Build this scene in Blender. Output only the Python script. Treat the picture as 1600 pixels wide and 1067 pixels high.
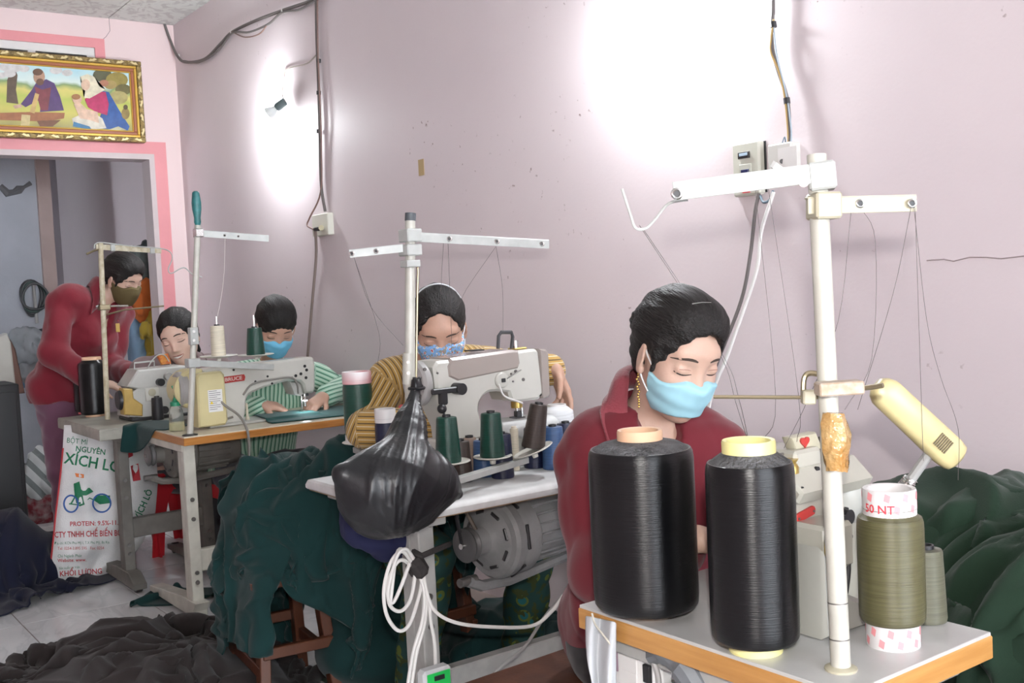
import bpy, bmesh, math, random
import numpy as np
from mathutils import Vector, Matrix
from mathutils.bvhtree import BVHTree

for o in list(bpy.data.objects):
    bpy.data.objects.remove(o)
scene = bpy.context.scene
COL = scene.collection
random.seed(7)
RNG = np.random.default_rng(11)

# ------------------------------------------------------------------ camera
W_WALL = 2.52      # long wall plane (y)
X_END = -7.08      # end wall plane (x)
H_CEIL = 3.14
F_PX = 1658.0
CAM = np.array([0.0, 0.0, 1.307])
_yaw, _pitch, _roll = math.radians(36.3), math.atan(89 / F_PX), 0.048
_fx = np.array([-math.cos(_yaw), math.sin(_yaw), 0.0])
C_FWD = _fx * math.cos(_pitch) + np.array([0, 0, -math.sin(_pitch)])
_r0 = np.array([math.sin(_yaw), math.cos(_yaw), 0.0])
_u0 = np.cross(_r0, C_FWD)
C_RIGHT = _r0 * math.cos(_roll) - _u0 * math.sin(_roll)
C_UP = _u0 * math.cos(_roll) + _r0 * math.sin(_roll)
cam_data = bpy.data.cameras.new('camera')
cam_data.sensor_width = 36.0
cam_data.lens = 36.0 * F_PX / 1600.0
cam_data.clip_start = 0.05
cam_ob = bpy.data.objects.new('camera', cam_data)
COL.objects.link(cam_ob)
_m = Matrix.Identity(4)
for i in range(3):
    _m[i][0], _m[i][1], _m[i][2], _m[i][3] = C_RIGHT[i], C_UP[i], -C_FWD[i], CAM[i]
cam_ob.matrix_world = _m
scene.camera = cam_ob

def _ray(px, py):
    return C_FWD + C_RIGHT * (px - 800) / F_PX + C_UP * (533.5 - py) / F_PX
def _pl(px, py, ax, v):
    r = _ray(px, py)
    return CAM + r * ((v - CAM[ax]) / r[ax])
def at_x(px, py, v): return _pl(px, py, 0, v)   # where the sight line meets the plane x = v
def at_y(px, py, v): return _pl(px, py, 1, v)
def at_z(px, py, v): return _pl(px, py, 2, v)

# ------------------------------------------------------------------ light
world = bpy.data.worlds.new('daylight')
scene.world = world
world.use_nodes = True
bg = world.node_tree.nodes['Background']
bg.inputs[0].default_value = (0.86, 0.92, 1.0, 1)
bg.inputs[1].default_value = 12.5
scene.view_settings.view_transform = 'Standard'
scene.view_settings.look = 'None'
scene.view_settings.exposure = 0.26
scene.view_settings.gamma = 1.0
scene.view_settings.use_curve_mapping = False

def lamp(name, kind, loc, power, color, size, target=None):
    d = bpy.data.lights.new(name, kind)
    d.energy = power
    d.color = color
    if kind == 'AREA':
        d.size = size
    else:
        d.shadow_soft_size = size
    o = bpy.data.objects.new(name, d)
    COL.objects.link(o)
    o.location = loc
    if target is not None:
        o.rotation_euler = (Vector(target) - Vector(loc)).to_track_quat('-Z', 'Y').to_euler()
    return o
# the photographer's flash, a hand's breadth above the lens
FLASH_POS = CAM + C_UP * 0.115 + C_RIGHT * 0.015
FLASH = lamp('camera_flash', 'SPOT', FLASH_POS, 85.0, (1.0, 0.97, 0.93), 0.018, tuple(CAM + C_FWD * 4))
FLASH.data.spot_size = math.radians(110)
FLASH.data.spot_blend = 0.6
BULB_STRENGTH = 700.0

# ------------------------------------------------------------------ materials
MATS = {}
def mat(name, color, rough=0.6, metal=0.0, noise=0.0, nscale=8.0, bump=0.0, bscale=40.0,
        spec=0.5, color2=None, detail=4.0, dirt=0.0, emit=0.0, alpha=None, sheen=0.0, stretch=None, coat=0.0):
    if name in MATS:
        return MATS[name]
    m = bpy.data.materials.new(name)
    m.use_nodes = True
    nt = m.node_tree
    b = nt.nodes['Principled BSDF']
    c = tuple(color) + (1,)
    b.inputs['Base Color'].default_value = c
    b.inputs['Roughness'].default_value = rough
    b.inputs['Metallic'].default_value = metal
    b.inputs['Specular IOR Level'].default_value = spec
    if sheen:
        b.inputs['Sheen Weight'].default_value = sheen
        b.inputs['Sheen Roughness'].default_value = 0.5
    if coat:
        b.inputs['Coat Weight'].default_value = coat
    if emit:
        b.inputs['Emission Color'].default_value = c
        b.inputs['Emission Strength'].default_value = emit
    tc = nt.nodes.new('ShaderNodeTexCoord')
    src = tc.outputs['Object']
    if stretch:
        mp = nt.nodes.new('ShaderNodeMapping')
        mp.inputs['Scale'].default_value = stretch
        nt.links.new(src, mp.inputs['Vector'])
        src = mp.outputs['Vector']
    if noise or color2 or dirt:
        n = nt.nodes.new('ShaderNodeTexNoise')
        n.inputs['Scale'].default_value = nscale
        n.inputs['Detail'].default_value = detail
        nt.links.new(src, n.inputs['Vector'])
        ramp = nt.nodes.new('ShaderNodeValToRGB')
        if color2 is None:
            k = 1 - noise
            color2 = (color[0] * k, color[1] * k, color[2] * k)
        ramp.color_ramp.elements[0].position = 0.36
        ramp.color_ramp.elements[1].position = 0.64
        ramp.color_ramp.elements[0].color = tuple(color2) + (1,)
        ramp.color_ramp.elements[1].color = c
        nt.links.new(n.outputs['Fac'], ramp.inputs['Fac'])
        nt.links.new(ramp.outputs['Color'], b.inputs['Base Color'])
    if bump:
        n2 = nt.nodes.new('ShaderNodeTexNoise')
        n2.inputs['Scale'].default_value = bscale
        n2.inputs['Detail'].default_value = 3
        nt.links.new(src, n2.inputs['Vector'])
        bp = nt.nodes.new('ShaderNodeBump')
        bp.inputs['Strength'].default_value = bump
        bp.inputs['Distance'].default_value = 0.01
        nt.links.new(n2.outputs['Fac'], bp.inputs['Height'])
        nt.links.new(bp.outputs['Normal'], b.inputs['Normal'])
    MATS[name] = m
    return m

# ------------------------------------------------------------------ mesh builder
class MB:
    def __init__(self):
        self.v, self.f = [], []
    def add(self, vs, fs):
        o = len(self.v)
        self.v.extend([tuple(map(float, p)) for p in vs])
        self.f.extend([tuple(i + o for i in f) for f in fs])
        return self
    def box(self, c, s, rot=None, ch=0.0):
        """box of centre c and full size s, edges chamfered by ch"""
        hx, hy, hz = s[0] / 2, s[1] / 2, s[2] / 2
        ch = min(ch, hx * .9, hy * .9, hz * .9)
        pts, fs = [], []
        if ch <= 0:
            pts = [(x, y, z) for x in (-hx, hx) for y in (-hy, hy) for z in (-hz, hz)]
            fs = [(0, 1, 3, 2), (4, 6, 7, 5), (0, 4, 5, 1), (2, 3, 7, 6), (0, 2, 6, 4), (1, 5, 7, 3)]
        else:
            idx = {}
            for sx in (-1, 1):
                for sy in (-1, 1):
                    for sz in (-1, 1):
                        for a in range(3):
                            p = [sx * (hx - ch), sy * (hy - ch), sz * (hz - ch)]
                            p[a] = (sx * hx, sy * hy, sz * hz)[a]
                            idx[(sx, sy, sz, a)] = len(pts)
                            pts.append(p)
            I = lambda sx, sy, sz, a: idx[(sx, sy, sz, a)]
            for s_ in (-1, 1):
                q = [I(s_, -1, -1, 0), I(s_, 1, -1, 0), I(s_, 1, 1, 0), I(s_, -1, 1, 0)]
                fs.append(q if s_ > 0 else q[::-1])
                q = [I(-1, s_, -1, 1), I(-1, s_, 1, 1), I(1, s_, 1, 1), I(1, s_, -1, 1)]
                fs.append(q if s_ > 0 else q[::-1])
                q = [I(-1, -1, s_, 2), I(1, -1, s_, 2), I(1, 1, s_, 2), I(-1, 1, s_, 2)]
                fs.append(q if s_ > 0 else q[::-1])
            for a in (-1, 1):
                for b in (-1, 1):
                    fs.append([I(-1, a, b, 1), I(-1, a, b, 2), I(1, a, b, 2), I(1, a, b, 1)])
                    fs.append([I(a, -1, b, 0), I(a, -1, b, 2), I(a, 1, b, 2), I(a, 1, b, 0)])
                    fs.append([I(a, b, -1, 0), I(a, b, -1, 1), I(a, b, 1, 1), I(a, b, 1, 0)])
            for sx in (-1, 1):
                for sy in (-1, 1):
                    for sz in (-1, 1):
                        fs.append([I(sx, sy, sz, 0), I(sx, sy, sz, 1), I(sx, sy, sz, 2)])
        P = np.array(pts, float)
        if rot is not None:
            P = P @ np.array(rot).T
        return self.add(P + np.array(c), fs)
    def span(self, lo, hi, ch=0.0):
        lo, hi = np.array(lo, float), np.array(hi, float)
        return self.box((lo + hi) / 2, np.abs(hi - lo), None, ch)
    def tube(self, pts, r, n=10, caps=True, closed=False):
        pts = [np.array(p, float) for p in pts]
        m = len(pts)
        rs = [r] * m if not hasattr(r, '__len__') else list(r)
        t0 = pts[1] - pts[0]
        t0 /= np.linalg.norm(t0) + 1e-12
        ref = np.array([0, 0, 1.0]) if abs(t0[2]) < .9 else np.array([1.0, 0, 0])
        u = np.cross(t0, ref); u /= np.linalg.norm(u)
        vs = []
        for i in range(m):
            a = pts[max(i - 1, 0)] if not closed else pts[(i - 1) % m]
            b = pts[min(i + 1, m - 1)] if not closed else pts[(i + 1) % m]
            t = b - a; t /= np.linalg.norm(t) + 1e-12
            u = u - t * (u @ t); u /= np.linalg.norm(u) + 1e-12
            w = np.cross(t, u)
            for k in range(n):
                an = 2 * math.pi * k / n
                vs.append(pts[i] + (u * math.cos(an) + w * math.sin(an)) * rs[i])
        fs = []
        for i in range(m if closed else m - 1):
            j = (i + 1) % m
            for k in range(n):
                fs.append((i * n + k, i * n + (k + 1) % n, j * n + (k + 1) % n, j * n + k))
        if caps and not closed:
            fs.append(tuple(range(n))[::-1])
            fs.append(tuple((m - 1) * n + k for k in range(n)))
        return self.add(vs, fs)
    def lathe(self, prof, c=(0, 0, 0), axis=(0, 0, 1), n=24, caps=True):
        """profile [(radius, height)] turned about the axis through c"""
        a = np.array(axis, float); a /= np.linalg.norm(a)
        ref = np.array([1.0, 0, 0]) if abs(a[0]) < .9 else np.array([0, 1.0, 0])
        u = np.cross(a, ref); u /= np.linalg.norm(u)
        w = np.cross(a, u)
        c = np.array(c, float)
        vs, fs = [], []
        for (r, h) in prof:
            for k in range(n):
                an = 2 * math.pi * k / n
                vs.append(c + a * h + (u * math.cos(an) + w * math.sin(an)) * r)
        m = len(prof)
        for i in range(m - 1):
            for k in range(n):
                fs.append((i * n + k, i * n + (k + 1) % n, (i + 1) * n + (k + 1) % n, (i + 1) * n + k))
        if caps:
            fs.append(tuple(range(n))[::-1])
            fs.append(tuple((m - 1) * n + k for k in range(n)))
        return self.add(vs, fs)
    def cyl(self, a, b, r, n=16, r2=None):
        a, b = np.array(a, float), np.array(b, float)
        L = np.linalg.norm(b - a)
        return self.lathe([(r, 0), (r if r2 is None else r2, L)], a, b - a, n)
    def ball(self, c, r, n=14, m=9):
        r = np.array(r if hasattr(r, '__len__') else (r, r, r), float)
        vs, fs = [], []
        for i in range(m + 1):
            th = math.pi * i / m
            for k in range(n):
                an = 2 * math.pi * k / n
                vs.append(np.array(c) + r * np.array([math.sin(th) * math.cos(an), math.sin(th) * math.sin(an), math.cos(th)]))
        for i in range(m):
            for k in range(n):
                fs.append((i * n + k, (i + 1) * n + k, (i + 1) * n + (k + 1) % n, i * n + (k + 1) % n))
        return self.add(vs, fs)
    def prism(self, poly, o, u, v, w, depth, ch=0.0):
        """polygon in the (u, v) plane at o, extruded by depth along w (centred)"""
        o, u, v, w = (np.array(t, float) for t in (o, u, v, w))
        n = len(poly)
        P = np.array(poly, float)
        rings = []
        if ch > 0:
            area = 0.5 * sum(P[i][0] * P[(i + 1) % n][1] - P[(i + 1) % n][0] * P[i][1] for i in range(n))
            ins = []
            for i in range(n):
                e1 = P[i] - P[i - 1]; e2 = P[(i + 1) % n] - P[i]
                e1 = e1 / (np.linalg.norm(e1) + 1e-9); e2 = e2 / (np.linalg.norm(e2) + 1e-9)
                n1 = np.array([-e1[1], e1[0]]); n2 = np.array([-e2[1], e2[0]])
                nn = n1 + n2
                nn = nn / max(np.linalg.norm(nn), .35) 
                ins.append(P[i] + nn * ch * (1 if area > 0 else -1))
            ins = np.array(ins)
            rings = [(ins, -depth / 2), (P, -depth / 2 + ch), (P, depth / 2 - ch), (ins, depth / 2)]
        else:
            rings = [(P, -depth / 2), (P, depth / 2)]
        vs = []
        for (R, h) in rings:
            for p in R:
                vs.append(o + u * p[0] + v * p[1] + w * h)
        fs = []
        for i in range(len(rings) - 1):
            for k in range(n):
                fs.append((i * n + k, i * n + (k + 1) % n, (i + 1) * n + (k + 1) % n, (i + 1) * n + k))
        fs.append(tuple(range(n))[::-1])
        fs.append(tuple((len(rings) - 1) * n + k for k in range(n)))
        return self.add(vs, fs)
    def mesh(self, name, off=(0, 0, 0)):
        me = bpy.data.meshes.new(name)
        V = np.array(self.v, float) - np.array(off, float)
        me.from_pydata(V.tolist(), [], self.f)
        bm = bmesh.new(); bm.from_mesh(me)
        bmesh.ops.recalc_face_normals(bm, faces=bm.faces)
        bm.to_mesh(me); bm.free()
        return me
    def build(self, name, m, parent=None, smooth=None, local=False):
        off = (0, 0, 0)
        if parent is not None and not local:
            off = world_loc(parent)
        me = self.mesh(name, off)
        return link(name, me, m, parent, smooth)

def world_loc(o):
    p = np.zeros(3)
    while o is not None:
        p += np.array(o.location)
        o = o.parent
    return p

def link(name, me, m, parent=None, smooth=None):
    if m is not None:
        me.materials.append(m)
    if smooth is None:
        smooth = 35
    if smooth:
        me.polygons.foreach_set('use_smooth', [True] * len(me.polygons))
        if smooth < 180:
            try:
                me.set_sharp_from_angle(angle=math.radians(smooth))
            except Exception:
                pass
    o = bpy.data.objects.new(name, me)
    COL.objects.link(o)
    o.parent = parent
    return o

def tag(o, label=None, cat=None, group=None, kind=None):
    if label: o['label'] = label
    if cat: o['category'] = cat
    if group: o['group'] = group
    if kind: o['kind'] = kind
    return o

def thing(name, label, cat, loc=(0, 0, 0), group=None):
    o = bpy.data.objects.new(name, None)
    o.empty_display_size = 0.05
    COL.objects.link(o)
    o.location = tuple(float(t) for t in loc)
    return tag(o, label, cat, group)

def copy_tree(o, parent=None):
    c = o.copy()
    COL.objects.link(c)
    c.parent = parent
    for ch in list(o.children):
        copy_tree(ch, c)
    return c

def text_mesh(s, size, extrude=0.0008, align='CENTER', bold=False, xscale=1.0):
    """flat lettering as a mesh in the xy plane"""
    cu = bpy.data.curves.new('lettering', 'FONT')
    cu.body = s
    cu.size = size
    cu.extrude = extrude
    cu.align_x = align
    cu.align_y = 'CENTER'
    cu.resolution_u = 2
    if bold:
        cu.offset = size * 0.018
    o = bpy.data.objects.new('lettering', cu)
    COL.objects.link(o)
    bpy.context.view_layer.update()
    dg = bpy.context.evaluated_depsgraph_get()
    me = bpy.data.meshes.new_from_object(o.evaluated_get(dg))
    bpy.data.objects.remove(o)
    V = [Vector((v.co.x * xscale, v.co.y, v.co.z)) for v in me.vertices]
    Fs = [tuple(p.vertices) for p in me.polygons]
    bpy.data.meshes.remove(me)
    return V, Fs

def lettering(name, s, size, o, u, v, w, m, parent, xscale=1.0, bold=True, align='CENTER'):
    V, Fs = text_mesh(s, size, 0.0006, align, bold, xscale)
    o, u, v, w = (np.array(t, float) for t in (o, u, v, w))
    mb = MB()
    mb.add([o + u * p.x + v * p.y + w * p.z for p in V], Fs)
    return mb.build(name, m, parent, smooth=0)

def catmull(pts, n=8, closed=False):
    P = [np.array(p, float) for p in pts]
    m = len(P)
    out = []
    for i in range(m if closed else m - 1):
        p0 = P[(i - 1) % m] if closed or i > 0 else P[0] * 2 - P[1]
        p1, p2 = P[i], P[(i + 1) % m]
        p3 = P[(i + 2) % m] if closed or i + 2 < m else P[-1] * 2 - P[-2]
        for k in range(n):
            t = k / n
            out.append(.5 * ((2 * p1) + (-p0 + p2) * t + (2 * p0 - 5 * p1 + 4 * p2 - p3) * t * t + (-p0 + 3 * p1 - 3 * p2 + p3) * t ** 3))
    if not closed:
        out.append(P[-1])
    return out
def rot_to(fwd, up=(0, 0, 1)):
    """matrix whose columns are right, forward, up"""
    f = np.array(fwd, float); f /= np.linalg.norm(f)
    u = np.array(up, float); u = u - f * (u @ f); u /= np.linalg.norm(u)
    r = np.cross(f, u)
    return np.stack([r, f, u], 1)
EX, EY, EZ = np.eye(3)
# ================================================================== the room
def wall_paint(name, col, col2, scuff=(0.25, 0.17, 0.16), amount=0.69):
    m = mat(name, col, 0.55, noise=0.06, nscale=1.3, color2=col2)
    nt = m.node_tree
    b = nt.nodes['Principled BSDF']
    b.inputs['Roughness'].default_value = 0.6
    tc = [n for n in nt.nodes if n.type == 'TEX_COORD'][0]
    n = nt.nodes.new('ShaderNodeTexNoise'); n.inputs['Scale'].default_value = 45; n.inputs['Detail'].default_value = 5
    nt.links.new(tc.outputs['Object'], n.inputs['Vector'])
    n2 = nt.nodes.new('ShaderNodeTexNoise'); n2.inputs['Scale'].default_value = 2.2; n2.inputs['Detail'].default_value = 3
    nt.links.new(tc.outputs['Object'], n2.inputs['Vector'])
    mul = nt.nodes.new('ShaderNodeMath'); mul.operation = 'MULTIPLY'
    r1 = nt.nodes.new('ShaderNodeMapRange'); r1.inputs[1].default_value = 0.68; r1.inputs[2].default_value = 0.74
    r2 = nt.nodes.new('ShaderNodeMapRange'); r2.inputs[1].default_value = 0.56; r2.inputs[2].default_value = amount
    nt.links.new(n.outputs['Fac'], r1.inputs[0]); nt.links.new(n2.outputs['Fac'], r2.inputs[0])
    nt.links.new(r1.outputs[0], mul.inputs[0]); nt.links.new(r2.outputs[0], mul.inputs[1])
    mix = nt.nodes.new('ShaderNodeMix'); mix.data_type = 'RGBA'
    old = b.inputs['Base Color'].links[0].from_socket
    nt.links.new(mul.outputs[0], mix.inputs['Factor'])
    nt.links.new(old, mix.inputs['A'])
    mix.inputs['B'].default_value = tuple(scuff) + (1,)
    nt.links.new(mix.outputs['Result'], b.inputs['Base Color'])
    n3 = nt.nodes.new('ShaderNodeTexNoise'); n3.inputs['Scale'].default_value = 85; n3.inputs['Detail'].default_value = 4
    nt.links.new(tc.outputs['Object'], n3.inputs['Vector'])
    bp = nt.nodes.new('ShaderNodeBump'); bp.inputs['Strength'].default_value = 0.10; bp.inputs['Distance'].default_value = 0.004
    nt.links.new(n3.outputs['Fac'], bp.inputs['Height']); nt.links.new(bp.outputs['Normal'], b.inputs['Normal'])
    return m
M_WALL = wall_paint('mauve_wall_paint', (0.725, 0.645, 0.66), (0.69, 0.61, 0.63))
M_ENDW = wall_paint('peach_pink_wall_paint', (0.76, 0.605, 0.595), (0.73, 0.58, 0.575), amount=0.9)
M_TRIM = mat('salmon_trim_paint', (0.72, 0.28, 0.30), 0.45, noise=0.06, nscale=6, bump=0.1)
M_WHITE = mat('white_gloss_paint', (0.72, 0.70, 0.68), 0.4, noise=0.05, nscale=10)
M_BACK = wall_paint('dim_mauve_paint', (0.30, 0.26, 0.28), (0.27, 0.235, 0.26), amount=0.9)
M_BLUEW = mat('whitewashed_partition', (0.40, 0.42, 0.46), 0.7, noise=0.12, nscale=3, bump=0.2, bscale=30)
M_COLM = mat('brown_column_paint', (0.36, 0.27, 0.25), 0.6, noise=0.1, nscale=5, bump=0.15)

def struct(name, mb, m, smooth=0):
    o = mb.build(name, m, None, smooth)
    o['kind'] = 'structure'
    return o

XB = -10.4     # far wall of the back room
# floor slab with laid tiles
TILE = 0.5
def marble():
    m = mat('white_marble_tile', (0.66, 0.665, 0.67), 0.16, noise=0.05, nscale=1.1)
    nt = m.node_tree; b = nt.nodes['Principled BSDF']
    tc = [n for n in nt.nodes if n.type == 'TEX_COORD'][0]
    oi = nt.nodes.new('ShaderNodeObjectInfo')
    ad = nt.nodes.new('ShaderNodeVectorMath'); ad.operation = 'ADD'
    sc = nt.nodes.new('ShaderNodeVectorMath'); sc.operation = 'SCALE'; sc.inputs['Scale'].default_value = 7.0
    nt.links.new(oi.outputs['Location'], sc.inputs[0])
    nt.links.new(tc.outputs['Object'], ad.inputs[0]); nt.links.new(sc.outputs[0], ad.inputs[1])
    mp = nt.nodes.new('ShaderNodeMapping'); mp.inputs['Scale'].default_value = (1.6, 4.2, 1); mp.inputs['Rotation'].default_value = (0, 0, 0.5)
    nt.links.new(ad.outputs[0], mp.inputs['Vector'])
    n = nt.nodes.new('ShaderNodeTexNoise'); n.inputs['Scale'].default_value = 1.4; n.inputs['Detail'].default_value = 7; n.inputs['Distortion'].default_value = 1.2
    nt.links.new(mp.outputs[0], n.inputs['Vector'])
    rp = nt.nodes.new('ShaderNodeValToRGB')
    e = rp.color_ramp.elements
    e[0].position, e[1].position = 0.40, 0.62
    e[0].color = (0.66, 0.665, 0.67, 1); e[1].color = (0.70, 0.70, 0.70, 1)
    k = e.new(0.495); k.color = (0.585, 0.59, 0.60, 1)
    k = e.new(0.53); k.color = (0.66, 0.665, 0.67, 1)
    nt.links.new(n.outputs['Fac'], rp.inputs['Fac'])
    nt.links.new(rp.outputs['Color'], b.inputs['Base Color'])
    return m
M_TILE = marble()
M_GROUT = mat('brown_grout', (0.28, 0.22, 0.20), 0.8)
fl = struct('floor', MB().span((XB, -2.6, -0.08), (6.5, W_WALL, -0.004)), M_GROUT)
tmesh = MB().box((0, 0, -0.003), (TILE - 0.004, TILE - 0.004, 0.006), None, 0.0008).mesh('tile')
tmesh.materials.append(M_TILE)
CW = W_WALL - (0.885 + 3 * TILE) - .004
tmesh_cut = MB().box((0, -TILE / 2 + .002 + CW / 2, -0.003), (TILE - 0.004, CW, 0.006), None, 0.0008).mesh('tile_cut')
tmesh_cut.materials.append(M_TILE)
i0, i1 = -21, 0
ty0 = 0.885
for i in range(i0, i1):
    for j in range(-3, 4):
        cx, cy = -4.72 + TILE / 2 + (i + 10) * TILE, ty0 + TILE / 2 + j * TILE
        if cy > W_WALL - 0.05 or cx < XB + .2:
            continue
        cut = cy + TILE / 2 > W_WALL
        t = bpy.data.objects.new('tile', tmesh if not cut else tmesh_cut)
        COL.objects.link(t)
        t.parent = fl
        t.location = (cx, cy, 0.0)

struct('wall_right', MB().span((XB, W_WALL, -0.08), (6.5, W_WALL + 0.15, 3.3)), M_WALL)
struct('wall_left', MB().span((X_END, -2.6, -0.08), (6.5, -2.45, 3.3)), M_ENDW)

# end wall with doorway and transom opening
DY0, DY1, DZ = 0.55, 2.31, 2.255         # doorway
TY0, TY1, TZ0, TZ1 = 0.75, 2.0, 2.46, 2.945
x0, x1 = X_END - 0.14, X_END
e = MB()
e.span((x0, -2.6, -0.08), (x1, DY0, 3.3))
e.span((x0, DY1, -0.08), (x1, W_WALL, 3.3))
e.span((x0, DY0, DZ), (x1, DY1, TZ0))
e.span((x0, DY0, TZ0), (x1, TY0, TZ1)); e.span((x0, TY1, TZ0), (x1, DY1, TZ1))
e.span((x0, DY0, TZ1), (x1, DY1, 3.3))
struct('wall_end', e, M_ENDW)
# salmon painted surround of the doorway, white lining inside
t = MB()
t.span((x1 - .002, DY1 + .02, 0), (x1 + .010, DY1 + .105, DZ + .105)); t.span((x1 - .002, DY0 - .105, DZ + .022), (x1 + .010, DY1 + .02, DZ + .105))
t.span((x1 - .002, DY0 - .105, 0), (x1 + .010, DY0 - .02, DZ + .022))
struct('trim_1', t, M_TRIM)
d = MB()
d.span((x0 - .004, DY1 - .012, 0), (x1 + .016, DY1 + .022, DZ - .012)); d.span((x0 - .004, DY0 - .022, DZ - .012), (x1 + .016, DY1 + .022, DZ + .024))
d.span((x0 - .004, DY0 - .022, 0), (x1 + .016, DY0, DZ - .012))
struct('door_1', d, mat('pinkish_white_lining', (.56, .48, .48), .5, noise=.06))
t = MB()
t.span((x1 - .002, TY1, 2.42), (x1 + .010, TY1 + .062, TZ1 + .06)); t.span((x1 - .002, TY0 - .06, TZ1), (x1 + .010, TY1, TZ1 + .06))
t.span((x1 - .002, TY0 - .06, TZ0), (x1 + .010, TY0, TZ1))
struct('trim_2', t, M_TRIM)
wn = struct('window_1', MB().span((x0 + .03, TY0, TZ1 - .05), (x1 - .005, TY1, TZ1)).span((x0 + .03, TY1 - .05, TZ0), (x1 - .005, TY1, TZ1 - .05)).span((x0 + .03, TY0, TZ0), (x1 - .005, TY0 + .05, TZ1 - .05)).span((x0 + .03, 1.6, TZ0), (x1 - .005, 1.645, TZ1 - .05)), M_WHITE)
for k in range(7):
    zz = TZ1 - .082 - k * .062
    for (a, b_) in ((TY0 + .05, 1.6), (1.645, TY1 - .05)):
        MB().box(((x0 + x1) / 2 - .01, (a + b_) / 2, zz), (.07, b_ - a, .008), np.array(Matrix.Rotation(0.6, 3, 'Y'))).build('slat', M_WHITE if k else mat('grey_slat', (.16, .17, .17), .6), wn)
# ceiling of printed panels
def ceil_mat():
    m = mat('floral_ceiling_panel', (0.72, 0.74, 0.72), 0.6, noise=0.05)
    nt = m.node_tree; b = nt.nodes['Principled BSDF']
    tc = [n for n in nt.nodes if n.type == 'TEX_COORD'][0]
    n = nt.nodes.new('ShaderNodeTexNoise'); n.inputs['Scale'].default_value = 9; n.inputs['Detail'].default_value = 3; n.inputs['Distortion'].default_value = 2.0
    nt.links.new(tc.outputs['Object'], n.inputs['Vector'])
    rp = nt.nodes.new('ShaderNodeValToRGB'); e = rp.color_ramp.elements
    e[0].position, e[1].position = 0.50, 0.56
    e[0].color = (0.74, 0.77, 0.74, 1); e[1].color = (0.60, 0.61, 0.595, 1)
    nt.links.new(n.outputs['Fac'], rp.inputs['Fac']); nt.links.new(rp.outputs['Color'], b.inputs['Base Color'])
    return m
M_CEIL = ceil_mat()
ce = struct('ceiling', MB().span((XB, -2.6, H_CEIL + .008), (6.5, W_WALL, H_CEIL + .1)), mat('ceiling_batten', (.55, .56, .54), .6))
for i in range(6):
    for j in range(4):
        lo = (X_END + i * 1.22 + .003, 2.095 - (j + 1) * 1.22 + .003 if j < 3 else 2.098)
        hi = (X_END + (i + 1) * 1.22 - .003, 2.095 - j * 1.22 - .003 if j < 3 else W_WALL)
        MB().span((lo[0], lo[1], H_CEIL), (hi[0], hi[1], H_CEIL + .01), .001).build('ceiling_panel', M_CEIL, ce, 0)
# cracks in the plaster
def crack(pts, name, parent, m):
    MB().tube(pts, 0.0016, 4).build(name, m, parent, 0)
M_CRACK = mat('plaster_crack', (0.30, 0.24, 0.24), .9)
we = bpy.data.objects['wall_end']; wr = bpy.data.objects['wall_right']
crack([at_x(*p, X_END) for p in [(170, 25), (171, 38), (172, 48), (166, 57), (158, 64), (150, 74)]], 'crack', we, M_CRACK)
crack([at_y(*p, W_WALL) for p in [(1448, 407), (1475, 405), (1490, 408), (1515, 402), (1540, 402), (1565, 404), (1600, 400)]], 'crack', wr, M_CRACK)

# back room
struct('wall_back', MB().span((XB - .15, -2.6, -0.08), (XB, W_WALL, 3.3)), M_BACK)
struct('wall_light_block', MB().span((XB, -2.6, -0.08), (-8.85, -2.45, 3.3)).span((-8.85, -2.6, 1.9), (X_END - .14, -2.45, 3.3)).span((-8.0, -2.6, -.08), (X_END - .14, -2.45, 1.9)), M_BACK)  # unseen wall added to dim the back room; its gap lights the partition
pw = at_x(57, 300, -8.7)
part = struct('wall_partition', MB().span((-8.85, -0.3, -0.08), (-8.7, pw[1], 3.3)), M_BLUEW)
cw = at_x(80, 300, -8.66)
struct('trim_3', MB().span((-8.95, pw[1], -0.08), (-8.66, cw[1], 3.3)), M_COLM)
crk = MB()
cp = [at_x(*p, -8.695) for p in [(0, 290), (12, 302), (22, 300), (30, 296), (38, 292), (48, 286)]]
crk.tube(cp, [.022, .032, .022, .034, .012, .018], 7)
crk.build('broken_plaster', mat('bare_plaster', (.12, .12, .125), .9, bump=.5), part)
# ================================================================== work tables
def yz(px, py, x):
    p = at_x(px, py, x); return (p[1], p[2])
M_LAM = mat('off_white_laminate', (0.50, 0.50, 0.49), 0.35, noise=0.10, nscale=9, bump=0.03)
M_LAMG = mat('dusty_white_laminate', (0.66, 0.665, 0.66), 0.42, noise=0.22, nscale=14)
M_LAMB = mat('beige_laminate', (0.68, 0.62, 0.50), 0.25, noise=0.08, nscale=8)
M_LAMD = mat('grimy_grey_laminate', (0.36, 0.35, 0.30), 0.5, noise=0.25, nscale=10)
M_EDGE = mat('varnished_orange_wood', (0.50, 0.22, 0.055), 0.35, color2=(0.38, 0.15, 0.03), nscale=5, stretch=(1, 1, 14), bump=0.05)
M_EDGE2 = mat('varnished_honey_wood', (0.52, 0.27, 0.085), 0.35, color2=(0.42, 0.20, 0.055), nscale=5, stretch=(1, 1, 14), bump=0.05)
M_STEEL = mat('chipped_cream_steel', (0.55, 0.54, 0.47), 0.45, noise=0.18, nscale=16, bump=0.04)
M_STEELG = mat('grey_painted_steel', (0.42, 0.42, 0.40), 0.45, noise=0.22, nscale=14, bump=0.04)
M_STEELD = mat('dark_grimy_steel', (0.17, 0.16, 0.14), 0.55, noise=0.3, nscale=12, bump=0.06)
M_BOLT = mat('worn_bolt_steel', (0.22, 0.21, 0.20), 0.4, metal=0.8)
M_CHROME = mat('chrome', (0.62, 0.62, 0.60), 0.2, metal=1.0)
M_BLACKP = mat('black_plastic', (0.018, 0.018, 0.02), 0.4)
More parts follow.
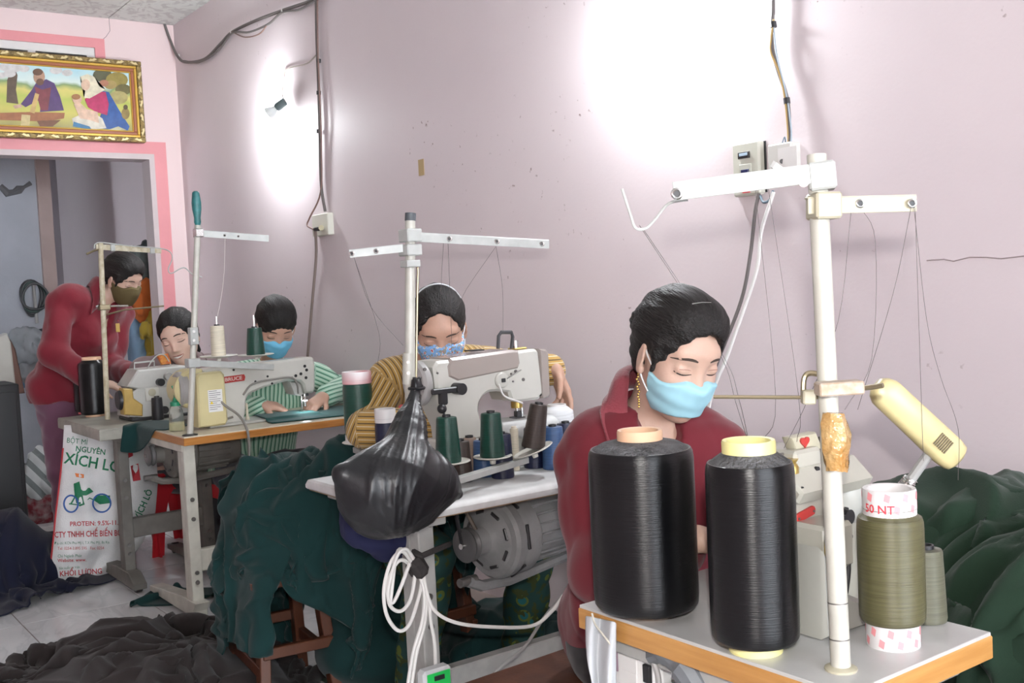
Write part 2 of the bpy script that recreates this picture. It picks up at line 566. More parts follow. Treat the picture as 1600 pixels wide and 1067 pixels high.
M_DARKG = mat('dark_grey_plastic', (0.06, 0.06, 0.065), 0.45)

def table(label, x0, x1, y0, y1, zt, th, mtop, medge, mleg, ylegs, xleg, zbeam=0.2, castor=False, round_edge=False, leg_w=0.085):
    t = thing('sewing_table', label, 'table', ((x0 + x1) / 2, (y0 + y1) / 2, 0), 'industrial sewing tables')
    if round_edge:
        b = MB()
        prof = [(x0 + .004, zt - th), (x1 - .004, zt - th), (x1, zt - th + .006), (x1, zt - .016), (x1 - .012, zt - .004), (x1 - .03, zt), (x0 + .03, zt), (x0 + .012, zt - .004), (x0, zt - .016), (x0, zt - th + .006)]
        b.prism([(p[0], p[1]) for p in prof], (0, (y0 + y1) / 2, 0), EX, EZ, EY, y1 - y0, .006)
        b.build('tabletop', mtop, t)
        MB().span((x0 + .01, y0 + .01, zt - th - .004), (x1 - .01, y1 - .01, zt - th + .002)).build('chipboard_underside', mat('bare_chipboard', (.30, .20, .11), .8, noise=.2, nscale=60), t, 0)
    else:
        MB().span((x0 + .002, y0 + .002, zt - .006), (x1 - .002, y1 - .002, zt), .001).build('tabletop', mtop, t, 0)
        MB().span((x0, y0, zt - th), (x1, y1, zt - .005), .002).build('edge_band', medge, t, 0)
    for yl in ylegs:
        p = MB()
        # upright of two folded channels
        p.span((xleg - leg_w / 2, yl - .02, .06), (xleg - .004, yl + .02, zt - th), .003)
        p.span((xleg + .006, yl - .024, .06), (xleg + leg_w / 2, yl + .024, zt - th), .003)
        lg = p.build('leg', mleg, t)
        for zz in (.16, .2, .42, .5):
            MB().cyl((xleg + leg_w / 2 - .001, yl, zz), (xleg + leg_w / 2 + .005, yl, zz), .009, 10).build('bolt', M_BOLT, lg)
        MB().span((x0 + .04, yl - .028, zt - th - .03), (x1 - .04, yl + .028, zt - th), .003).build('top_bracket', mleg, t)
        f = MB()
        f.prism([(x0 + .02, .02), (x1 - .02, .02), (x1 - .02, .045), (xleg + .09, .085), (xleg - .09, .085), (x0 + .02, .045)], (0, yl, 0), EX, EZ, EY, .06, .003)
        f.build('foot', mleg, t)
        for xx in (x0 + .06, x1 - .06):
            if castor:
                MB().cyl((xx, yl - .014, .028), (xx, yl + .014, .028), .028, 14).build('castor', M_BLACKP, t)
            else:
                MB().cyl((xx, yl, 0), (xx, yl, .022), .016, 12).build('levelling_foot', M_BLACKP, t)
    if len(ylegs) > 1:
        b = MB()
        b.span((xleg - .02, ylegs[0] + .02, zbeam - .045), (xleg + .02, ylegs[-1] - .02, zbeam + .045), .004)
        bm_ = b.build('cross_beam', mleg, t)
    return t
T1 = table('white topped table with honey wood edge under the big black yarn spools', -1.376, -0.835, 1.122, 1.47, .76, .04, M_LAM, M_EDGE2, M_STEELG, (1.17, 1.42), -1.1)
T2 = table('white sewing table with a grey clutch motor slung underneath', -2.91, -2.262, 1.345, 2.36, .76, .032, M_LAMG, M_LAMG, M_STEELG, (1.425, 2.28), -2.41, .235, round_edge=True, leg_w=.10)
T3 = table('orange edged beige sewing table carrying the lockstitch machine and oil bottle', -4.78, -4.185, 1.425, 2.40, .76, .036, M_LAMB, M_EDGE, M_STEEL, (1.455, 2.33), -4.26, .24)
T4 = table('grimy grey sewing table beside the doorway with a flour sack against it', -5.52, -4.79, 1.262, 1.84, .76, .05, M_LAMD, M_LAMD, M_STEELD, (1.40, 1.78), -4.98, .27, castor=True)

# wide grey channel beam of table 2 runs to the wall
# ------------------------------------------------------------------ clutch motors
M_CAST = mat('grey_cast_aluminium', (0.26, 0.265, 0.265), 0.5, noise=0.2, nscale=18, bump=0.1, bscale=120)
def motor(label, c, dirn, s=1.0, m=M_CAST):
    """axis along dirn, pulley at c"""
    a = np.array(dirn, float); a /= np.linalg.norm(a)
    t = thing('clutch_motor', label, 'motor', c, 'motors under the sewing tables')
    c = np.array(c, float)
    r = lambda l: [(x * s, y * s) for x, y in l]
    MB().lathe(r([(.012, -.012), (.036, -.012), (.048, -.006), (.042, .004), (.048, .014), (.046, .018), (.018, .02)]), c, a, 28).build('pulley', mat('dark_iron', (.14, .14, .14), .45, metal=.5), t)
    MB().lathe(r([(.006, -.02), (.008, -.02), (.008, -.010)]), c, a, 12).build('shaft', M_CHROME, t)
    MB().lathe(r([(.03, .02), (.036, .024), (.04, .06), (.06, .075), (.085, .082), (.098, .09)]), c, a, 32).build('clutch_neck', m, t)
    MB().lathe(r([(.09, .086), (.108, .09), (.116, .10), (.116, .125), (.108, .132), (.112, .137), (.116, .145), (.116, .185), (.108, .195), (.095, .20)]), c, a, 40).build('bell_housing', m, t)
    u = np.cross(a, EZ); u /= np.linalg.norm(u); w = np.cross(u, a)
    for k in range(8):
        an = k * math.pi / 4 + .3
        d = u * math.cos(an) + w * math.sin(an)
        R = np.stack([d, np.cross(a, d), a], 1)
        MB().box(c + a * .0832 * s + d * .078 * s, (.012 * s, .036 * s, .010 * s), R, .003).build('vent_slot', M_BLACKP, t)
    for k in range(6):
        an = k * math.pi / 3 + .1
        d = u * math.cos(an) + w * math.sin(an)
        R = np.stack([np.cross(a, d), a, d], 1)
        MB().box(c + a * .134 * s + d * .112 * s, (.07 * s, .010 * s, .008 * s), R, .002).build('vent_slot', M_BLACKP, t)
    body = MB().lathe(r([(.09, .195), (.092, .20), (.092, .36), (.086, .37), (.084, .40), (.07, .412), (.03, .414)]), c, a, 36).build('motor_body', m, t)
    for k in range(20):
        an = k * 2 * math.pi / 20
        d = u * math.cos(an) + w * math.sin(an)
        R = np.stack([np.cross(a, d), a, d], 1)
        MB().box(c + a * .275 * s + d * .093 * s, (.006 * s, .15 * s, .012 * s), R, .002).build('cooling_fin', m, body)
    MB().box(c + a * .22 * s + EZ * .125 * s, (.07 * s, .10 * s, .07 * s), None, .01).build('mounting_bracket', m, t)
    MB().box(c + a * .19 * s + EZ * .115 * s + EX * .04 * s, (.03 * s, .04 * s, .03 * s), None, .004).build('bracket_window', M_BLACKP, t)
    MB().tube([c + a * (-.0) * s - EZ * .10 * s, c + a * .05 * s - EZ * .125 * s, c + a * .16 * s - EZ * .135 * s, c + a * .42 * s - EZ * .118 * s], .016 * s, 8).build('clutch_lever', m, t)
    MB().cyl(c - EZ * .10 * s - a * .03 * s, c - EZ * .10 * s + a * .03 * s, .013 * s, 12).build('spring', M_BOLT, t)
    return t
MOT2 = motor('grey clutch motor with black pulley under the white table', at_x(728, 852, -2.42), (-.16, 1, .0), 1.0)
MB().tube([at_x(722, 852, -2.42) - EX * .0, at_x(712, 800, -2.44), at_x(705, 790, -2.46)], .006, 6).build('drive_belt', M_BLACKP, MOT2)
MB().tube([at_x(752, 845, -2.41), at_x(735, 812, -2.44), at_x(722, 788, -2.47)], .006, 6).build('drive_belt', mat('belt_brown', (.12, .10, .08), .6), MOT2)
motor('dark motor half hidden under the orange edged table', at_x(233, 712, -4.62), (0, 1, 0), .95, M_STEELD)

# ------------------------------------------------------------------ stools
M_WOODR = mat('red_brown_stained_wood', (0.11, 0.038, 0.018), 0.4, color2=(0.07, 0.022, 0.010), nscale=4, stretch=(3, 3, .6), bump=0.05)
def wooden_stool(label, c, rz, h=.42, sx=.36, sy=.27, splay=.05):
    t = thing('wooden_stool', label, 'stool', c)
    t.rotation_euler = (0, 0, rz)
    MB().span((-sx / 2, -sy / 2, h - .03), (sx / 2, sy / 2, h), .006).build('seat', M_WOODR, t, local=True)
    for a in (-1, 1):
        for b in (-1, 1):
            top = np.array([a * (sx / 2 - .05), b * (sy / 2 - .045), h - .03]); bot = np.array([a * (sx / 2 - .05 + splay), b * (sy / 2 - .045 + splay * .6), 0])
            q = MB(); R = rot_to(bot - top, (0, 1, 0))
            q.box((top + bot) / 2, (.05, np.linalg.norm(bot - top), .035), R, .003)
            q.build('leg', M_WOODR, t, local=True)
    for b in (-1, 1):
        MB().box((0, b * (sy / 2 - .02), .13), (sx + .0, .025, .04), None, .003).build('stretcher', M_WOODR, t, local=True)
    MB().box((-sx/2 + .0, 0, .19), (.025, sy - .04, .035), None, .003).build('stretcher', M_WOODR, t, local=True)
    MB().box((sx/2 - .0, 0, .19), (.025, sy - .04, .035), None, .003).build('stretcher', M_WOODR, t, local=True)
    return t
ST_A = wooden_stool('red brown wooden stool buried under the dark green garments', (-3.28, 1.40, 0), -.12)
ST_C = wooden_stool('dark wooden stool under the woman in mustard stripes', (-3.20, 1.86, 0), .0, .40, .34, .34, .03)
ST_B = wooden_stool('red brown wooden stool between the white table and the spool table', (-1.83, 1.50, 0), .05, .40, .40, .42, .03)
M_REDP = mat('red_plastic', (0.55, 0.02, 0.03), 0.35, noise=.1, nscale=6)
def plastic_stool(label, c, h=.44, s=.30, rz=0.0):
    t = thing('plastic_stool', label, 'stool', c, 'red plastic stools')
    t.rotation_euler = (0, 0, rz)
    MB().span((-s / 2, -s / 2, h - .025), (s / 2, s / 2, h), .012).build('seat', M_REDP, t, local=True)
    k = s / 2
    for (a, b) in ((1, 0), (-1, 0), (0, 1), (0, -1)):
        # each side: an arched panel with two legs
        q = MB()
        u = np.array([-b, a, 0.0]); w = np.array([a, b, 0.0])
        outer = [(-k - .03, 0), (-k + .035, 0), (-k + .05, .20), (-k + .075, h - .12), (-.05, h - .085), (.05, h - .085), (k - .075, h - .12), (k - .05, .20), (k - .035, 0), (k + .03, 0), (k, h - .02), (-k, h - .02)]
        q.prism(outer, w * (k - .004), u, EZ + w * .05, w, .008)
        q.build('side_panel', M_REDP, t, local=True)
    return t
plastic_stool('red plastic stool under the woman in green stripes', (-4.93, 1.98, 0), .44, .31, .1)
plastic_stool('red plastic stool deep under the grimy grey table', (-5.62, 1.80, 0), .42, .30, .2)

# ================================================================== yarn and thread
def yarn(name, col, rough=0.38, hi=1.0, spec=0.6):
    if name in MATS: return MATS[name]
    m = mat(name, col, rough, noise=0.25, nscale=1.0, stretch=(9, 9, 420), bump=0.0, spec=spec)
    nt = m.node_tree; b = nt.nodes['Principled BSDF']
    mp = [n for n in nt.nodes if n.type == 'MAPPING'][0]
    n = nt.nodes.new('ShaderNodeTexNoise'); n.inputs['Scale'].default_value = 2.0; n.inputs['Detail'].default_value = 3
    nt.links.new(mp.outputs[0], n.inputs['Vector'])
    bp = nt.nodes.new('ShaderNodeBump'); bp.inputs['Strength'].default_value = 0.4 * hi; bp.inputs['Distance'].default_value = 0.0022
    nt.links.new(n.outputs['Fac'], bp.inputs['Height']); nt.links.new(bp.outputs['Normal'], b.inputs['Normal'])
    # wound thread: the highlight runs across the windings
    tg = nt.nodes.new('ShaderNodeTangent'); tg.direction_type = 'RADIAL'; tg.axis = 'Z'
    b.inputs['Anisotropic'].default_value = 0.92; b.inputs['Anisotropic Rotation'].default_value = 0.25
    nt.links.new(tg.outputs[0], b.inputs['Tangent'])
    return m
Y_BLACK = yarn('black_nylon_yarn', (0.004, 0.0042, 0.005), 0.30, .6, .42)
Y_OLIVE = yarn('olive_yarn', (0.105, 0.098, 0.045), 0.4)
Y_OLIVE2 = yarn('grey_olive_thread', (0.125, 0.125, 0.085), 0.55)
Y_GREEN = yarn('bottle_green_thread', (0.006, 0.055, 0.038), 0.35)
Y_NAVY = yarn('navy_thread', (0.012, 0.016, 0.05), 0.4)
Y_BLUE = yarn('blue_thread', (0.05, 0.11, 0.25), 0.4)
Y_BROWN = yarn('dark_brown_thread', (0.05, 0.034, 0.028), 0.45)
Y_CREAM = yarn('cream_thread', (0.72, 0.66, 0.52), 0.6)
Y_WHITE = yarn('white_thread', (0.78, 0.79, 0.80), 0.6)
Y_GREY = yarn('pale_grey_thread', (0.55, 0.56, 0.58), 0.6)
M_TUBE_O = mat('peach_paper_tube', (0.74, 0.47, 0.30), 0.6, noise=.1)
M_TUBE_Y = mat('yellow_plastic_tube', (0.78, 0.73, 0.32), 0.45)
M_TUBE_P = mat('pink_white_tube', (0.75, 0.74, 0.74), 0.5, color2=(.72, .36, .38), nscale=9, detail=0)
M_TUBE_R = mat('red_paper_tube', (0.72, 0.13, 0.13), 0.5)
M_TUBE_G = mat('green_paper_tube', (0.05, 0.50, 0.30), 0.5, color2=(.62, .36, .2), nscale=14, detail=0)
M_LINT = mat('grey_lint', (0.11, 0.11, 0.115), 0.9, noise=.5, nscale=40, bump=.8, bscale=160)
M_CREAMP = mat('cream_paper', (.72, .66, .55), .6)

def tube_checker():
    m = mat('red_square_print', (0.80, 0.80, 0.80), 0.5)
    return m
def big_spool(label, base, r, h, zt, tr, ycol, tcol, top=.03, group='large yarn packages', lint=None, bulge=.02, lean=0.0):
    t = thing('yarn_spool', label, 'spool', base, group)
    b = np.array(base, float)
    n = 44
    prof = [(tr, 0), (r * .93, .002), (r * .985, .008), (r, .022)]
    for k in range(1, 12):
        s = k / 12
        prof.append((r * (1 + bulge * .25 * math.sin(math.pi * s)), .022 + (h - .04) * s))
    prof += [(r * 1.0, h - .018), (r * .985, h - .008), (r * .95, h - .002)]
    MB().lathe([(p[0], p[1] + zt) for p in prof], b, EZ, n).build('yarn', ycol, t, 60)
    MB().lathe([(r * .955, zt + h - .004), (r * .75, zt + h + .006), (tr * 1.01, zt + h + .012)], b, EZ, n, caps=False).build('end_face', lint or ycol, t, 60)
    H = zt + h + .012 + top
    MB().lathe([(tr * .82, H - .02), (tr * .82, H - .001), (tr * .97, H), (tr, H - .003), (tr, zt + h)], b, EZ, 36, caps=False).build('tube_top', tcol, t, 40)
    MB().lathe([(tr * .8, H - .018), (.001, H - .022)], b, EZ, 24, caps=False).build('tube_hollow', M_LINT, t)
    if zt > 0:
        MB().lathe([(tr, 0), (tr, zt + .004)], b, EZ, 36).build('tube_bottom', tcol, t, 40)
    return t
S_A = big_spool('largest black yarn spool with peach paper tube, on the wood edged table', (-1.262, 1.175, .76), .0855, .262, .012, .037, Y_BLACK, M_TUBE_O, .016, lint=M_LINT)
S_B = big_spool('tall black yarn spool with a yellow plastic tube', (-1.025, 1.166, .76), .0635, .262, .016, .0385, Y_BLACK, M_TUBE_Y, .018, lint=M_LINT)
M_TUBE_W = mat('white_glossy_tube', (0.68, 0.66, 0.66), 0.4)
S_O = big_spool('olive yarn spool on a white tube printed with red squares', (-.905, 1.325, .76), .0465, .155, .034, .0375, Y_OLIVE, M_TUBE_W, .028, bulge=.01)
M_PRINT = mat('salmon_print', (0.80, 0.30, 0.32), 0.5)
M_PRINTR = mat('red_print', (0.70, 0.05, 0.07), 0.5)
def printed_squares(t, c, tr, z0, z1, rows, skip=None):
    k = 0
    for j in range(rows):
        zc = z0 + (z1 - z0) * (j + .5) / rows
        for i in range(9):
            an = 2 * math.pi * (i + .5 * (j % 2)) / 9
            if skip and skip(an, j): continue
            da, dz = .13, .0062
            q = []
            for (sa, sz) in ((-1, -.6), (.55, -1.15), (1, .6), (-.55, 1.15)):
                a2 = an + da * sa
                q.append((c[0] + (tr + .0004) * math.cos(a2), c[1] + (tr + .0004) * math.sin(a2), zc + dz * sz))
            MB().add(q, [(0, 1, 2, 3)]).build('printed_square', M_PRINT, t, 0)
c = (-.905, 1.325)
view_an = math.atan2(-1.325, .905)   # side of the tube that faces the room
printed_squares(S_O, c, 0.0375, .76 + .155 + .034 + .006, .76 + .155 + .034 + .040, 2, lambda an, j: j == 0 and abs((an - view_an + .55 + math.pi) % (2 * math.pi) - math.pi) < .62)
printed_squares(S_O, c, .0375, .76 + .002, .76 + .033, 2)
V, Fs = text_mesh('50 NT', .017, 0, 'CENTER', True)
q = MB()
def wrap_txt(p):
    an = view_an - .42 + p.x / .0375
    return (c[0] + (.0380) * math.cos(an), c[1] + .0380 * math.sin(an), .76 + .155 + .034 + .0145 + p.y)
q.add([wrap_txt(p) for p in V], Fs); q.build('printed_lettering', M_PRINTR, S_O, 0)

def cone(label, base, r0, r1, h, ycol, tcol=M_BLACKP, group='sewing thread cones', tilt=None, core=.012, name='thread_cone'):
    t = thing(name, label, 'thread', base, group)
    m = MB()
    prof = [(r0 * .6, 0), (r0 * .96, .001), (r0, .006), (r1 + (r0 - r1) * .5, h * .5), (r1, h - .005), (r1 * .95, h - .001), (core * 1.0, h)]
    m.lathe(prof, (0, 0, 0), EZ, 26).build('thread_winding', ycol, t, 50, local=True)
    MB().lathe([(core, h - .006), (core, h + .006), (core * .75, h + .006), (core * .75, h - .002), (.001, h - .002)], (0, 0, 0), EZ, 16, caps=False).build('core', tcol, t, local=True)
    if tilt is not None:
        t.rotation_euler = tilt
    return t
cone('small grey olive thread cone behind the olive yarn spool', (-.930, 1.452, .76), .029, .0245, .112, Y_OLIVE2)
# --- around the middle table
def onz(px, py, z=.76): return at_z(px, py, z)
cone('dark brown thread cone on the table behind the black bag', onz(722, 752), .032, .026, .115, Y_BROWN)
cone('taupe thread cone with beige label beside the dark brown one', onz(736, 742), .024, .02, .11, yarn('taupe_thread', (.33, .24, .19), .6))
cone('bright blue thread cone half hidden below the spool rail', onz(757, 744), .032, .028, .105, Y_BLUE)
cone('navy thread cone under the second green cone', onz(786, 746), .033, .028, .125, Y_NAVY)
cone('narrow cream thread tube among navy cones', onz(806, 735), .0125, .0125, .125, Y_CREAM, M_CREAMP, core=.008)
cone('navy thread cone under the tilted empty plate', onz(836, 730), .033, .029, .12, Y_NAVY)
cone('steel blue thread cone beside the red shirted woman', onz(866, 732), .034, .030, .125, Y_BLUE)
cone('dark olive thread cone in the back row of spools', onz(816, 716), .03, .026, .115, Y_OLIVE2)
cone('navy thread cone in the back row left of the olive one', onz(795, 716), .03, .027, .115, Y_NAVY)
cone('slate blue thread cone in the back row behind the second green cone', onz(750, 722), .03, .027, .12, yarn('slate_thread', (.05, .06, .10), .45))
cone('navy thread cone at the right end of the back row', onz(886, 722), .03, .027, .12, Y_NAVY)
cone('black thread cone in the back row behind the brown leaning cone', onz(838, 712), .03, .027, .115, yarn('black_thread', (.02, .02, .024), .45))
rg = thing('plastic_ring', 'light blue plastic bobbin ring lying between thread cones', 'ring', onz(741, 716, .83))
MB().tube([onz(741, 703, .83) + np.array([0.010 * math.cos(a), .016 * math.cos(a), .0]) + EZ * (.016 * math.sin(a)) for a in np.linspace(0, 2 * math.pi, 20)[:-1]], .006, 8, closed=True).build('ring', mat('sky_blue_plastic', (.12, .28, .70), .35), rg)
big_spool('white spool with red tube end behind the black bag', onz(625, 712, .76), .040, .125, .002, .036, Y_GREY, M_TUBE_R, .034, 'spools behind the black bag')
big_spool('white spool with green tube end behind the black bag', onz(674, 705, .76), .040, .135, .002, .034, Y_WHITE, M_TUBE_G, .04, 'spools behind the black bag')
big_spool('dark spool with pale tube at the back of the white table', np.array([-2.865, at_x(604, 690, -2.865)[1], .76]), .034, .14, .002, .033, Y_NAVY, M_TUBE_W, .03, 'spools behind the black bag')
WS = big_spool('white thread spool that the woman in mustard stripes is touching', at_x(873, 700, -2.60), .052, .145, .002, .03, Y_WHITE, M_WHITE, .006, 'large white spool')
WS.location.z = .76
for ch in WS.children: pass

# ================================================================== thread stands
M_POLE = mat('cream_enamel_pole', (0.49, 0.48, 0.425), 0.35, noise=.12, nscale=20)
M_ARM = mat('white_enamel_arm', (0.46, 0.475, 0.455), 0.4, noise=.15, nscale=22)
M_ARMY = mat('yellowed_enamel_arm', (0.46, 0.43, 0.32), 0.4, noise=.15, nscale=22)
M_ROD = mat('tarnished_brass_rod', (0.30, 0.25, 0.16), 0.35, metal=.8)
M_THREAD = mat('dark_sewing_thread', (0.10, 0.085, 0.085), 0.8)
M_THREADW = mat('white_sewing_thread', (0.75, 0.72, 0.66), 0.8)
def angle_bar(a, b, h, t, mb=None, lip=.012, out=None):
    """folded steel arm: a web of height h and a lip along the top"""
    a, b = np.array(a, float), np.array(b, float)
    mb = mb or MB()
    d = (b - a); L = np.linalg.norm(d); d /= L
    s = np.cross(d, EZ); s /= np.linalg.norm(s)
    if out is not None and s @ np.array(out) < 0: s = -s
    u = np.cross(s, d)
    if u[2] < 0: u = -u
    R = np.stack([d, s, u], 1)
    mb.box((a + b) / 2, (L, t, h), R, .0008)
    mb.box((a + b) / 2 + u * h / 2 - s * lip / 2, (L, lip, t), R, .0005)
    return mb
def eyelets(pts, parent, r=.006, out=C_FWD * -1, m=M_CHROME):
    for p in pts:
        p = np.array(p)
        q = MB(); R = rot_to(out, EZ)
        ring = [p + R[:, 0] * r * math.cos(a) + R[:, 2] * r * math.sin(a) + R[:, 1] * .003 for a in np.linspace(0, 2 * math.pi, 13)[:-1]]
        q.tube(ring, r * .35, 6, closed=True)
        e_ = q.build('eyelet', m, parent)
        MB().cyl(p, p + R[:, 1] * .0025, r * .75, 10).build('eyelet_hole', M_BLACKP, e_)
def thread(pts, parent, m=M_THREAD, r=.00045):
    MB().tube(pts, r, 4, caps=False).build('thread', m, parent)

# ---- near stand on the spool table
p0 = at_z(1314, 1046, .76); dN = 1.443
def atd(px, py, d): return CAM + _ray(px, py) * d
S1 = thing('thread_stand', 'near thread stand with amber tape on its pole, on the spool table', 'stand', p0, 'thread stands')
top = atd(1276, 242, 1.46)
pole = MB().tube([p0, p0 * .5 + top * .5, top], .0135, 16).build('pole', M_POLE, S1)
MB().lathe([(.022, 0), (.022, .003), (.016, .006)], p0, EZ, 20).build('pole_foot', M_ARMY, S1)
for f in (.06, .13):
    q = p0 * (1 - f) + top * f
    MB().tube([q - (top - p0) * .0012, q + (top - p0) * .0012], .0139, 16).build('pole_joint', M_BOLT, pole)
a = atd(1300, 268, 1.43); b = at_z(1052, 300, 1.425)
MB()
arm = angle_bar(a, b, .025, .003, out=-C_FWD).build('upper_arm', M_ARM, S1, 0)
MB().box(atd(1284, 276, 1.455), (.05, .036, .038), rot_to(b - a), .003).build('arm_clamp', M_ARM, S1)
MB().cyl(atd(1256, 284, 1.425), atd(1256, 284, 1.412), .007, 12).build('screw', M_BOLT, S1)
eyelets([atd(1057, 303, np.dot(b - CAM, C_FWD) - .004), atd(1180, 289, 1.485)], S1, .0065)
w = MB().tube([atd(1215, 270, 1.462), atd(1222, 262, 1.46)], [.014, .016], 10)
w.build('tape_wrap', mat('clear_tape', (.78, .80, .80), .2), S1)
hook = catmull([at_z(1075, 312, 1.418), atd(1045, 318, 1.555), atd(1022, 345, 1.56), atd(1008, 357, 1.56), atd(993, 356, 1.56), atd(985, 335, 1.56), atd(972, 295, 1.56)], 6)
MB().tube(hook, .0022, 8).build('wire_hook', M_ARM, S1)
a2, b2 = atd(1262, 322, 1.44), atd(1432, 318, 1.452)
angle_bar(a2, b2, .022, .003, out=-C_FWD).build('lower_arm', M_ARMY, S1, 0)
MB().box(atd(1287, 322, 1.452), (.045, .036, .036), rot_to(b2 - a2), .003).build('arm_clamp', M_ARMY, S1)
eyelets([atd(1343, 318, 1.446), atd(1424, 318, 1.448)], S1, .005)
# guide rod with clamp
cl = MB().box(atd(1311, 606, 1.425), (.060, .03, .018), rot_to(np.array(atd(1345, 603, 1.43)) - np.array(atd(1280, 607, 1.43)))[:, [1, 0, 2]], .002)
cl.build('rod_clamp', mat('rusty_enamel', (.48, .41, .35), .5, color2=(.38, .28, .19), nscale=60), S1)
MB().tube(catmull([atd(1380, 602, 1.40), atd(1345, 607, 1.42), atd(1310, 610, 1.44)], 4), .0035, 8).build('guide_rod', M_ROD, S1)
MB().tube(catmull([atd(1300, 592, 1.46), atd(1270, 583, 1.47), atd(1257, 590, 1.47), atd(1255, 620, 1.47)], 6), .004, 8).build('guide_rod', M_ROD, S1)
MB().tube([atd(1290, 621, 1.47), atd(1115, 620, 1.50)], .0027, 8).build('guide_rod', M_ROD, S1)
MB().box(atd(1263, 620, 1.465), (.018, .018, .020), rot_to(C_RIGHT), .002).build('rod_block', M_ARMY, S1)
tape = [atd(1302, 645, 1.43), atd(1303, 660, 1.43), atd(1305, 680, 1.43), atd(1306, 700, 1.43), atd(1307, 720, 1.43), atd(1308, 735, 1.43)]
tb = MB().tube(tape, [.0145, .0165, .0185, .018, .017, .0145], 14)
for i in range(len(tb.v)):
    pass
tb.v = [tuple(np.array(p) + RNG.normal(0, .0016, 3)) for p in tb.v]
tb.build('amber_tape', mat('amber_tape', (.36, .18, .045), .16, color2=(.48, .32, .14), nscale=30, bump=.8, bscale=60, coat=.4), S1)
for pts in ([(999, 352, 1.56), (1062, 448, 2.55), (1128, 560, 2.3), (1150, 630, 1.53), (1172, 700, 1.62)], [(1004, 356, 1.56), (1068, 452, 2.5), (1135, 565, 2.3), (1155, 625, 1.53), (1172, 700, 1.62)],
            [(1180, 295, 1.48), (1212, 620, 1.50), (1192, 690, 1.60)], [(1200, 290, 1.48), (1248, 620, 1.48), (1245, 690, 1.52)],
            [(1330, 328, 1.444), (1310, 500, 1.46), (1262, 625, 1.5), (1225, 700, 1.56)], [(1344, 322, 1.444), (1368, 380, 1.47), (1362, 560, 1.5), (1320, 640, 1.46)], [(1424, 322, 1.447), (1395, 460, 1.5), (1340, 640, 1.6)],
            [(1430, 325, 1.447), (1440, 640, 1.52), (1443, 720, 1.55)], [(1428, 324, 1.447), (1448, 500, 1.5), (1470, 590, 1.55), (1497, 670, 1.6), (1497, 750, 1.65)]):
    thread(catmull([atd(*p) for p in pts], 5), S1)

# ---- middle stand
x2 = -2.40
b0 = at_x(641, 790, x2); b0[2] = .76
S2 = thing('thread_stand', 'thread stand with dark cap behind the black plastic bag', 'stand', b0, 'thread stands')
tp = at_x(641, 345, x2)
MB().tube([b0, tp], .0135, 14).build('pole', M_POLE, S2)
MB().tube([at_x(641, 345, x2), at_x(641.5, 333, x2)], .0145, 14).build('pole_cap', mat('slate_cap', (.07, .08, .09), .5), S2)
MB().box(at_x(641, 368, x2), (.05, .045, .034), None, .003).build('arm_clamp', M_ARM, S2)
MB().box(at_x(641, 391, x2), (.05, .045, .03), None, .003).build('arm_clamp', M_ARM, S2)
MB().box(at_x(641, 412, x2 + .01), (.04, .04, .018), None, .002).build('rod_clamp', M_ARM, S2)
a, b = at_x(655, 371, x2), at_z(858, 383, 1.46)
b = at_x(858, 382, x2 + .03)
angle_bar(a, b, .024, .003, out=-C_FWD).build('upper_arm', M_ARM, S2, 0)
eyelets([a * .78 + b * .22 - C_FWD * .003, a * .42 + b * .58 - C_FWD * .003, a * .06 + b * .94 - C_FWD * .003], S2, .0055)
a3 = at_x(630, 388, x2); b3 = at_x(546, 397, x2 - .06)
angle_bar(a3, b3, .020, .003, out=-C_FWD).build('lower_arm', M_ARM, S2, 0)
eyelets([b3 * .95 + a3 * .05 - C_FWD * .003, b3 * .5 + a3 * .5 - C_FWD * .003], S2, .005)
MB().tube(catmull([at_x(648, 414, x2), at_x(653, 420, x2), at_x(652, 460, x2), at_x(650, 600, x2)], 5), .0032, 8).build('guide_rod', M_ROD, S2)
for (py) in (566, 583):
    MB().cyl(at_x(638, py, x2 + .012), at_x(638, py, x2 + .017), .005, 10).build('screw', M_BOLT, S2)
MB().tube([at_x(638, 552, x2), at_x(638, 600, x2)], .0155, 14).build('pole_sleeve', M_POLE, S2)
for pts in ([(693, 380, -2.40), (690, 430, -2.6), (688, 480, -2.65)], [(700, 380, -2.40), (706, 560, -2.62), (698, 640, -2.7)], [(775, 385, -2.385), (730, 450, -2.62), (716, 480, -2.65)],
            [(775, 385, -2.385), (785, 450, -2.6), (786, 520, -2.6)], [(553, 402, -2.45), (580, 480, -2.5), (630, 540, -2.5)], [(553, 402, -2.45), (592, 520, -2.6), (590, 570, -2.7)]):
    thread(catmull([at_x(*p) for p in pts], 4), S2, r=.0005)
# spool rail and plates
M_PLATE = mat('cream_plastic_plate', (0.66, 0.64, 0.58), 0.4, noise=.12, nscale=18)
def plate(parent, c, r=.055, tilt=None):
    q = MB()
    n = EZ if tilt is None else np.array(tilt, float)
    q.lathe([(.008, -.016), (.009, -.006), (r * .9, .003), (r, .006), (r * .97, .008), (r * .4, .003), (.003, .002)], c, n, 30)
    o = q.build('spool_plate', M_PLATE, parent, 50)
    return o
ra, rb = at_z(700, 757, .80), at_z(826, 719, .80)
angle_bar(ra, rb, .016, .003, out=-C_FWD, lip=.02).build('spool_rail', M_ARM, S2, 0)
rl = at_z(552, 703, .80)
angle_bar(rl, at_z(640, 745, .80), .016, .003, out=-C_FWD, lip=.02).build('spool_rail', M_ARM, S2, 0)
c1, c2, c3, c0 = at_z(704, 724, .826), at_z(770, 716, .822), at_z(834, 706, .83), at_z(563, 693, .822)
plate(S2, c1, .056); plate(S2, c2, .056); plate(S2, c3, .06, (-.18, -.30, 1)); plate(S2, c0, .058)
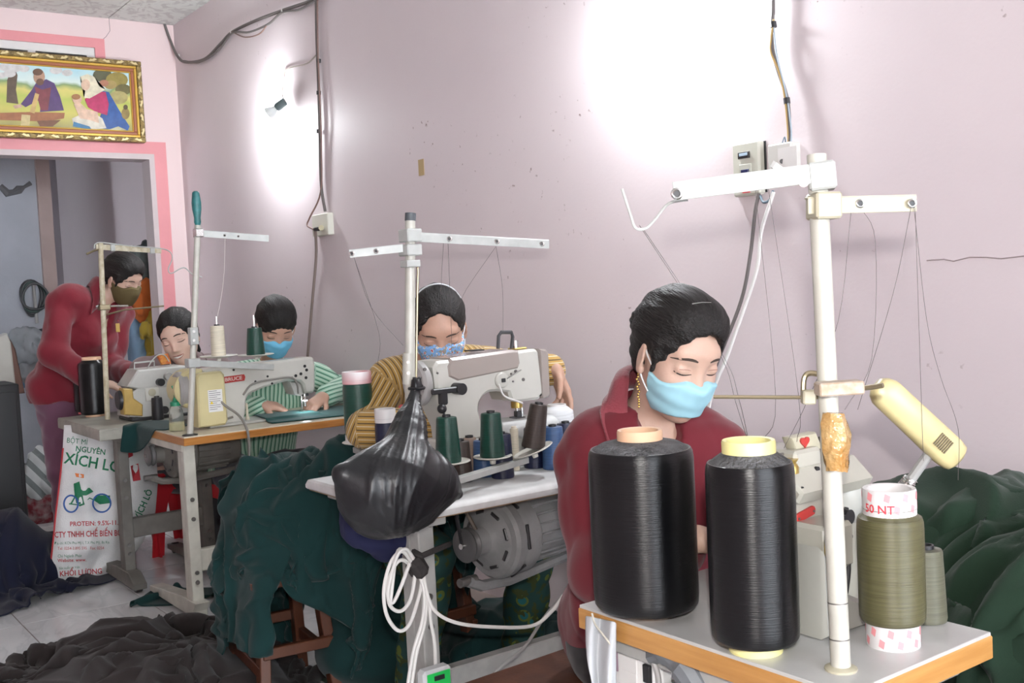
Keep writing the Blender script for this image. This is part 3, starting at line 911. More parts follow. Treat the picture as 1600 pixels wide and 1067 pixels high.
cone('bottle green thread cone nearest the black plastic bag', c1 + EZ * .004 + np.array([-.0, -.006, 0]), .036, .0285, .125, Y_GREEN)
cone('bottle green thread cone in the middle of the spool rail', c2 + EZ * .004, .036, .0285, .125, Y_GREEN)
cone('dark brown thread cone leaning on the tilted plate', c3 + np.array([.0, -.002, .012]), .034, .025, .125, Y_BROWN, tilt=(-.15, .10, 0))
big_spool('tall bottle green spool with pink printed tube by the striped elbow', c0 + EZ * .006, .047, .168, .020, .0465, Y_GREEN, M_TUBE_P, .026, 'tall green spool', bulge=0)

# ---- third stand with the green handle on top
x3 = -4.27
S3 = thing('thread_stand', 'thread stand with teal handle on top, on the orange edged table', 'stand', at_z(297, 680, .76), 'thread stands')
b0 = at_z(297, 680, .76); tp = at_x(309, 352, b0[0])
MB().tube([b0, tp], .0125, 14).build('pole', M_POLE, S3)
MB().lathe([(.032, 0), (.03, .004), (.016, .007)], b0, EZ, 20).build('pole_foot', M_BLACKP, S3)
MB().box(at_x(310, 364, b0[0]), (.035, .035, .034), None, .003).build('arm_clamp', M_CHROME, S3)
a, b = at_x(314, 365, b0[0]), at_x(420, 373, b0[0] + .05)
angle_bar(a, b, .026, .003, out=-C_FWD).build('upper_arm', M_ARM, S3, 0)
eyelets([a * .65 + b * .35 - C_FWD * .003, a * .45 + b * .55 - C_FWD * .003], S3, .004)
tz = at_x(309, 352, b0[0])
MB().lathe([(.010, 0), (.014, .012), (.013, .03), (.0185, .065), (.0195, .09), (.016, .118), (.014, .132), (.008, .138)], tz, EZ, 16).build('handle', mat('teal_rubber', (.035, .20, .20), .45, color2=(.02, .12, .125), nscale=30), S3)
MB().box(at_x(302, 525, b0[0] + .005), (.034, .034, .07), None, .003).build('pole_clamp', M_ARM, S3)
for py in (518, 532):
    MB().cyl(at_x(303, py, b0[0] + .022), at_x(303, py, b0[0] + .027), .006, 8).build('screw', M_BOLT, S3)
ra, rb = at_x(300, 567, b0[0]), at_z(430, 574, at_x(300, 567, b0[0])[2] - .0)
rb = at_x(428, 574, b0[0] - .10)
angle_bar(ra, rb, .024, .004, out=-C_FWD).build('spool_rail', M_ARM, S3, 0)
MB().box(at_x(301, 567, b0[0] + .004), (.05, .05, .036), None, .003).build('rail_clamp', M_ARM, S3)
f1, f2 = .33, .78
q1 = at_x(342, 558, -4.30); q2 = at_x(400, 556, -4.34)
plate(S3, q1, .078); plate(S3, q2, .078)
MB().tube([q2, q2 + EZ * .175], .0028, 8).build('spindle', M_CHROME, S3); MB().tube([q1, q1 + EZ * .17], .0028, 8).build('spindle', M_CHROME, S3)
cone('cream thread cone on the left plate of the teal handled stand', q1 + EZ * .004, .030, .028, .128, Y_CREAM, M_DARKG)
cone('bottle green thread cone on the right plate of the teal handled stand', q2 + EZ * .004, .040, .031, .118, Y_GREEN, M_DARKG)
e0 = a * .65 + b * .35
thread(catmull([e0, at_x(349, 440, -4.28), q1 + EZ * .15], 4), S3, M_THREADW, .0008)

# ---- farthest stand
S4b = at_z(168, 655, .76)
x4 = S4b[0]
S4 = thing('thread_stand', 'rust specked thread stand in front of the standing woman', 'stand', S4b, 'thread stands')
tp = at_x(157, 380, x4)
M_POLEY = mat('rust_specked_pole', (0.55, 0.51, 0.38), 0.4, color2=(.40, .34, .22), nscale=40)
MB().tube([S4b, tp], .0125, 12).build('pole', M_POLEY, S4)
a, b = at_x(150, 386, x4), at_x(252, 392, x4)
angle_bar(a, b, .024, .004, out=-C_FWD).build('upper_arm', M_POLEY, S4, 0)
for px in (175, 237):
    f = (px - 150) / 102
    MB().box(a * (1 - f) + b * f, (.022, .022, .032), None, .003).build('white_clip', M_ARM, S4)
MB().tube(catmull([at_x(147, 388, x4), at_x(149, 381, x4), at_x(160, 379, x4), at_x(200, 384, x4), at_x(250, 388, x4 + .05), at_x(266, 394, x4 + .1), at_x(269, 405, x4 + .1), at_x(263, 420, x4 + .1), at_x(268, 427, x4 + .1), at_x(287, 418, x4 + .1), at_x(300, 428, x4 + .1), at_x(316, 433, x4 + .1)], 5), .003, 7).build('guide_wire', M_ARM, S4)
MB().box(at_x(162, 480, x4), (.05, .05, .026), None, .003).build('rod_clamp', M_ROD, S4)
MB().tube([at_x(150, 479, x4), at_x(200, 478, x4)], .005, 8).build('guide_rod', M_CHROME, S4)
MB().tube([at_x(165, 492, x4), at_x(195, 484, x4 + .05), at_x(256, 478, x4 + .06)], .004, 8).build('guide_rod', M_ROD, S4)
MB().tube([at_x(156, 389, x4), at_x(146, 392, x4), at_x(135, 397, x4)], .005, 8).build('arm_stub', M_ROD, S4)
big_spool('black yarn spool with peach tube on the grimy grey table', at_z(149, 650, .76), .066, .255, .010, .045, Y_BLACK, M_TUBE_O, .014, 'yarn spools on the grimy table')
big_spool('black yarn spool mostly hidden behind its twin on the grimy grey table', at_z(131, 648, .76) + np.array([-.06, .03, 0]), .055, .22, .010, .04, Y_BLACK, M_TUBE_R, .03, 'yarn spools on the grimy table')
cone('small black thread cone in front of the grey overlock machine', at_z(247, 656, .76), .027, .024, .105, yarn('black_thread', (.02, .02, .024), .45))
# oil bottle
ob = thing('oil_bottle', 'clear oil bottle with green screw cap and thin spout', 'bottle', (-4.43, at_x(277, 675, -4.43)[1], .76))
gl = bpy.data.materials.new('clear_soft_plastic'); gl.use_nodes = True
g_ = gl.node_tree.nodes['Principled BSDF']; g_.inputs['Base Color'].default_value = (.95, .96, .92, 1); g_.inputs['Transmission Weight'].default_value = .92; g_.inputs['Roughness'].default_value = .12; g_.inputs['IOR'].default_value = 1.15
oil = bpy.data.materials.new('pale_yellow_oil'); oil.use_nodes = True
g_ = oil.node_tree.nodes['Principled BSDF']; g_.inputs['Base Color'].default_value = (.88, .84, .50, 1); g_.inputs['Transmission Weight'].default_value = .7; g_.inputs['Roughness'].default_value = .1; g_.inputs['IOR'].default_value = 1.2
o_ = np.array(ob.location)
MB().lathe([(.030, 0), (.0325, .004), (.031, .04), (.028, .085), (.022, .104), (.018, .11)], o_, EZ, 22).build('bottle_body', gl, ob, 50)
MB().lathe([(.029, .003), (.030, .006), (.0295, .036)], o_, EZ, 22).build('oil', oil, ob, 50)
M_CAPG = mat('green_cap', (.01, .20, .10), .4)
MB().lathe([(.022, .106), (.022, .122), (.012, .126), (.006, .14)], o_, EZ, 18).build('cap', M_CAPG, ob)
MB().tube(catmull([o_ + EZ * .138, o_ + EZ * .165, o_ + EZ * .19 + np.array([-.006, -.008, 0])], 4), [.006] * 4 + [.004] * 5, 8).build('spout', M_CAPG, ob)
# ================================================================== sewing machines
M_MACH = mat('white_machine_enamel', (0.56, 0.555, 0.505), 0.28, noise=.07, nscale=9, coat=.2)
M_MACHG = mat('grey_white_machine_enamel', (0.50, 0.50, 0.47), 0.35, noise=.12, nscale=10)
M_MACHB = mat('taupe_machine_cover', (0.33, 0.285, 0.26), 0.25, coat=.3)
M_YELL = mat('yellowed_plastic', (0.62, 0.55, 0.30), 0.4, noise=.1, nscale=8)
M_OCHRE = mat('ochre_plastic', (0.45, 0.30, 0.08), 0.45, noise=.2, nscale=14)
M_BADGE = mat('red_badge', (0.42, 0.035, 0.03), 0.35)
M_GOLD = mat('brass', (0.55, 0.40, 0.13), 0.3, metal=.9)

def arc(cx, cz, r, a0, a1, n=6, ry=None):
    ry = ry or r
    return [(cx + r * math.cos(math.radians(a0 + (a1 - a0) * i / n)), cz + ry * math.sin(math.radians(a0 + (a1 - a0) * i / n))) for i in range(n + 1)]

def screw_on(parent, x, y, z, r=.004, m=M_BOLT):
    MB().cyl((x - .002, y, z), (x + .003, y, z), r, 10).build('screw', m, parent)

# ---- middle machine: white arm with a taupe cover
X2 = -2.62
m2 = thing('sewing_machine', 'white cylinder bed machine with a taupe top cover on the white table', 'sewing machine', (X2, 1.70, .76), 'industrial sewing machines')
poly = [(1.602, 1.082), (1.615, 1.098)] + [(1.96, 1.108)] + arc(1.965, 1.088, .02, 80, 0, 4) + [(1.988, .965)] + arc(1.972, .968, .016, 0, -90, 4) + \
       [(1.895, .952), (1.872, .958), (1.862, .985), (1.82, .992)] + arc(1.80, .945, .048, 95, 190, 6) + [(1.757, .915), (1.775, .892), (1.788, .884), (1.788, .86), (1.652, .86), (1.648, .90), (1.61, .985)]
MB().prism(poly, (X2, 0, 0), EY, EZ, EX, .115, .008).build('arm', M_MACH, m2)
MB().span((X2 - .085, 1.645, .762), (X2 + .085, 1.80, .862), .008).build('base_block', M_MACH, m2)
MB().prism([(1.79, .77), (2.03, .81), (2.04, .84), (2.04, .886), (1.79, .886)], (X2, 0, 0), EY, EZ, EX, .075, .006).build('cylinder_bed', M_MACH, m2)
MB().span((X2 - .05, 1.86, .886), (X2 + .05, 2.06, .893), .002).build('needle_plate', M_WHITE, m2)
MB().prism([(1.648, 1.050), (1.645, 1.082), (1.66, 1.104), (1.88, 1.112), (1.905, 1.108), (1.91, 1.07), (1.90, 1.052), (1.68, 1.034)], (X2, 0, 0), EY, EZ, EX, .125, .008).build('top_cover', M_MACHB, m2)
MB().prism(arc(2.0, 1.085, .02, 90, 0, 4) + [(2.02, .97)] + arc(2.004, .97, .016, 0, -90, 4) + [(1.984, .954), (1.984, 1.107)], (X2, 0, 0), EY, EZ, EX, .122, .006).build('end_cover', M_MACHB, m2)
MB().lathe([(.02, -.012), (.058, -.012), (.066, -.004), (.066, .012), (.058, .02), (.02, .02)], (X2, 1.577, 1.035), EY, 28).build('hand_wheel', mat('machine_grey', (.34, .33, .32), .4), m2)
for (px, py) in ((664, 577), (684, 583), (750, 579), (791, 573), (799, 584), (794, 562), (806, 580), (818, 593), (802, 596), (675, 600)):
    y, z = yz(px, py, X2 + .06)
    screw_on(m2, X2 + .058, y, z, .005 if px in (664, 806, 818) else .003)
y, z = yz(747, 579, X2 + .06); MB().cyl((X2 + .056, y, z), (X2 + .062, y, z), .012, 16).build('oil_cap', M_WHITE, m2)
# thread tension unit
y, z = yz(724, 608, X2 + .1)
g = MB(); g.cyl((X2 + .05, y, z), (X2 + .095, y, z), .017, 18); g.span((X2 + .075, y - .095, z - .008), (X2 + .09, y, z + .008), .003)
g.span((X2 + .07, y - .07, z - .04), (X2 + .09, y - .045, z), .004); g.ball((X2 + .085, y - .066, z - .05), .014); g.cyl((X2 + .085, y - .06, z - .06), (X2 + .085, y - .063, z - .10), .004, 8)
tu = g.build('tension_unit', M_BLACKP, m2)
MB().tube([(X2 + .085 + .006 * math.cos(k * 1.3), y - .064 + .008 * math.sin(k * 1.3), z - .085 - k * .002) for k in range(26)], .0015, 5).build('tension_spring', M_CHROME, tu)
# guide disc with thread wire on the needle head
y, z = yz(784, 594, X2 + .06)
gd = MB().lathe([(.024, 0), (.024, .006), (.02, .010)], (X2 + .056, y, z), EX, 24).build('guide_disc', M_MACH, m2)
MB().span((X2 + .066, y - .006, z - .006), (X2 + .07, y + .008, z + .006), .001).build('label', M_BLACKP, gd)
MB().tube([(X2 + .07, y + .012, z + .004), (X2 + .075, y + .062, z + .026)], .002, 6).build('lever', M_CHROME, m2)
MB().tube(catmull([(X2 + .07, y - .018, z - .01), (X2 + .075, y - .005, z - .045), (X2 + .075, y + .04, z - .065), (X2 + .07, y + .065, z - .075)], 5), .003, 6).build('oil_tube', M_WHITE, m2)
# take-up guard and tension on top
tx = X2 + .0
p = [yz(778, 545, X2), yz(779, 525, X2), yz(783, 519, X2), yz(799, 519, X2), yz(801, 526, X2), yz(799, 545, X2)]
MB().tube([(tx, a, b) for a, b in p], .006, 6).build('take_up_guard', M_DARKG, m2)
y, z = yz(805, 538, X2)
MB().cyl((tx, y, z - .02), (tx, y, z + .012), .010, 12).build('tension_knob', M_CHROME, m2)
MB().span((tx - .02, y - .016, z - .016), (tx + .02, y + .03, z - .010), .002).build('tension_plate', M_GOLD, m2)
MB().span((tx - .02, *yz(731, 549, X2)), (tx + .02, yz(751, 549, X2)[0], yz(751, 547, X2)[1] + .003)).build('top_slot', M_BLACKP, m2)
# needle bar and foot
y, z = yz(807, 625, X2)
MB().cyl((X2, y, .955), (X2, y, .928), .018, 16).build('needle_clamp', M_GOLD, m2)
nb = MB(); nb.cyl((X2, y, .935), (X2, y, .902), .005, 8); nb.cyl((X2 + .012, y + .01, .93), (X2 + .012, y + .01, .90), .004, 8); nb.build('needle_bar', M_CHROME, m2)
pf = MB(); pf.span((X2 - .02, y - .018, .893), (X2 + .02, y + .018, .90), .002); pf.span((X2 - .008, y - .008, .90), (X2 + .012, y + .012, .918), .002); pf.build('presser_foot', M_DARKG, m2)

# ---- third machine: long-arm lockstitch with red badge
X3 = -4.45
m3 = thing('sewing_machine', 'white lockstitch machine with red name badge on the orange edged table', 'sewing machine', (X3, 1.75, .76), 'industrial sewing machines')
poly = [(1.60, .765), (1.60, 1.005), (1.63, 1.012), (2.085, 1.024)] + arc(2.10, 1.008, .016, 90, 0, 3) + [(2.118, .985), (2.112, .875), (2.10, .860), (2.062, .862), (2.055, .90), (2.04, .918), (1.98, .926), (1.87, .908), (1.82, .892)] + arc(1.83, .845, .05, 110, 190, 4) + [(1.775, .80), (1.76, .765)]
MB().prism(poly, (X3, 0, 0), EY, EZ, EX, .11, .010).build('arm', M_MACH, m3)
MB().span((X3 - .09, 1.60, .761), (X3 + .09, 2.12, .772), .003).build('bed', M_MACHG, m3)
tk = MB().prism([(1.545, .772), (1.548, .985), (1.56, .998), (1.655, 1.0), (1.668, .985), (1.672, .79), (1.66, .772)], (X3 + .078, 0, 0), EY, EZ, EX, .075, .008).build('motor_cover', M_YELL, m3)
lb = MB().span((X3 + .1155, 1.590, .832), (X3 + .1165, 1.652, .925)).build('warning_label', mat('white_label', (.74, .74, .72), .5), tk, 0)
M_INK = mat('label_ink', (.10, .10, .12), .6)
for k in range(10):
    zz = .920 - k * .0085
    MB().span((X3 + .1163, 1.594, zz - .0012), (X3 + .117, 1.594 + (.05 if k % 3 else .035) * (1 if k < 5 else .95), zz + .0008)).build('printed_line', M_INK, lb, 0)
MB().add([(X3 + .1172, 1.597, .866), (X3 + .1172, 1.611, .866), (X3 + .1172, 1.604, .879)], [(0, 1, 2)]).build('warning_triangle', mat('warning_yellow', (.75, .55, .02), .5), lb, 0)
MB().prism(arc(1.56, .93, .085, 80, 280, 10) + [(1.60, .85), (1.60, 1.012)], (X3 - .01, 0, 0), EY, EZ, EX, .12, .01).build('belt_cover', M_YELL, m3)
MB().lathe([(.02, -.02), (.066, -.02), (.076, -.010), (.076, .016), (.05, .02)], (X3, 1.515, .93), EY, 30).build('hand_wheel', mat('machine_grey', (.34, .33, .32), .4), m3)
y, z = yz(365, 592, X3 + .06)
bd = MB().prism([(y - .055, z + .0) ] + [(y - .05, z + .012), (y + .05, z + .016), (y + .055, z + .004), (y + .05, z - .012), (y - .05, z - .016)], (X3 + .056, 0, 0), EY, EZ, EX, .004, .001).build('name_badge', M_BADGE, m3)
lettering('badge_lettering', 'BRUCE', .022, (X3 + .0588, y, z), np.array([0, 1, .035]), EZ, EX, mat('silver_ink', (.62, .50, .46), .4), bd, 1.15)
for (px, py) in ((365, 578), (398, 575), (418, 573), (399, 596), (418, 588), (456, 590), (470, 584), (479, 578), (476, 572), (478, 590), (462, 587), (425, 599)):
    y, z = yz(px, py, X3 + .055)
    screw_on(m3, X3 + .054, y, z, .007 if px > 460 else .005, M_BLACKP)
MB().prism([(2.0, .922), (2.055, .91), (2.08, .862), (2.05, .85), (2.02, .86)], (X3 - .02, 0, 0), EY, EZ, EX, .09, .004).build('finger_guard_plate', M_MACHG, m3)
MB().tube(catmull([(X3 + .065, *yz(380, 617, X3 + .065)), (X3 + .065, *yz(395, 600, X3 + .065)), (X3 + .065, *yz(430, 592, X3 + .065)), (X3 + .065, *yz(455, 590, X3 + .065)), (X3 + .065, *yz(464, 600, X3 + .065)), (X3 + .06, *yz(466, 615, X3 + .06))], 5), .0045, 8).build('lamp_cable', mat('grey_cable', (.22, .21, .19), .6), m3)
y = yz(472, 635, X3)[0]
nb = MB(); nb.cyl((X3, y, .87), (X3, y, .79), .005, 8); nb.build('needle_bar', M_CHROME, m3)
nb = MB(); nb.cyl((X3 + .016, y + .008, .87), (X3 + .016, y + .008, .80), .006, 8); nb.span((X3 - .014, y - .012, .775), (X3 + .025, y + .016, .782), .002); nb.build('presser_foot', M_CHROME, m3)
MB().span((X3 - .01, y + .005, .845), (X3 + .02, y + .028, .872), .003).build('foot_clamp', M_BLACKP, m3)
led = thing('machine_lamp', 'small bright lamp shining down beside the lockstitch needle', 'lamp', (X3 + .045, y - .004, .85))
MB().cyl((X3 + .045, y - .004, .85), (X3 + .045, y - .004, .832), .011, 12).build('lamp_housing', M_CHROME, led)
MB().cyl((X3 + .045, y - .004, .832), (X3 + .045, y - .004, .828), .009, 12).build('lens', mat('led_light', (.85, .93, 1.0), .4, emit=260.0), led)
MB().tube([(X3 + .04, 1.63, .80), (X3 + .085, 1.66, .79), (X3 + .10, 1.70, .80)], .006, 6).build('oil_hose', mat('grey_cable', (.22, .21, .19), .6), m3)
# cables in front of the arm and over the table edge
cb = MB().tube(catmull([(X3 + .09, *yz(332, 612, X3 + .09)), (X3 + .12, *yz(350, 632, X3 + .12)), (X3 + .16, *yz(372, 648, X3 + .16)), (-4.19, *yz(385, 668, -4.19)), (-4.165, *yz(389, 690, -4.165)), (-4.165, *yz(389, 720, -4.165)), (-4.17, *yz(386, 760, -4.17))], 5), .0055, 8)
tag(cb.build('power_cable', mat('grey_cable', (.22, .21, .19), .6)), 'grey cable hanging over the orange table edge', 'cable')
cn = thing('thread_cone', 'slim cream cone standing on the orange edged table', 'thread', at_z(387, 660, .76))
MB().lathe([(.011, 0), (.011, .008), (.006, .03), (.0045, .085)], np.array(cn.location), EZ, 12).build('core', Y_CREAM, cn)

# ---- near machine: cream overlocker behind the spools
X1 = -1.075
m1 = thing('sewing_machine', 'cream overlock machine behind the taped pole on the spool table', 'sewing machine', (X1, 1.36, .76), 'industrial sewing machines')
M_MACH1 = mat('aged_cream_enamel', (0.41, 0.395, 0.34), 0.32, noise=.10, nscale=10, coat=.15)
def bx1(lo, hi, name, m, ch=.006, parent=None):
    return MB().span(lo, hi, ch).build(name, m, parent or m1)
Y0, Y1 = 1.275, 1.44
MB().prism([(1.262, .762), (1.272, .93), (1.272, .985), (1.30, 1.0), (1.45, 1.0), (1.465, .985), (1.465, .762)], (-1.12, 0, 0), EY, EZ, EX, .15, .01).build('body', M_MACH1, m1)
MB().prism([(-1.045, .955), (-1.03, .955), (-1.02, .972), (-1.055, 1.004), (-1.19, 1.008), (-1.19, .955)], (0, (1.272 + 1.46) / 2, 0), EX, EZ, EY, .182, .005).build('top_lid', M_MACH1, m1)
bx1((-1.16, 1.300, 1.0), (-1.05, 1.365, 1.030), 'top_block', M_MACH1, .005)
bx1((-1.06, 1.282, .855), (-.985, 1.352, .925), 'looper_cover', M_MACH1, .006)
sh = MB().prism([(1.262, .762), (1.262, .90), (1.285, .86), (1.33, .815), (1.40, .782), (1.46, .762)], (-1.02, 0, 0), EY, EZ, EX, .09, .008).build('lower_cover', mat('aged_grey_cream_enamel', (0.33, 0.325, 0.29), .4, noise=.12, nscale=9), m1)
yb, zb = yz(1258, 804, -1.044)
bd = MB().prism(arc(yb + .016, zb + .004, .0075, -90, 90, 5) + arc(yb - .016, zb - .002, .0075, 90, 270, 5), (-1.0435, 0, 0), EY, EZ, EX, .004, .0008).build('name_badge', M_BADGE, m1)
for s_ in (-1, 1): MB().cyl((-1.0425, yb + s_ * .018, zb + s_ * .003), (-1.040, yb + s_ * .018, zb + s_ * .003), .002, 8).build('rivet', M_BOLT, bd)
MB().tube([(-.984, yz(1300, 858, -.984)[0] + .016 * math.cos(a), yz(1300, 858, -.984)[1] + .02 * math.sin(a)) for a in np.linspace(0, 6.28, 18)[:-1]], .002, 6, closed=True).build('oil_window', M_GOLD, m1)
for (px, py, x, r) in ((1276, 733, -1.048, .0045), (1305, 797, -1.044, .004), (1290, 753, -1.03, .003), (1252, 763, -1.03, .003), (1322, 795, -1.04, .003), (1287, 873, -.984, .004), (1298, 833, -.984, .004), (1328, 838, -1.044, .004)):
    y, z = yz(px, py, x); screw_on(m1, x, y, z, r, M_BLACKP)
kb = MB().lathe([(.009, 0), (.012, .003), (.013, .02), (.011, .03), (.012, .034)], (-1.045, *yz(1300, 803, -1.045)), EX, 18).build('tension_knob', M_BLACKP, m1)
MB().tube(catmull([(-1.0, *yz(1318, 805, -1.0)), (-.995, *yz(1322, 850, -.995)), (-.99, *yz(1326, 890, -.99)), (-.99, *yz(1318, 950, -.99))], 4), .004, 7).build('air_hose', M_BLACKP, m1)
MB().ball((-1.075, 1.435, .945), (.045, .045, .065), 20, 12).build('belt_guard', mat('milky_plastic', (.42, .42, .39), .35), m1)
MB().lathe([(.02, -.01), (.05, -.01), (.055, .0), (.055, .016), (.02, .02)], (-1.10, 1.468, .88), EY, 26).build('hand_wheel', M_BLACKP, m1)
# tension plate with the red heart on top
hx = -1.075
pl_ = MB().prism([yz(1228, 683, hx), yz(1268, 674, hx), yz(1278, 700, hx), yz(1252, 706, hx), yz(1242, 718, hx)], (hx, 0, 0), EY, EZ, EX, .02, .003).build('tension_plate', M_ARMY, m1)
y, z = yz(1257, 690, hx + .011)
ht = [(y + .0006 * 16 * math.sin(t) ** 3 * 1.1, z + .0006 * (13 * math.cos(t) - 5 * math.cos(2 * t) - 2 * math.cos(3 * t) - math.cos(4 * t))) for t in np.linspace(0, 2 * math.pi, 25)[:-1]]
MB().prism(ht, (hx + .0115, 0, 0), EY, EZ, EX, .003).build('red_heart', M_BADGE, pl_)
bx1((hx - .01, yz(1238, 720, hx)[0], 1.0), (hx + .01, yz(1250, 720, hx)[0], yz(1240, 704, hx)[1]), 'plate_post', M_ARMY, .003)
MB().tube([(hx, *yz(1205, 728, hx)), (hx, *yz(1208, 712, hx)), (hx, *yz(1226, 709, hx)), (hx, *yz(1227, 735, hx))], .0035, 7).build('thread_guide', M_BOLT, m1)
MB().lathe([(.012, -.004), (.012, .006), (.008, .012), (.012, .018)], (hx + .02, *yz(1236, 735, hx + .02)), EZ, 14).build('brass_knob', M_GOLD, m1)
MB().cyl((hx, *yz(1284, 706, hx)), (hx, yz(1284, 682, hx)[0], yz(1284, 682, hx)[1]), .006, 12).build('tension_post', M_BOLT, m1)
# cream bench lamp on its spring arm, beside the near machine
lp = thing('work_lamp', 'cream plastic work lamp on a spring arm against the wall side', 'lamp', at_z(1400, 930, .76) + np.array([-.06, .12, 0]))
Rl = 1.62
la, lb_ = atd(1384, 614, Rl), atd(1482, 706, Rl + .03)
ax = (lb_ - la) / np.linalg.norm(lb_ - la)
Rm = np.stack([ax, np.cross(-C_FWD, ax), -C_FWD], 1)
Rm[:, 1] /= np.linalg.norm(Rm[:, 1]); Rm[:, 2] = np.cross(Rm[:, 0], Rm[:, 1])
Ln = np.linalg.norm(lb_ - la)
h = MB()
n = 12
secs = [(-.02, .012), (-.012, .020), (.0, .025), (.4 * Ln, .0255), (Ln - .005, .0265), (Ln + .012, .024), (Ln + .02, .014)]
vs, fs = [], []
for (s, r) in secs:
    for k in range(n):
        an = 2 * math.pi * k / n
        cx_, cy_ = math.cos(an), math.sin(an)
        cx_ = math.copysign(abs(cx_) ** .6, cx_); cy_ = math.copysign(abs(cy_) ** .6, cy_)
        vs.append(la + Rm[:, 0] * s + Rm[:, 1] * r * cx_ * 1.0 + Rm[:, 2] * r * cy_ * .75)
for i in range(len(secs) - 1):
    for k in range(n): fs.append((i * n + k, i * n + (k + 1) % n, (i + 1) * n + (k + 1) % n, (i + 1) * n + k))
fs += [tuple(range(n))[::-1], tuple((len(secs) - 1) * n + k for k in range(n))]
M_LAMP = mat('yellowed_lamp_plastic', (.58, .50, .26), .35, noise=.12, nscale=10)
h.add(vs, fs).build('lamp_housing', M_LAMP, lp, 50)
for k in range(7):
    cc = la + Rm[:, 0] * (Ln * .80 + .0028 * (k - 3) * 1.4) + Rm[:, 2] * .0205 
    MB().box(cc, (.0018, .022, .002), Rm).build('vent_slot', mat('vent_dark', (.16, .13, .08), .6), lp, 0)
s0, s1 = atd(1452, 708, Rl + .03), atd(1424, 748, Rl + .04)
MB().tube([s0, s1], .008, 10).build('arm_neck', mat('grey_sleeve', (.30, .30, .29), .5), lp)
s2 = atd(1393, 785, Rl + .05)
coil = []
dd = s2 - s1; L = np.linalg.norm(dd); dd /= L; u = np.cross(dd, EZ); u /= np.linalg.norm(u); w = np.cross(dd, u)
for k in range(150):
    an = k * .6
    coil.append(s1 + dd * L * k / 149 + (u * math.cos(an) + w * math.sin(an)) * .0095)
MB().tube(coil, .0026, 5).build('arm_spring', M_CHROME, lp)
MB().tube([s1, s2], .009, 10).build('arm_core', mat('pale_grey_plastic', (.5, .5, .49), .5), lp)
MB().tube(catmull([s2, s2 + np.array([-.02, -.01, -.08]), np.array(lp.location) + EZ * .02], 6), .007, 8).build('arm_post', M_STEELG, lp)
MB().lathe([(.026, .0005), (.026, .012), (.012, .02)], np.array(lp.location), EZ, 18).build('lamp_base', M_STEELG, lp)

# ---- farthest machine: grey overlocker on the grimy table
X4 = -5.08
m4 = thing('sewing_machine', 'grey white overlock machine with ochre cover on the grimy table', 'sewing machine', (X4, 1.6, .76), 'industrial sewing machines')
P4 = lambda px, py, x=X4: yz(px, py, x)
MB().prism([P4(192, 650), P4(192, 615), P4(207, 605), P4(282, 597), P4(286, 655)], (X4, 0, 0), EY, EZ, EX, .19, .008).build('body', M_MACHG, m4)
MB().prism([P4(190, 603), P4(207, 577), P4(280, 570), P4(286, 576), P4(286, 600), P4(206, 607)], (X4, 0, 0), EY, EZ, EX, .17, .008).build('top_cover', M_MACHG, m4)
f4 = X4 + .096
def yzp(px, py, x=f4): return yz(px, py, x)
MB().prism([yzp(226, 607), yzp(247, 604), yzp(250, 625), yzp(228, 627)], (f4, 0, 0), EY, EZ, EX, .012, .002).build('side_plate', M_MACH, m4)
y, z = yzp(237, 613)
MB().cyl((f4 + .004, y, z), (f4 + .009, y, z), .018, 14).build('oil_gauge', M_ARMY, m4)
MB().prism([yzp(191, 607), yzp(206, 607), yzp(208, 622), yzp(222, 632), yzp(222, 650), yzp(193, 648)], (f4 - .02, 0, 0), EY, EZ, EX, .07, .006).build('belt_cover', M_OCHRE, m4)
y, z = yz(190, 625, X4 + .06)
MB().lathe([(.015, -.02), (.04, -.02), (.046, -.01), (.046, .01), (.02, .016)], (X4 + .06, y, z), EY, 22).build('hand_wheel', M_BLACKP, m4)
for (px, py, m_) in ((250, 597, M_BLACKP), (262, 588, M_STEELG), (256, 640, M_BLACKP)):
    y, z = yzp(px, py); MB().cyl((f4 - .01, y, z), (f4 + .02, y, z), .018, 14).build('tension_knob', m_, m4)
MB().span((X4 - .085, P4(194, 652)[0], .7605), (X4 + .12, P4(286, 652)[0], .775), .003).build('base_plate', M_BLACKP, m4)
gr = P4(215, 576)
MB().tube([(X4, *P4(210, 577)), (X4, *P4(210, 567)), (X4, *P4(241, 564)), (X4, *P4(241, 573))], .004, 6).build('thread_guide', M_ARM, m4)
MB().tube(catmull([(X4 + .05, *P4(207, 615)), (X4 + .05, *P4(225, 575)), (X4 + .04, *P4(240, 556)), (X4 + .02, *P4(255, 555)), (X4, *P4(268, 572))], 6), .003, 6).build('oil_tube', M_ARM, m4)
MB().prism([P4(245, 556), P4(262, 552), P4(267, 568), P4(252, 570)], (X4 + .0, 0, 0), EY, EZ, EX, .02, .003).build('orange_tag', mat('orange_tag', (.60, .26, .04), .5, color2=(.45, .08, .02), nscale=60), m4)
# ================================================================== things on the walls
WY = W_WALL
def onw(px, py, off=0.0): return at_y(px, py, WY - off)
M_WIRE = mat('grey_brown_cable', (0.13, 0.115, 0.11), 0.55)
M_WIREK = mat('black_cable', (0.03, 0.03, 0.032), 0.5)
M_WIREW = mat('white_cable', (0.70, 0.69, 0.66), 0.45)
M_WIREY = mat('ochre_cable', (0.42, 0.28, 0.10), 0.5)
def cable(label, pts, r, m, name='cable', group=None, n=6):
    o = MB().tube(catmull(pts, n), r, 8).build(name, m)
    return tag(o, label, 'cable', group)
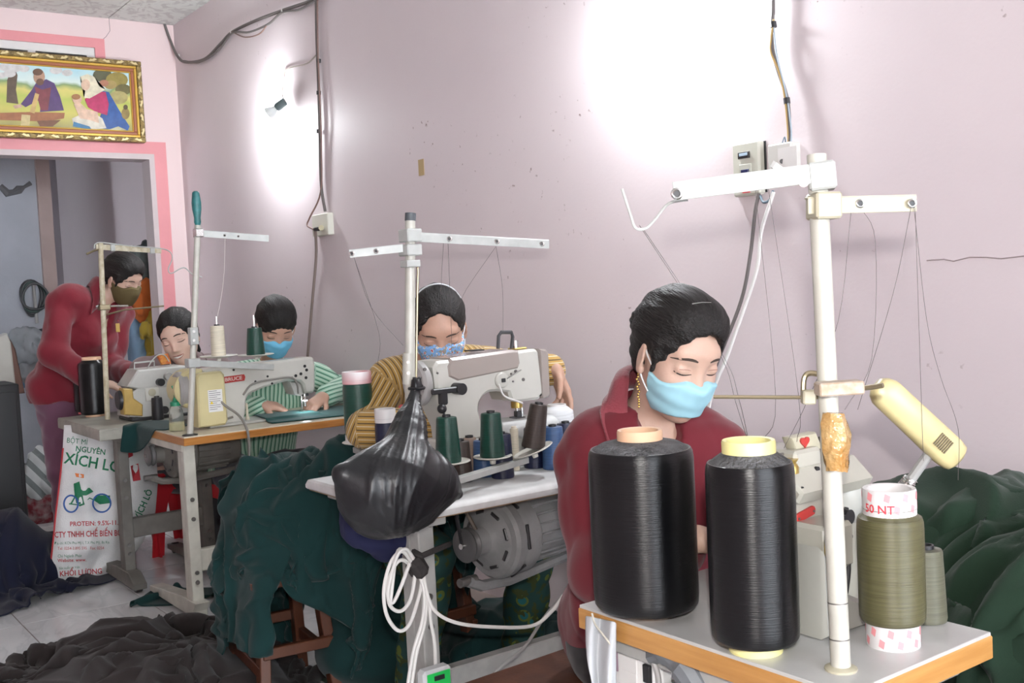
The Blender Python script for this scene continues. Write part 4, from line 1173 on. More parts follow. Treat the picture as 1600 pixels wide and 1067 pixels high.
# bundle sagging from the corner and up along the wall
bd = thing('cable_bundle', 'dark cable bundle sagging from the ceiling corner along the long wall', 'cable', onw(300, 95, .02))
cA = [at_x(256, 34, X_END + .015), at_x(265, 60, X_END + .02), np.array(onw(277, 87, .02)), onw(290, 97, .02), onw(320, 92, .015), onw(345, 68, .015), onw(363, 50, .015), onw(400, 32, .015), onw(440, 17, .015), onw(490, 0, .015), onw(530, -18, .015), onw(620, -60, .015), onw(760, -130, .015), onw(900, -190, .015)]
MB().tube(catmull(cA, 6), .009, 8).build('cable', M_WIRE, bd)
cB = [onw(285, 95, .03), onw(312, 97, .02), onw(340, 80, .02), onw(363, 52, .02), onw(390, 50, .03), onw(420, 37, .02), onw(440, 20, .02), onw(470, 14, .02), onw(497, -4, .02)]
MB().tube(catmull(cB, 6), .006, 8).build('cable', M_WIRE, bd)
cC = [onw(363, 50, .02), onw(383, 58, .03), onw(405, 53, .03), onw(418, 38, .02)]
MB().tube(catmull(cC, 6), .004, 8).build('cable', mat('brown_cable', (.2, .12, .10), .5), bd)
for p in ((278, 87), (363, 50), (443, 17)):
    MB().box(onw(*p, .012), (.02, .024, .02), None, .003).build('cable_clip', M_WHITE, bd)
vb = thing('cable_bundle', 'vertical run of brown and black cable down to the wall socket', 'cable', onw(500, 200, .01))
MB().tube(catmull([onw(494, -8, .015), onw(495, 60, .015), onw(498, 140, .015), onw(500, 220, .015), onw(502, 290, .015), onw(508, 330, .018)], 6), .008, 8).build('cable', M_WIRE, vb)
MB().tube(catmull([onw(496, 0, .02), onw(497, 90, .022), onw(501, 180, .024), onw(502, 230, .02), onw(501, 300, .02), onw(484, 340, .03), onw(480, 352, .04), onw(489, 358, .04)], 6), .0045, 8).build('cable', mat('brown_cable', (.2, .12, .10), .5), vb)
for py in (95, 145, 205):
    MB().tube([onw(498, py - 3, .016), onw(498, py + 3, .016)], .012, 8).build('tape_band', M_WIREK, vb)
so = thing('wall_socket', 'double wall socket with a black plug above the green striped woman', 'socket', onw(508, 352))
MB().span(onw(498, 370) - EY * .035, onw(521, 332), .004).build('socket_box', mat('ivory_plastic', (.64, .63, .55), .4), so)
yf = WY - .036
q0, q1 = at_y(499, 368, yf), at_y(509, 334, yf)
for (a_, b_) in ((350, 334), (368, 352)):
    pass
MB().cyl(at_y(502, 356, WY - .034), at_y(502, 356, WY - .058), .014, 12).build('plug', mat('pale_brass_plug', (.45, .40, .25), .5), so)
MB().box(at_y(495, 358, WY - .05), (.05, .02, .02), None, .005).build('plug', M_BLACKP, so)
cable('brown cable running from the socket down behind the striped woman', [at_y(493, 360, WY - .05), onw(494, 400, .02), onw(489, 460, .015), onw(482, 540, .015), onw(478, 600, .015)], .0075, mat('brown_grey_flex', (.22, .17, .15), .6))
tapep = MB().span(onw(655, 275) - EY * .002, onw(662, 248), 0)
tag(tapep.build('tape_scrap', mat('old_brown_tape', (.45, .32, .14), .4)), 'small scrap of brown tape stuck to the bare wall', 'tape')
# ---- bulbs
M_BULBH = mat('bulb_housing_white', (.70, .74, .73), .4)
M_GLOW = mat('bulb_glow', (0.92, 0.97, 1.0), 0.4, emit=BULB_STRENGTH)
M_HOLD = mat('teal_grey_lampholder', (.10, .14, .14), .5)
def bulb(label, base, axis, cab):
    a = np.array(axis, float); a /= np.linalg.norm(a)
    t = thing('wall_bulb', label, 'light bulb', base, 'bare bulbs on the long wall')
    b = np.array(base, float)
    MB().lathe([(.012, 0), (.021, .004), (.023, .05), (.02, .062)], b, a, 18).build('lamp_holder', M_HOLD, t)
    MB().lathe([(.014, .06), (.016, .072), (.026, .092), (.034, .112), (.036, .118)], b, a, 22).build('bulb_base', M_BULBH, t)
    MB().lathe([(.0355, .1185), (.037, .13), (.034, .148), (.024, .162), (.010, .169), (.001, .17)], b, a, 22).build('bulb_dome', M_GLOW, t, 60)
    MB().tube(catmull(cab, 6), .004, 7).build('cable', mat('tan_cable', (.38, .33, .29), .6), t)
    return t
B1b = at_y(446, 158, WY - .06); B1d = at_y(402, 192, WY - .17) - B1b
bulb('lit bare bulb on the wall left of the vertical cable run', B1b, B1d, [onw(496, 84, .01), onw(480, 99, .01), onw(450, 107, .01), onw(443, 118, .01), onw(441, 148, .02), B1b])
B2b = at_y(1020, -58, WY - .06); B2d = at_y(1003, 8, WY - .15) - B2b
bulb('lit bare bulb at the top edge of the picture above the middle machine', B2b, B2d, [np.array(onw(1208, -10, .015)) + EZ * .35, onw(1100, -110, .01), onw(1035, -95, .01), B2b])
# ---- meter, junction box and their cables
mt = thing('circuit_breaker', 'ivory breaker box with small dark display on the wall', 'breaker box', onw(1172, 262))
M_IVORY = mat('ivory_case', (.58, .58, .50), .4, noise=.06)
MB().span(onw(1198, 303) - EY * .028, onw(1152, 226), .006).build('case', M_IVORY, mt)
fr = WY - .030
def fbox(x0, y0, x1, y1, name, m, dep=.004, base=fr):
    a_, b_ = at_y(x0, y1, base), at_y(x1, y0, base)
    return MB().span((a_[0], base - dep, a_[2]), (b_[0], base + .002, b_[2]), .001).build(name, m, mt)
fbox(1154, 236, 1171, 249, 'display', M_BLACKP)
fbox(1156, 238, 1169, 245, 'display_digits', mat('lcd_blue', (.42, .55, .66), .3), .0046)
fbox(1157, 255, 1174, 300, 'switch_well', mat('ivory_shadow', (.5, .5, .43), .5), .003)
fbox(1160, 264, 1171, 271, 'rocker_switch', mat('navy_switch', (.02, .025, .09), .3), .008)
fbox(1160, 273, 1171, 279, 'rocker_switch', mat('navy_switch', (.02, .025, .09), .3), .008)
fbox(1161, 298, 1172, 302, 'red_mark', M_PRINTR, .004)
MB().span(onw(1200, 300) - EY * .004, onw(1150, 228), .001).build('back_plate', M_BLACKP, mt)
jb = thing('junction_box', 'ivory socket box on the wall where the thick cables end', 'socket', onw(1232, 245))
MB().span(onw(1253, 268) - EY * .045, onw(1214, 228), .004).build('box', mat('pale_box', (.62, .61, .57), .4), jb)
MB().cyl(at_y(1222, 252, WY - .044), at_y(1222, 252, WY - .048), .007, 12).build('socket_hole', M_BLACKP, jb)
MB().span(at_y(1246, 266, WY - .046) , at_y(1215, 232, WY - .047)).build('face_plate', M_WHITE, jb)
kb = thing('cable_bundle', 'thick taped cable bundle dropping to the junction box', 'cable', onw(1210, 60, .01))
MB().tube(catmull([np.array(onw(1208, -10, .02)) + EZ * .9, np.array(onw(1208, -10, .02)) + EZ * .4, onw(1208, -10, .02), onw(1207, 30, .02), onw(1207, 75, .02), onw(1216, 110, .02), onw(1226, 140, .02), onw(1232, 170, .02), onw(1234, 228, .022)], 6), .0058, 8).build('cable', M_WIRE, kb)
MB().tube(catmull([onw(1209, 30, .025), onw(1205, 60, .025), onw(1205, 82, .025), onw(1217, 112, .025), onw(1226, 150, .025), onw(1231, 200, .025), onw(1232, 228, .025)], 6), .0032, 7).build('cable', M_WIREY, kb)
MB().tube(catmull([onw(1209, 40, .022), onw(1212, 75, .03), onw(1218, 105, .025), onw(1229, 150, .025), onw(1236, 200, .025), onw(1236, 228, .025)], 6), .0025, 7).build('cable', mat('pale_blue_flex', (.35, .42, .48), .5), kb)
for py in (38, 157):
    px = 1208 if py < 100 else 1229
    MB().tube([onw(px, py - 4, .022), onw(px + 1, py + 5, .022)], .0095, 8).build('tape_band', M_WIREK, kb)
MB().tube(catmull([onw(1228, 226, .03), onw(1226, 214, .03), onw(1222, 224, .035), onw(1216, 229, .035)], 4), .002, 6).build('loose_wire', mat('slate_wire', (.12, .17, .22), .5), kb)
cable('black flex looping from the breaker box to behind the surgical mask', [at_y(1186, 302, WY - .03), at_y(1180, 330, WY - .04), at_y(1172, 400, WY - .05), at_y(1158, 470, WY - .06), at_y(1125, 555, WY - .07), at_y(1100, 620, WY - .08), at_y(1060, 700, WY - .10)], .0055, M_WIRE)
cable('white flex hanging beside the black one from the breaker box', [at_y(1209, 300, WY - .04), at_y(1190, 360, WY - .05), at_y(1183, 420, WY - .05), at_y(1160, 490, WY - .06), at_y(1135, 560, WY - .07), at_y(1112, 618, WY - .08), at_y(1095, 700, WY - .10)], .0055, M_WIREW)
cable('short dark loop of wire under the breaker box', [at_y(1208, 298, WY - .03), at_y(1203, 312, WY - .04), at_y(1193, 316, WY - .04), at_y(1188, 306, WY - .03)], .004, mat('slate_wire', (.12, .17, .22), .5))

# ---- framed picture leaning over the transom
PX_ = X_END + .075
pc = thing('framed_picture', 'gilt framed print of a pastoral family scene above the doorway', 'picture', (PX_, 1.5, 2.6))
PY0, PY1, PZ0, PZ1 = .62, 2.262, 2.342, 2.864
M_GILT = mat('carved_gilt', (.34, .24, .08), .35, color2=(.13, .085, .03), nscale=40, metal=.35, bump=.9, bscale=60)
M_GOLDF = mat('gold_fillet', (.62, .38, .07), .35, metal=.4)
M_RUST = mat('russet_moulding', (.33, .11, .05), .4)
def frame(y0, y1, z0, z1, w, x, d, name, m):
    q = MB()
    q.span((x, y0, z1 - w), (x + d, y1, z1), .004); q.span((x, y0, z0), (x + d, y1, z0 + w), .004)
    q.span((x, y0, z0 + w), (x + d, y0 + w, z1 - w), .004); q.span((x, y1 - w, z0 + w), (x + d, y1, z1 - w), .004)
    return q.build(name, m, pc)
frame(PY0, PY1, PZ0, PZ1, .032, PX_ - .03, .045, 'outer_frame', M_GILT)
frame(PY0 + .030, PY1 - .030, PZ0 + .030, PZ1 - .030, .018, PX_ - .03, .036, 'gold_fillet', M_GOLDF)
frame(PY0 + .046, PY1 - .046, PZ0 + .046, PZ1 - .046, .022, PX_ - .03, .030, 'inner_moulding', M_RUST)
frame(PY0 + .066, PY1 - .066, PZ0 + .066, PZ1 - .066, .010, PX_ - .03, .026, 'inner_fillet', M_GOLDF)
orn = MB().prism([(-.026, -.004), (-.012, .010), (0, .004), (.014, .011), (.026, -.002), (.008, -.008)], (0, 0, 0), EY, EZ, EX, .008, .002).mesh('carved_leaf')
orn.materials.append(mat('bright_gilt', (.72, .60, .32), .3, metal=.4))
base = np.array(pc.location)
for k in range(18):
    for zz in (PZ0 + .016, PZ1 - .016):
        o = bpy.data.objects.new('carved_leaf', orn); COL.objects.link(o); o.parent = pc
        o.location = tuple(np.array((PX_ + .016, PY1 - .05 - k * .085, zz)) - base); o.rotation_euler = (.25 if k % 2 else -.25, 0, 0)
for k in range(5):
    o = bpy.data.objects.new('carved_leaf', orn); COL.objects.link(o); o.parent = pc
    o.location = tuple(np.array((PX_ + .016, PY1 - .016, PZ0 + .07 + k * .09)) - base); o.rotation_euler = (1.5 + (.25 if k % 2 else -.25), 0, 0)
# the print: generic farm scene in flat colour shapes
def sky_mat():
    m = mat('printed_scene', (.5, .6, .6), .35)
    nt = m.node_tree; b = nt.nodes['Principled BSDF']
    tc = [n for n in nt.nodes if n.type == 'TEX_COORD'][0]
    sp = nt.nodes.new('ShaderNodeSeparateXYZ'); nt.links.new(tc.outputs['Object'], sp.inputs[0])
    n = nt.nodes.new('ShaderNodeTexNoise'); n.inputs['Scale'].default_value = 9; nt.links.new(tc.outputs['Object'], n.inputs['Vector'])
    ma = nt.nodes.new('ShaderNodeMath'); ma.operation = 'MULTIPLY_ADD'; ma.inputs[1].default_value = .10; nt.links.new(n.outputs['Fac'], ma.inputs[0]); nt.links.new(sp.outputs['Z'], ma.inputs[2])
    mr = nt.nodes.new('ShaderNodeMapRange'); mr.inputs[1].default_value = -.14; mr.inputs[2].default_value = .26; nt.links.new(ma.outputs[0], mr.inputs[0])
    rp = nt.nodes.new('ShaderNodeValToRGB'); e = rp.color_ramp.elements
    e[0].position = 0; e[0].color = (.30, .26, .10, 1); e[1].position = 1; e[1].color = (.36, .60, .66, 1)
    for p, c_ in ((.25, (.55, .50, .12, 1)), (.45, (.42, .48, .10, 1)), (.58, (.62, .55, .16, 1)), (.66, (.20, .30, .12, 1)), (.72, (.62, .72, .68, 1))):
        k_ = e.new(p); k_.color = c_
    nt.links.new(mr.outputs[0], rp.inputs[0]); nt.links.new(rp.outputs[0], b.inputs['Base Color'])
    return m
cvx = PX_ - .012
cv = MB().span((cvx - .004, PY0 + .07, PZ0 + .07), (cvx, PY1 - .07, PZ1 - .07)).build('printed_canvas', sky_mat(), pc, 0)
k_layer = [0]
def shape(pts, col, name='printed_shape'):
    k_layer[0] += 1
    x = cvx + .0004 + k_layer[0] * .00012
    P = [at_x(px / 4, py / 4, x) for px, py in pts]
    cc = np.mean(P, 0)
    vs = list(P); n_ = len(P)
    bm = bmesh.new(); vv = [bm.verts.new(tuple(p - world_loc(cv))) for p in vs]; f = bm.faces.new(vv)
    bmesh.ops.triangulate(bm, faces=[f]); me = bpy.data.meshes.new(name); bm.to_mesh(me); bm.free()
    mm = mat('print_%d_%d_%d' % tuple(int(c_ * 255) for c_ in col), col, .35, noise=.22, nscale=30)
    link(name, me, mm, cv, 0)
def blob(cx, cy, rx, ry, col, n=14, a=0):
    shape([(cx + rx * math.cos(t) * math.cos(a) - ry * math.sin(t) * math.sin(a), cy + rx * math.cos(t) * math.sin(a) + ry * math.sin(t) * math.cos(a)) for t in np.linspace(0, 2 * math.pi, n + 1)[:-1]], col)
# trees left and right
shape([(40, 640), (45, 500), (70, 430), (90, 420), (110, 470), (100, 560), (115, 650)], (.12, .08, .05))
for (x_, y_, r_) in ((30, 420, 40), (90, 425, 45), (150, 430, 35), (60, 460, 40), (350, 440, 40), (420, 455, 35), (10, 470, 30)):
    blob(x_, y_, r_, r_ * .6, (.62, .60, .58))
for (x_, y_, r_, c_) in ((640, 470, 60, (.10, .10, .05)), (730, 500, 70, (.30, .24, .06)), (770, 560, 50, (.16, .14, .05)), (690, 530, 40, (.38, .28, .10)), (740, 610, 60, (.42, .36, .14)), (650, 520, 30, (.45, .20, .12))):
    blob(x_, y_, r_, r_ * .7, c_)
# the worker in purple at a bench
shape([(200, 560), (230, 510), (290, 495), (340, 520), (375, 600), (400, 690), (250, 700), (255, 620), (160, 670), (130, 650)], (.10, .05, .16))
shape([(215, 540), (265, 560), (320, 545), (300, 690), (255, 690)], (.22, .05, .06))
blob(245, 480, 36, 48, (.45, .27, .18)); blob(250, 512, 24, 22, (.15, .07, .04)); blob(236, 450, 32, 22, (.14, .07, .04))
shape([(80, 660), (130, 650), (140, 670), (95, 680)], (.55, .36, .26))
shape([(0, 705), (190, 700), (405, 705), (400, 740), (290, 760), (0, 750)], (.34, .13, .05)); shape([(230, 755), (380, 750), (330, 790), (250, 790)], (.18, .07, .03))
shape([(185, 700), (220, 580), (245, 590), (215, 710)], (.62, .42, .16)); shape([(130, 785), (135, 715), (190, 720), (185, 785)], (.62, .50, .24))
# the seated figure in crimson with blue mantle, child on the lap
shape([(600, 560), (680, 575), (740, 680), (810, 790), (800, 815), (600, 800), (640, 700)], (.03, .10, .32))
shape([(530, 620), (600, 570), (660, 575), (680, 650), (670, 720), (600, 700), (550, 670)], (.48, .03, .12))
shape([(500, 480), (545, 462), (590, 480), (620, 540), (660, 560), (560, 615), (525, 610), (535, 560)], (.74, .68, .50))
blob(535, 530, 28, 36, (.72, .50, .36)); shape([(460, 790), (450, 740), (560, 690), (640, 740), (665, 800), (570, 810)], (.66, .62, .52)); shape([(455, 790), (460, 760), (560, 790), (575, 812)], (.04, .18, .34))
shape([(460, 650), (500, 640), (540, 680), (610, 700), (620, 770), (560, 750), (500, 740)], (.72, .50, .36)); blob(482, 620, 30, 30, (.68, .45, .32)); blob(475, 605, 28, 18, (.35, .16, .06))
shape([(660, 815), (740, 790), (790, 812)], (.50, .48, .30)); blob(785, 710, 26, 36, (.28, .20, .06)); blob(785, 670, 14, 16, (.10, .07, .03))
# ================================================================== smooth bodies from distance fields
def P_cone(a, b, ra, rb, k=.02):
    return ('c', np.array(a, np.float32), np.array(b, np.float32), float(ra), float(rb), float(k))
def P_ell(c, r, R=None, k=.02, sub=False):
    return ('s' if sub else 'e', np.array(c, np.float32), np.array(r, np.float32), np.eye(3, dtype=np.float32) if R is None else np.array(R, np.float32), float(k))
def P_cut(p, n, k=.0):     # keeps the side the normal points away from
    n = np.array(n, np.float32); n /= np.linalg.norm(n)
    return ('h', np.array(p, np.float32), n, float(k))
def _d(pr, P):
    if pr[0] == 'c':
        a, b, ra, rb = pr[1:5]
        ab = b - a
        t = np.clip(((P - a) @ ab) / max(float(ab @ ab), 1e-9), 0, 1)
        return np.sqrt(((P - a - t[:, None] * ab) ** 2).sum(1)) - (ra + (rb - ra) * t)
    if pr[0] in 'es':
        q = (P - pr[1]) @ pr[3]
        k0 = np.sqrt(((q / pr[2]) ** 2).sum(1)) + 1e-9
        k1 = np.sqrt(((q / pr[2] ** 2) ** 2).sum(1)) + 1e-9
        return k0 * (k0 - 1) / k1
    return (P - pr[1]) @ pr[2]
def _bound(pr):
    if pr[0] == 'c':
        r = max(pr[3], pr[4])
        return np.minimum(pr[1], pr[2]) - r, np.maximum(pr[1], pr[2]) + r
    if pr[0] in 'es':
        e = np.abs(pr[3]) @ pr[2]
        return pr[1] - e, pr[1] + e
    return None
def sdf(prims, P, disp=None, only=None):
    d = np.full(len(P), 1.0, np.float32)
    for i, pr in enumerate(prims):
        if only is not None and not only[i]:
            continue
        g = _d(pr, P)
        if pr[0] in 'ce':
            k = pr[-1]
            if k > 0:
                h = np.maximum(k - np.abs(d - g), 0) / k
                d = np.minimum(d, g) - h * h * k * .25
            else:
                d = np.minimum(d, g)
        elif pr[0] == 's':
            k = pr[-1]; g = -g
            h = np.maximum(k - np.abs(d - g), 0) / max(k, 1e-6)
            d = np.maximum(d, g) + h * h * k * .25
        else:
            d = np.maximum(d, g)
    if disp is not None:
        d = d + disp(P)
    return d
def sdf_mesh(prims, cell, disp=None, pad=.02):
    los, his = zip(*[_bound(p) for p in prims if p[0] in 'ce'])
    lo = np.min(los, 0) - pad; hi = np.max(his, 0) + pad
    B = 10
    n = np.ceil((hi - lo) / cell / B).astype(int) * B
    V = np.ones(tuple(n + 1), np.float32)
    nb = n // B
    bi = np.stack(np.meshgrid(*[np.arange(m) for m in nb], indexing='ij'), -1).reshape(-1, 3)
    ctr = (lo + (bi * B + B / 2) * cell).astype(np.float32)
    hd = cell * B * .87 + .004
    dc = sdf(prims, ctr, disp)
    bl = [_bound(p) for p in prims]
    act = np.zeros((len(ctr), len(prims)), bool)
    for i, p in enumerate(prims):
        if bl[i] is None:
            act[:, i] = True
        else:
            m = hd * .62 + p[-1] + .01
            act[:, i] = np.all((ctr > bl[i][0] - m) & (ctr < bl[i][1] + m), 1)
    g = np.stack(np.meshgrid(*[np.arange(B + 1)] * 3, indexing='ij'), -1).reshape(-1, 3)
    add = np.array([p[0] in 'ce' for p in prims])
    for j in range(len(ctr)):
        a = bi[j] * B
        sl = (slice(a[0], a[0] + B + 1), slice(a[1], a[1] + B + 1), slice(a[2], a[2] + B + 1))
        if not (act[j] & add).any():
            continue
        if dc[j] < -hd * 2.2:
            V[sl] = np.minimum(V[sl], -1); continue
        if dc[j] > hd * 3.0:
            continue
        P = (lo + (a + g) * cell).astype(np.float32)
        V[sl] = sdf(prims, P, disp, act[j]).reshape(B + 1, B + 1, B + 1)
    s = V < 0
    c8 = [(i, j, k) for i in (0, 1) for j in (0, 1) for k in (0, 1)]
    sh = tuple(n)
    cnt = np.zeros(sh, np.int8)
    for (i, j, k) in c8:
        cnt += s[i:i + sh[0], j:j + sh[1], k:k + sh[2]]
    cells = np.argwhere((cnt > 0) & (cnt < 8))
    idx = -np.ones(sh, np.int64)
    idx[tuple(cells.T)] = np.arange(len(cells))
    vals = np.stack([V[cells[:, 0] + i, cells[:, 1] + j, cells[:, 2] + k] for (i, j, k) in c8], 1)
    acc = np.zeros((len(cells), 3)); num = np.zeros(len(cells))
    for x in range(8):
        for y in range(x + 1, 8):
            if sum(abs(c8[x][q] - c8[y][q]) for q in range(3)) != 1: continue
            va, vb = vals[:, x], vals[:, y]
            m = (va < 0) != (vb < 0)
            t = np.where(m, va / np.where(m, va - vb, 1), 0)
            pt = np.array(c8[x]) + t[:, None] * (np.array(c8[y]) - np.array(c8[x]))
            acc += pt * m[:, None]; num += m
    verts = lo + (cells + acc / num[:, None]) * cell
    quads = []
    for ax in range(3):
        u, v = (ax + 1) % 3, (ax + 2) % 3
        s0 = np.take(s, np.arange(sh[ax]), ax); s1 = np.take(s, np.arange(1, sh[ax] + 1), ax)
        e = np.argwhere(s0 != s1)
        e = e[(e[:, u] > 0) & (e[:, v] > 0) & (e[:, u] < sh[u]) & (e[:, v] < sh[v])]
        fl = s0[tuple(e.T)]
        def nb_(du, dv):
            q = e.copy(); q[:, u] += du; q[:, v] += dv
            return idx[tuple(q.T)]
        Q = np.stack([nb_(-1, -1), nb_(0, -1), nb_(0, 0), nb_(-1, 0)], 1)
        Q[~fl] = Q[~fl][:, ::-1]
        quads.append(Q[(Q >= 0).all(1)])
    return verts, np.concatenate(quads)
def np_mesh(name, V, Q, off=(0, 0, 0)):
    me = bpy.data.meshes.new(name)
    V = np.asarray(V, np.float64) - np.array(off)
    me.vertices.add(len(V)); me.vertices.foreach_set('co', V.astype(np.float32).ravel())
    k = Q.shape[1]
    me.loops.add(len(Q) * k); me.loops.foreach_set('vertex_index', Q.astype(np.int32).ravel())
    me.polygons.add(len(Q)); me.polygons.foreach_set('loop_start', (np.arange(len(Q)) * k).astype(np.int32))
    me.update(calc_edges=True)
    me.validate()
    return me

# ------------------------------------------------------------------ heads
def head_prims(c, R, s=1.0, infl=0.0, smile=0.0, ears=True, nose=True):
    """c centre, R columns: her right, forward, up"""
    def L(p): return np.array(c) + R @ (np.array(p, float) * s)
    def E(p, r, k=.02, sub=False, rot=None):
        RR = R if rot is None else R @ np.array(rot)
        return P_ell(L(p), (np.array(r) + (0 if sub else infl / s)) * s, RR, k * s, sub)
    out = [E((0, -.014, .040), (.0735, .092, .083)),
           E((0, .020, -.018), (.0625, .068, .088), .03),
           E((0, .038, -.066), (.044, .042, .044), .03),
           E((0, .060, -.094), (.022, .020, .018), .025),
           E((0, .066, .036), (.046, .018, .020), .02)]
    for x in (-1, 1):
        out.append(E((x * .036, .052, -.024), (.024, .024, .026), .02))
        out.append(E((x * .034, .092, .008), (.019, .014, .012), .012, True))
        out.append(E((x * .0335, .0715, .007), (.0150, .0115, .0105), .006))
        if ears:
            rot = np.array(Matrix.Rotation(x * -.35, 3, 'Z'))
            out.append(E((x * .0765, -.006, -.004), (.0055, .019, .031), .006, False, rot))
            out.append(E((x * .086, -.003, .0), (.0055, .010, .018), .006, True, rot))
            out.append(E((x * .0755, .002, -.028), (.006, .010, .011), .006))
    if nose:
        out += [P_cone(L((0, .079, .012)), L((0, .0955, -.028)), (.0065) * s + infl, .0095 * s + infl, .012 * s)]
        for x in (-1, 1):
            out.append(E((x * .011, .0855, -.033), (.0085, .009, .0075), .006))
    out += [E((0, .0795, -.056), (.021 + .006 * smile, .0085, .0055), .006), E((0, .0775, -.066), (.018 + .005 * smile, .0085, .0058), .006)]
    if smile:
        out.append(E((0, .094, -.0605), (.017, .012, .0035), .003, True))
    return out
def hair_prims(c, R, s, style):
    def L(p): return np.array(c) + R @ (np.array(p, float) * s)
    def E(p, r, k=.015, sub=False): return P_ell(L(p), np.array(r) * s, R, k * s, sub)
    t = style.get('thick', .013)
    out = [E((0, -.016, .044), (.0735 + t, .092 + t, .083 + t)), E((0, -.052, -.02), (.060, .052, .060), .03)]
    if style.get('volume'):
        out.append(E((0, .02, .085), (.068, .062, .045), .03))
    # open the face
    fx, fz, fw, fh = style.get('face', (0, -.030, .066, .098))
    out.append(E((fx, .085, fz), (fw, .085, fh), .01, True))
    out.append(E((0, .060, -.070), (.100, .075, .072), .012, True))
    for x in (-1, 1):
        out.append(E((x * .088, .004, -.010), (.022, .022, .034), .008, True))
    if style.get('bangs'):
        out.append(E((-.012, .066, .066), (.056, .020, .026), .02))
        out.append(E((.030, .060, .050), (.030, .018, .030), .02))
    if style.get('tail'):
        out.append(P_cone(L((0, -.11, .03)), L((0, -.13, -.10)), .030 * s, .014 * s, .02 * s))
    if style.get('bun'):
        out.append(E((0, -.118, .02), (.040, .034, .036), .02))
    if style.get('sideburn'):
        for x in (-1, 1):
            out.append(P_cone(L((x * .072, .030, .04)), L((x * .070, .030, -.015)), .010 * s, .004 * s, .01 * s))
    return out
M_HAIR = mat('black_hair', (0.013, 0.011, 0.010), 0.55, noise=.5, nscale=1.0, stretch=(300, 9, 300), bump=.5, bscale=1.0, spec=.35)
def skin(name, col, rough=.5):
    if name in MATS: return MATS[name]
    m = mat(name, col, rough, noise=.08, nscale=14, bump=.06, bscale=180, spec=.4)
    b = m.node_tree.nodes['Principled BSDF']
    b.inputs['Subsurface Weight'].default_value = .12
    b.inputs['Subsurface Radius'].default_value = (.012, .005, .003)
    b.inputs['Subsurface Scale'].default_value = .6
    return m
def frame_head(px, py, yaw, pitch, roll):
    """orientation seen along the sight line: yaw > 0 turns to the picture's right, pitch > 0 looks down"""
    r = _ray(px, py); t = -np.array([r[0], r[1], 0]); t /= np.linalg.norm(t)
    rt = np.cross(EZ, t)       # picture right
    y, p, q = map(math.radians, (yaw, pitch, roll))
    f = t * math.cos(y) + rt * math.sin(y)
    f2 = f * math.cos(p) - EZ * math.sin(p)
    u2 = EZ * math.cos(p) + f * math.sin(p)
    rr = np.cross(f2, u2)
    Rm = np.stack([rr, f2, u2], 1)
    return np.array(Matrix.Rotation(q, 3, Vector(f2))) @ Rm

def hand_prims(w, d, n, side, curl=.5, s=1.0, spread=.10, thumb_in=.4, pinch=False):
    """w wrist, d direction of the fingers, n back of the hand, side: towards the thumb"""
    d = np.array(d, float); d /= np.linalg.norm(d)
    n = np.array(n, float); n = n - d * (n @ d); n /= np.linalg.norm(n)
    sd = np.cross(d, n); sd = sd if sd @ np.array(side) > 0 else -sd
    w = np.array(w, float)
    out = []
    offs = [.026, .009, -.009, -.025]
    lens = [.068, .076, .071, .056]
    for i in range(4):
        kn = w + d * (.082 - .005 * abs(i - 1)) * s + sd * offs[i] * s
        out.append(P_cone(w + sd * offs[i] * .55 * s, kn, .0155 * s, .0115 * s, .014 * s))
        p = kn
        ang = 0.0
        cu = curl if not hasattr(curl, '__len__') else curl[i]
        dirx = d + sd * spread * (1.5 - i) / 1.5
        dirx /= np.linalg.norm(dirx)
        for j, f in enumerate((.46, .30, .24)):
            ang += cu * (.9, 1.0, .7)[j]
            v = dirx * math.cos(ang) - n * math.sin(ang)
            q = p + v * lens[i] * f * s
            out.append(P_cone(p, q, (.0092 - .0009 * j) * s, (.0086 - .001 * j) * s, .005 * s))
            p = q
    t0 = w + sd * .018 * s + d * .012 * s
    v = d * .62 + sd * .72 - n * thumb_in; v /= np.linalg.norm(v)
    t1 = t0 + v * .042 * s
    v2 = d * .85 + sd * .32 - n * (thumb_in + .1); v2 /= np.linalg.norm(v2)
    t2 = t1 + v2 * .032 * s
    v3 = d * .95 + sd * .05 - n * (thumb_in + .2); v3 /= np.linalg.norm(v3)
    t3 = t2 + v3 * .025 * s
    out += [P_cone(t0, t1, .0145 * s, .0115 * s, .012 * s), P_cone(t1, t2, .0105 * s, .0095 * s, .006 * s), P_cone(t2, t3, .0093 * s, .0072 * s, .004 * s)]
    return out

def fold_noise(seed, amp, wl, aniso=(1, 1, 1)):
    r = np.random.default_rng(seed)
    K = []
    for i in range(7):
        v = r.normal(0, 1, 3) * np.array(aniso); v /= np.linalg.norm(v)
        K.append((v * 2 * math.pi / (wl * r.uniform(.6, 1.5)), r.uniform(0, 6.28)))
    def f(P):
        a = np.zeros(len(P), np.float32)
        w = np.sin(P @ np.array([7.0, 5.0, 9.0], np.float32)) * 1.1
        for v, ph in K:
            a += 1 - 2 * np.abs(np.sin((P @ v.astype(np.float32)) * .5 + ph + w))
        return (amp / 3.0 * a).astype(np.float32)
    return f

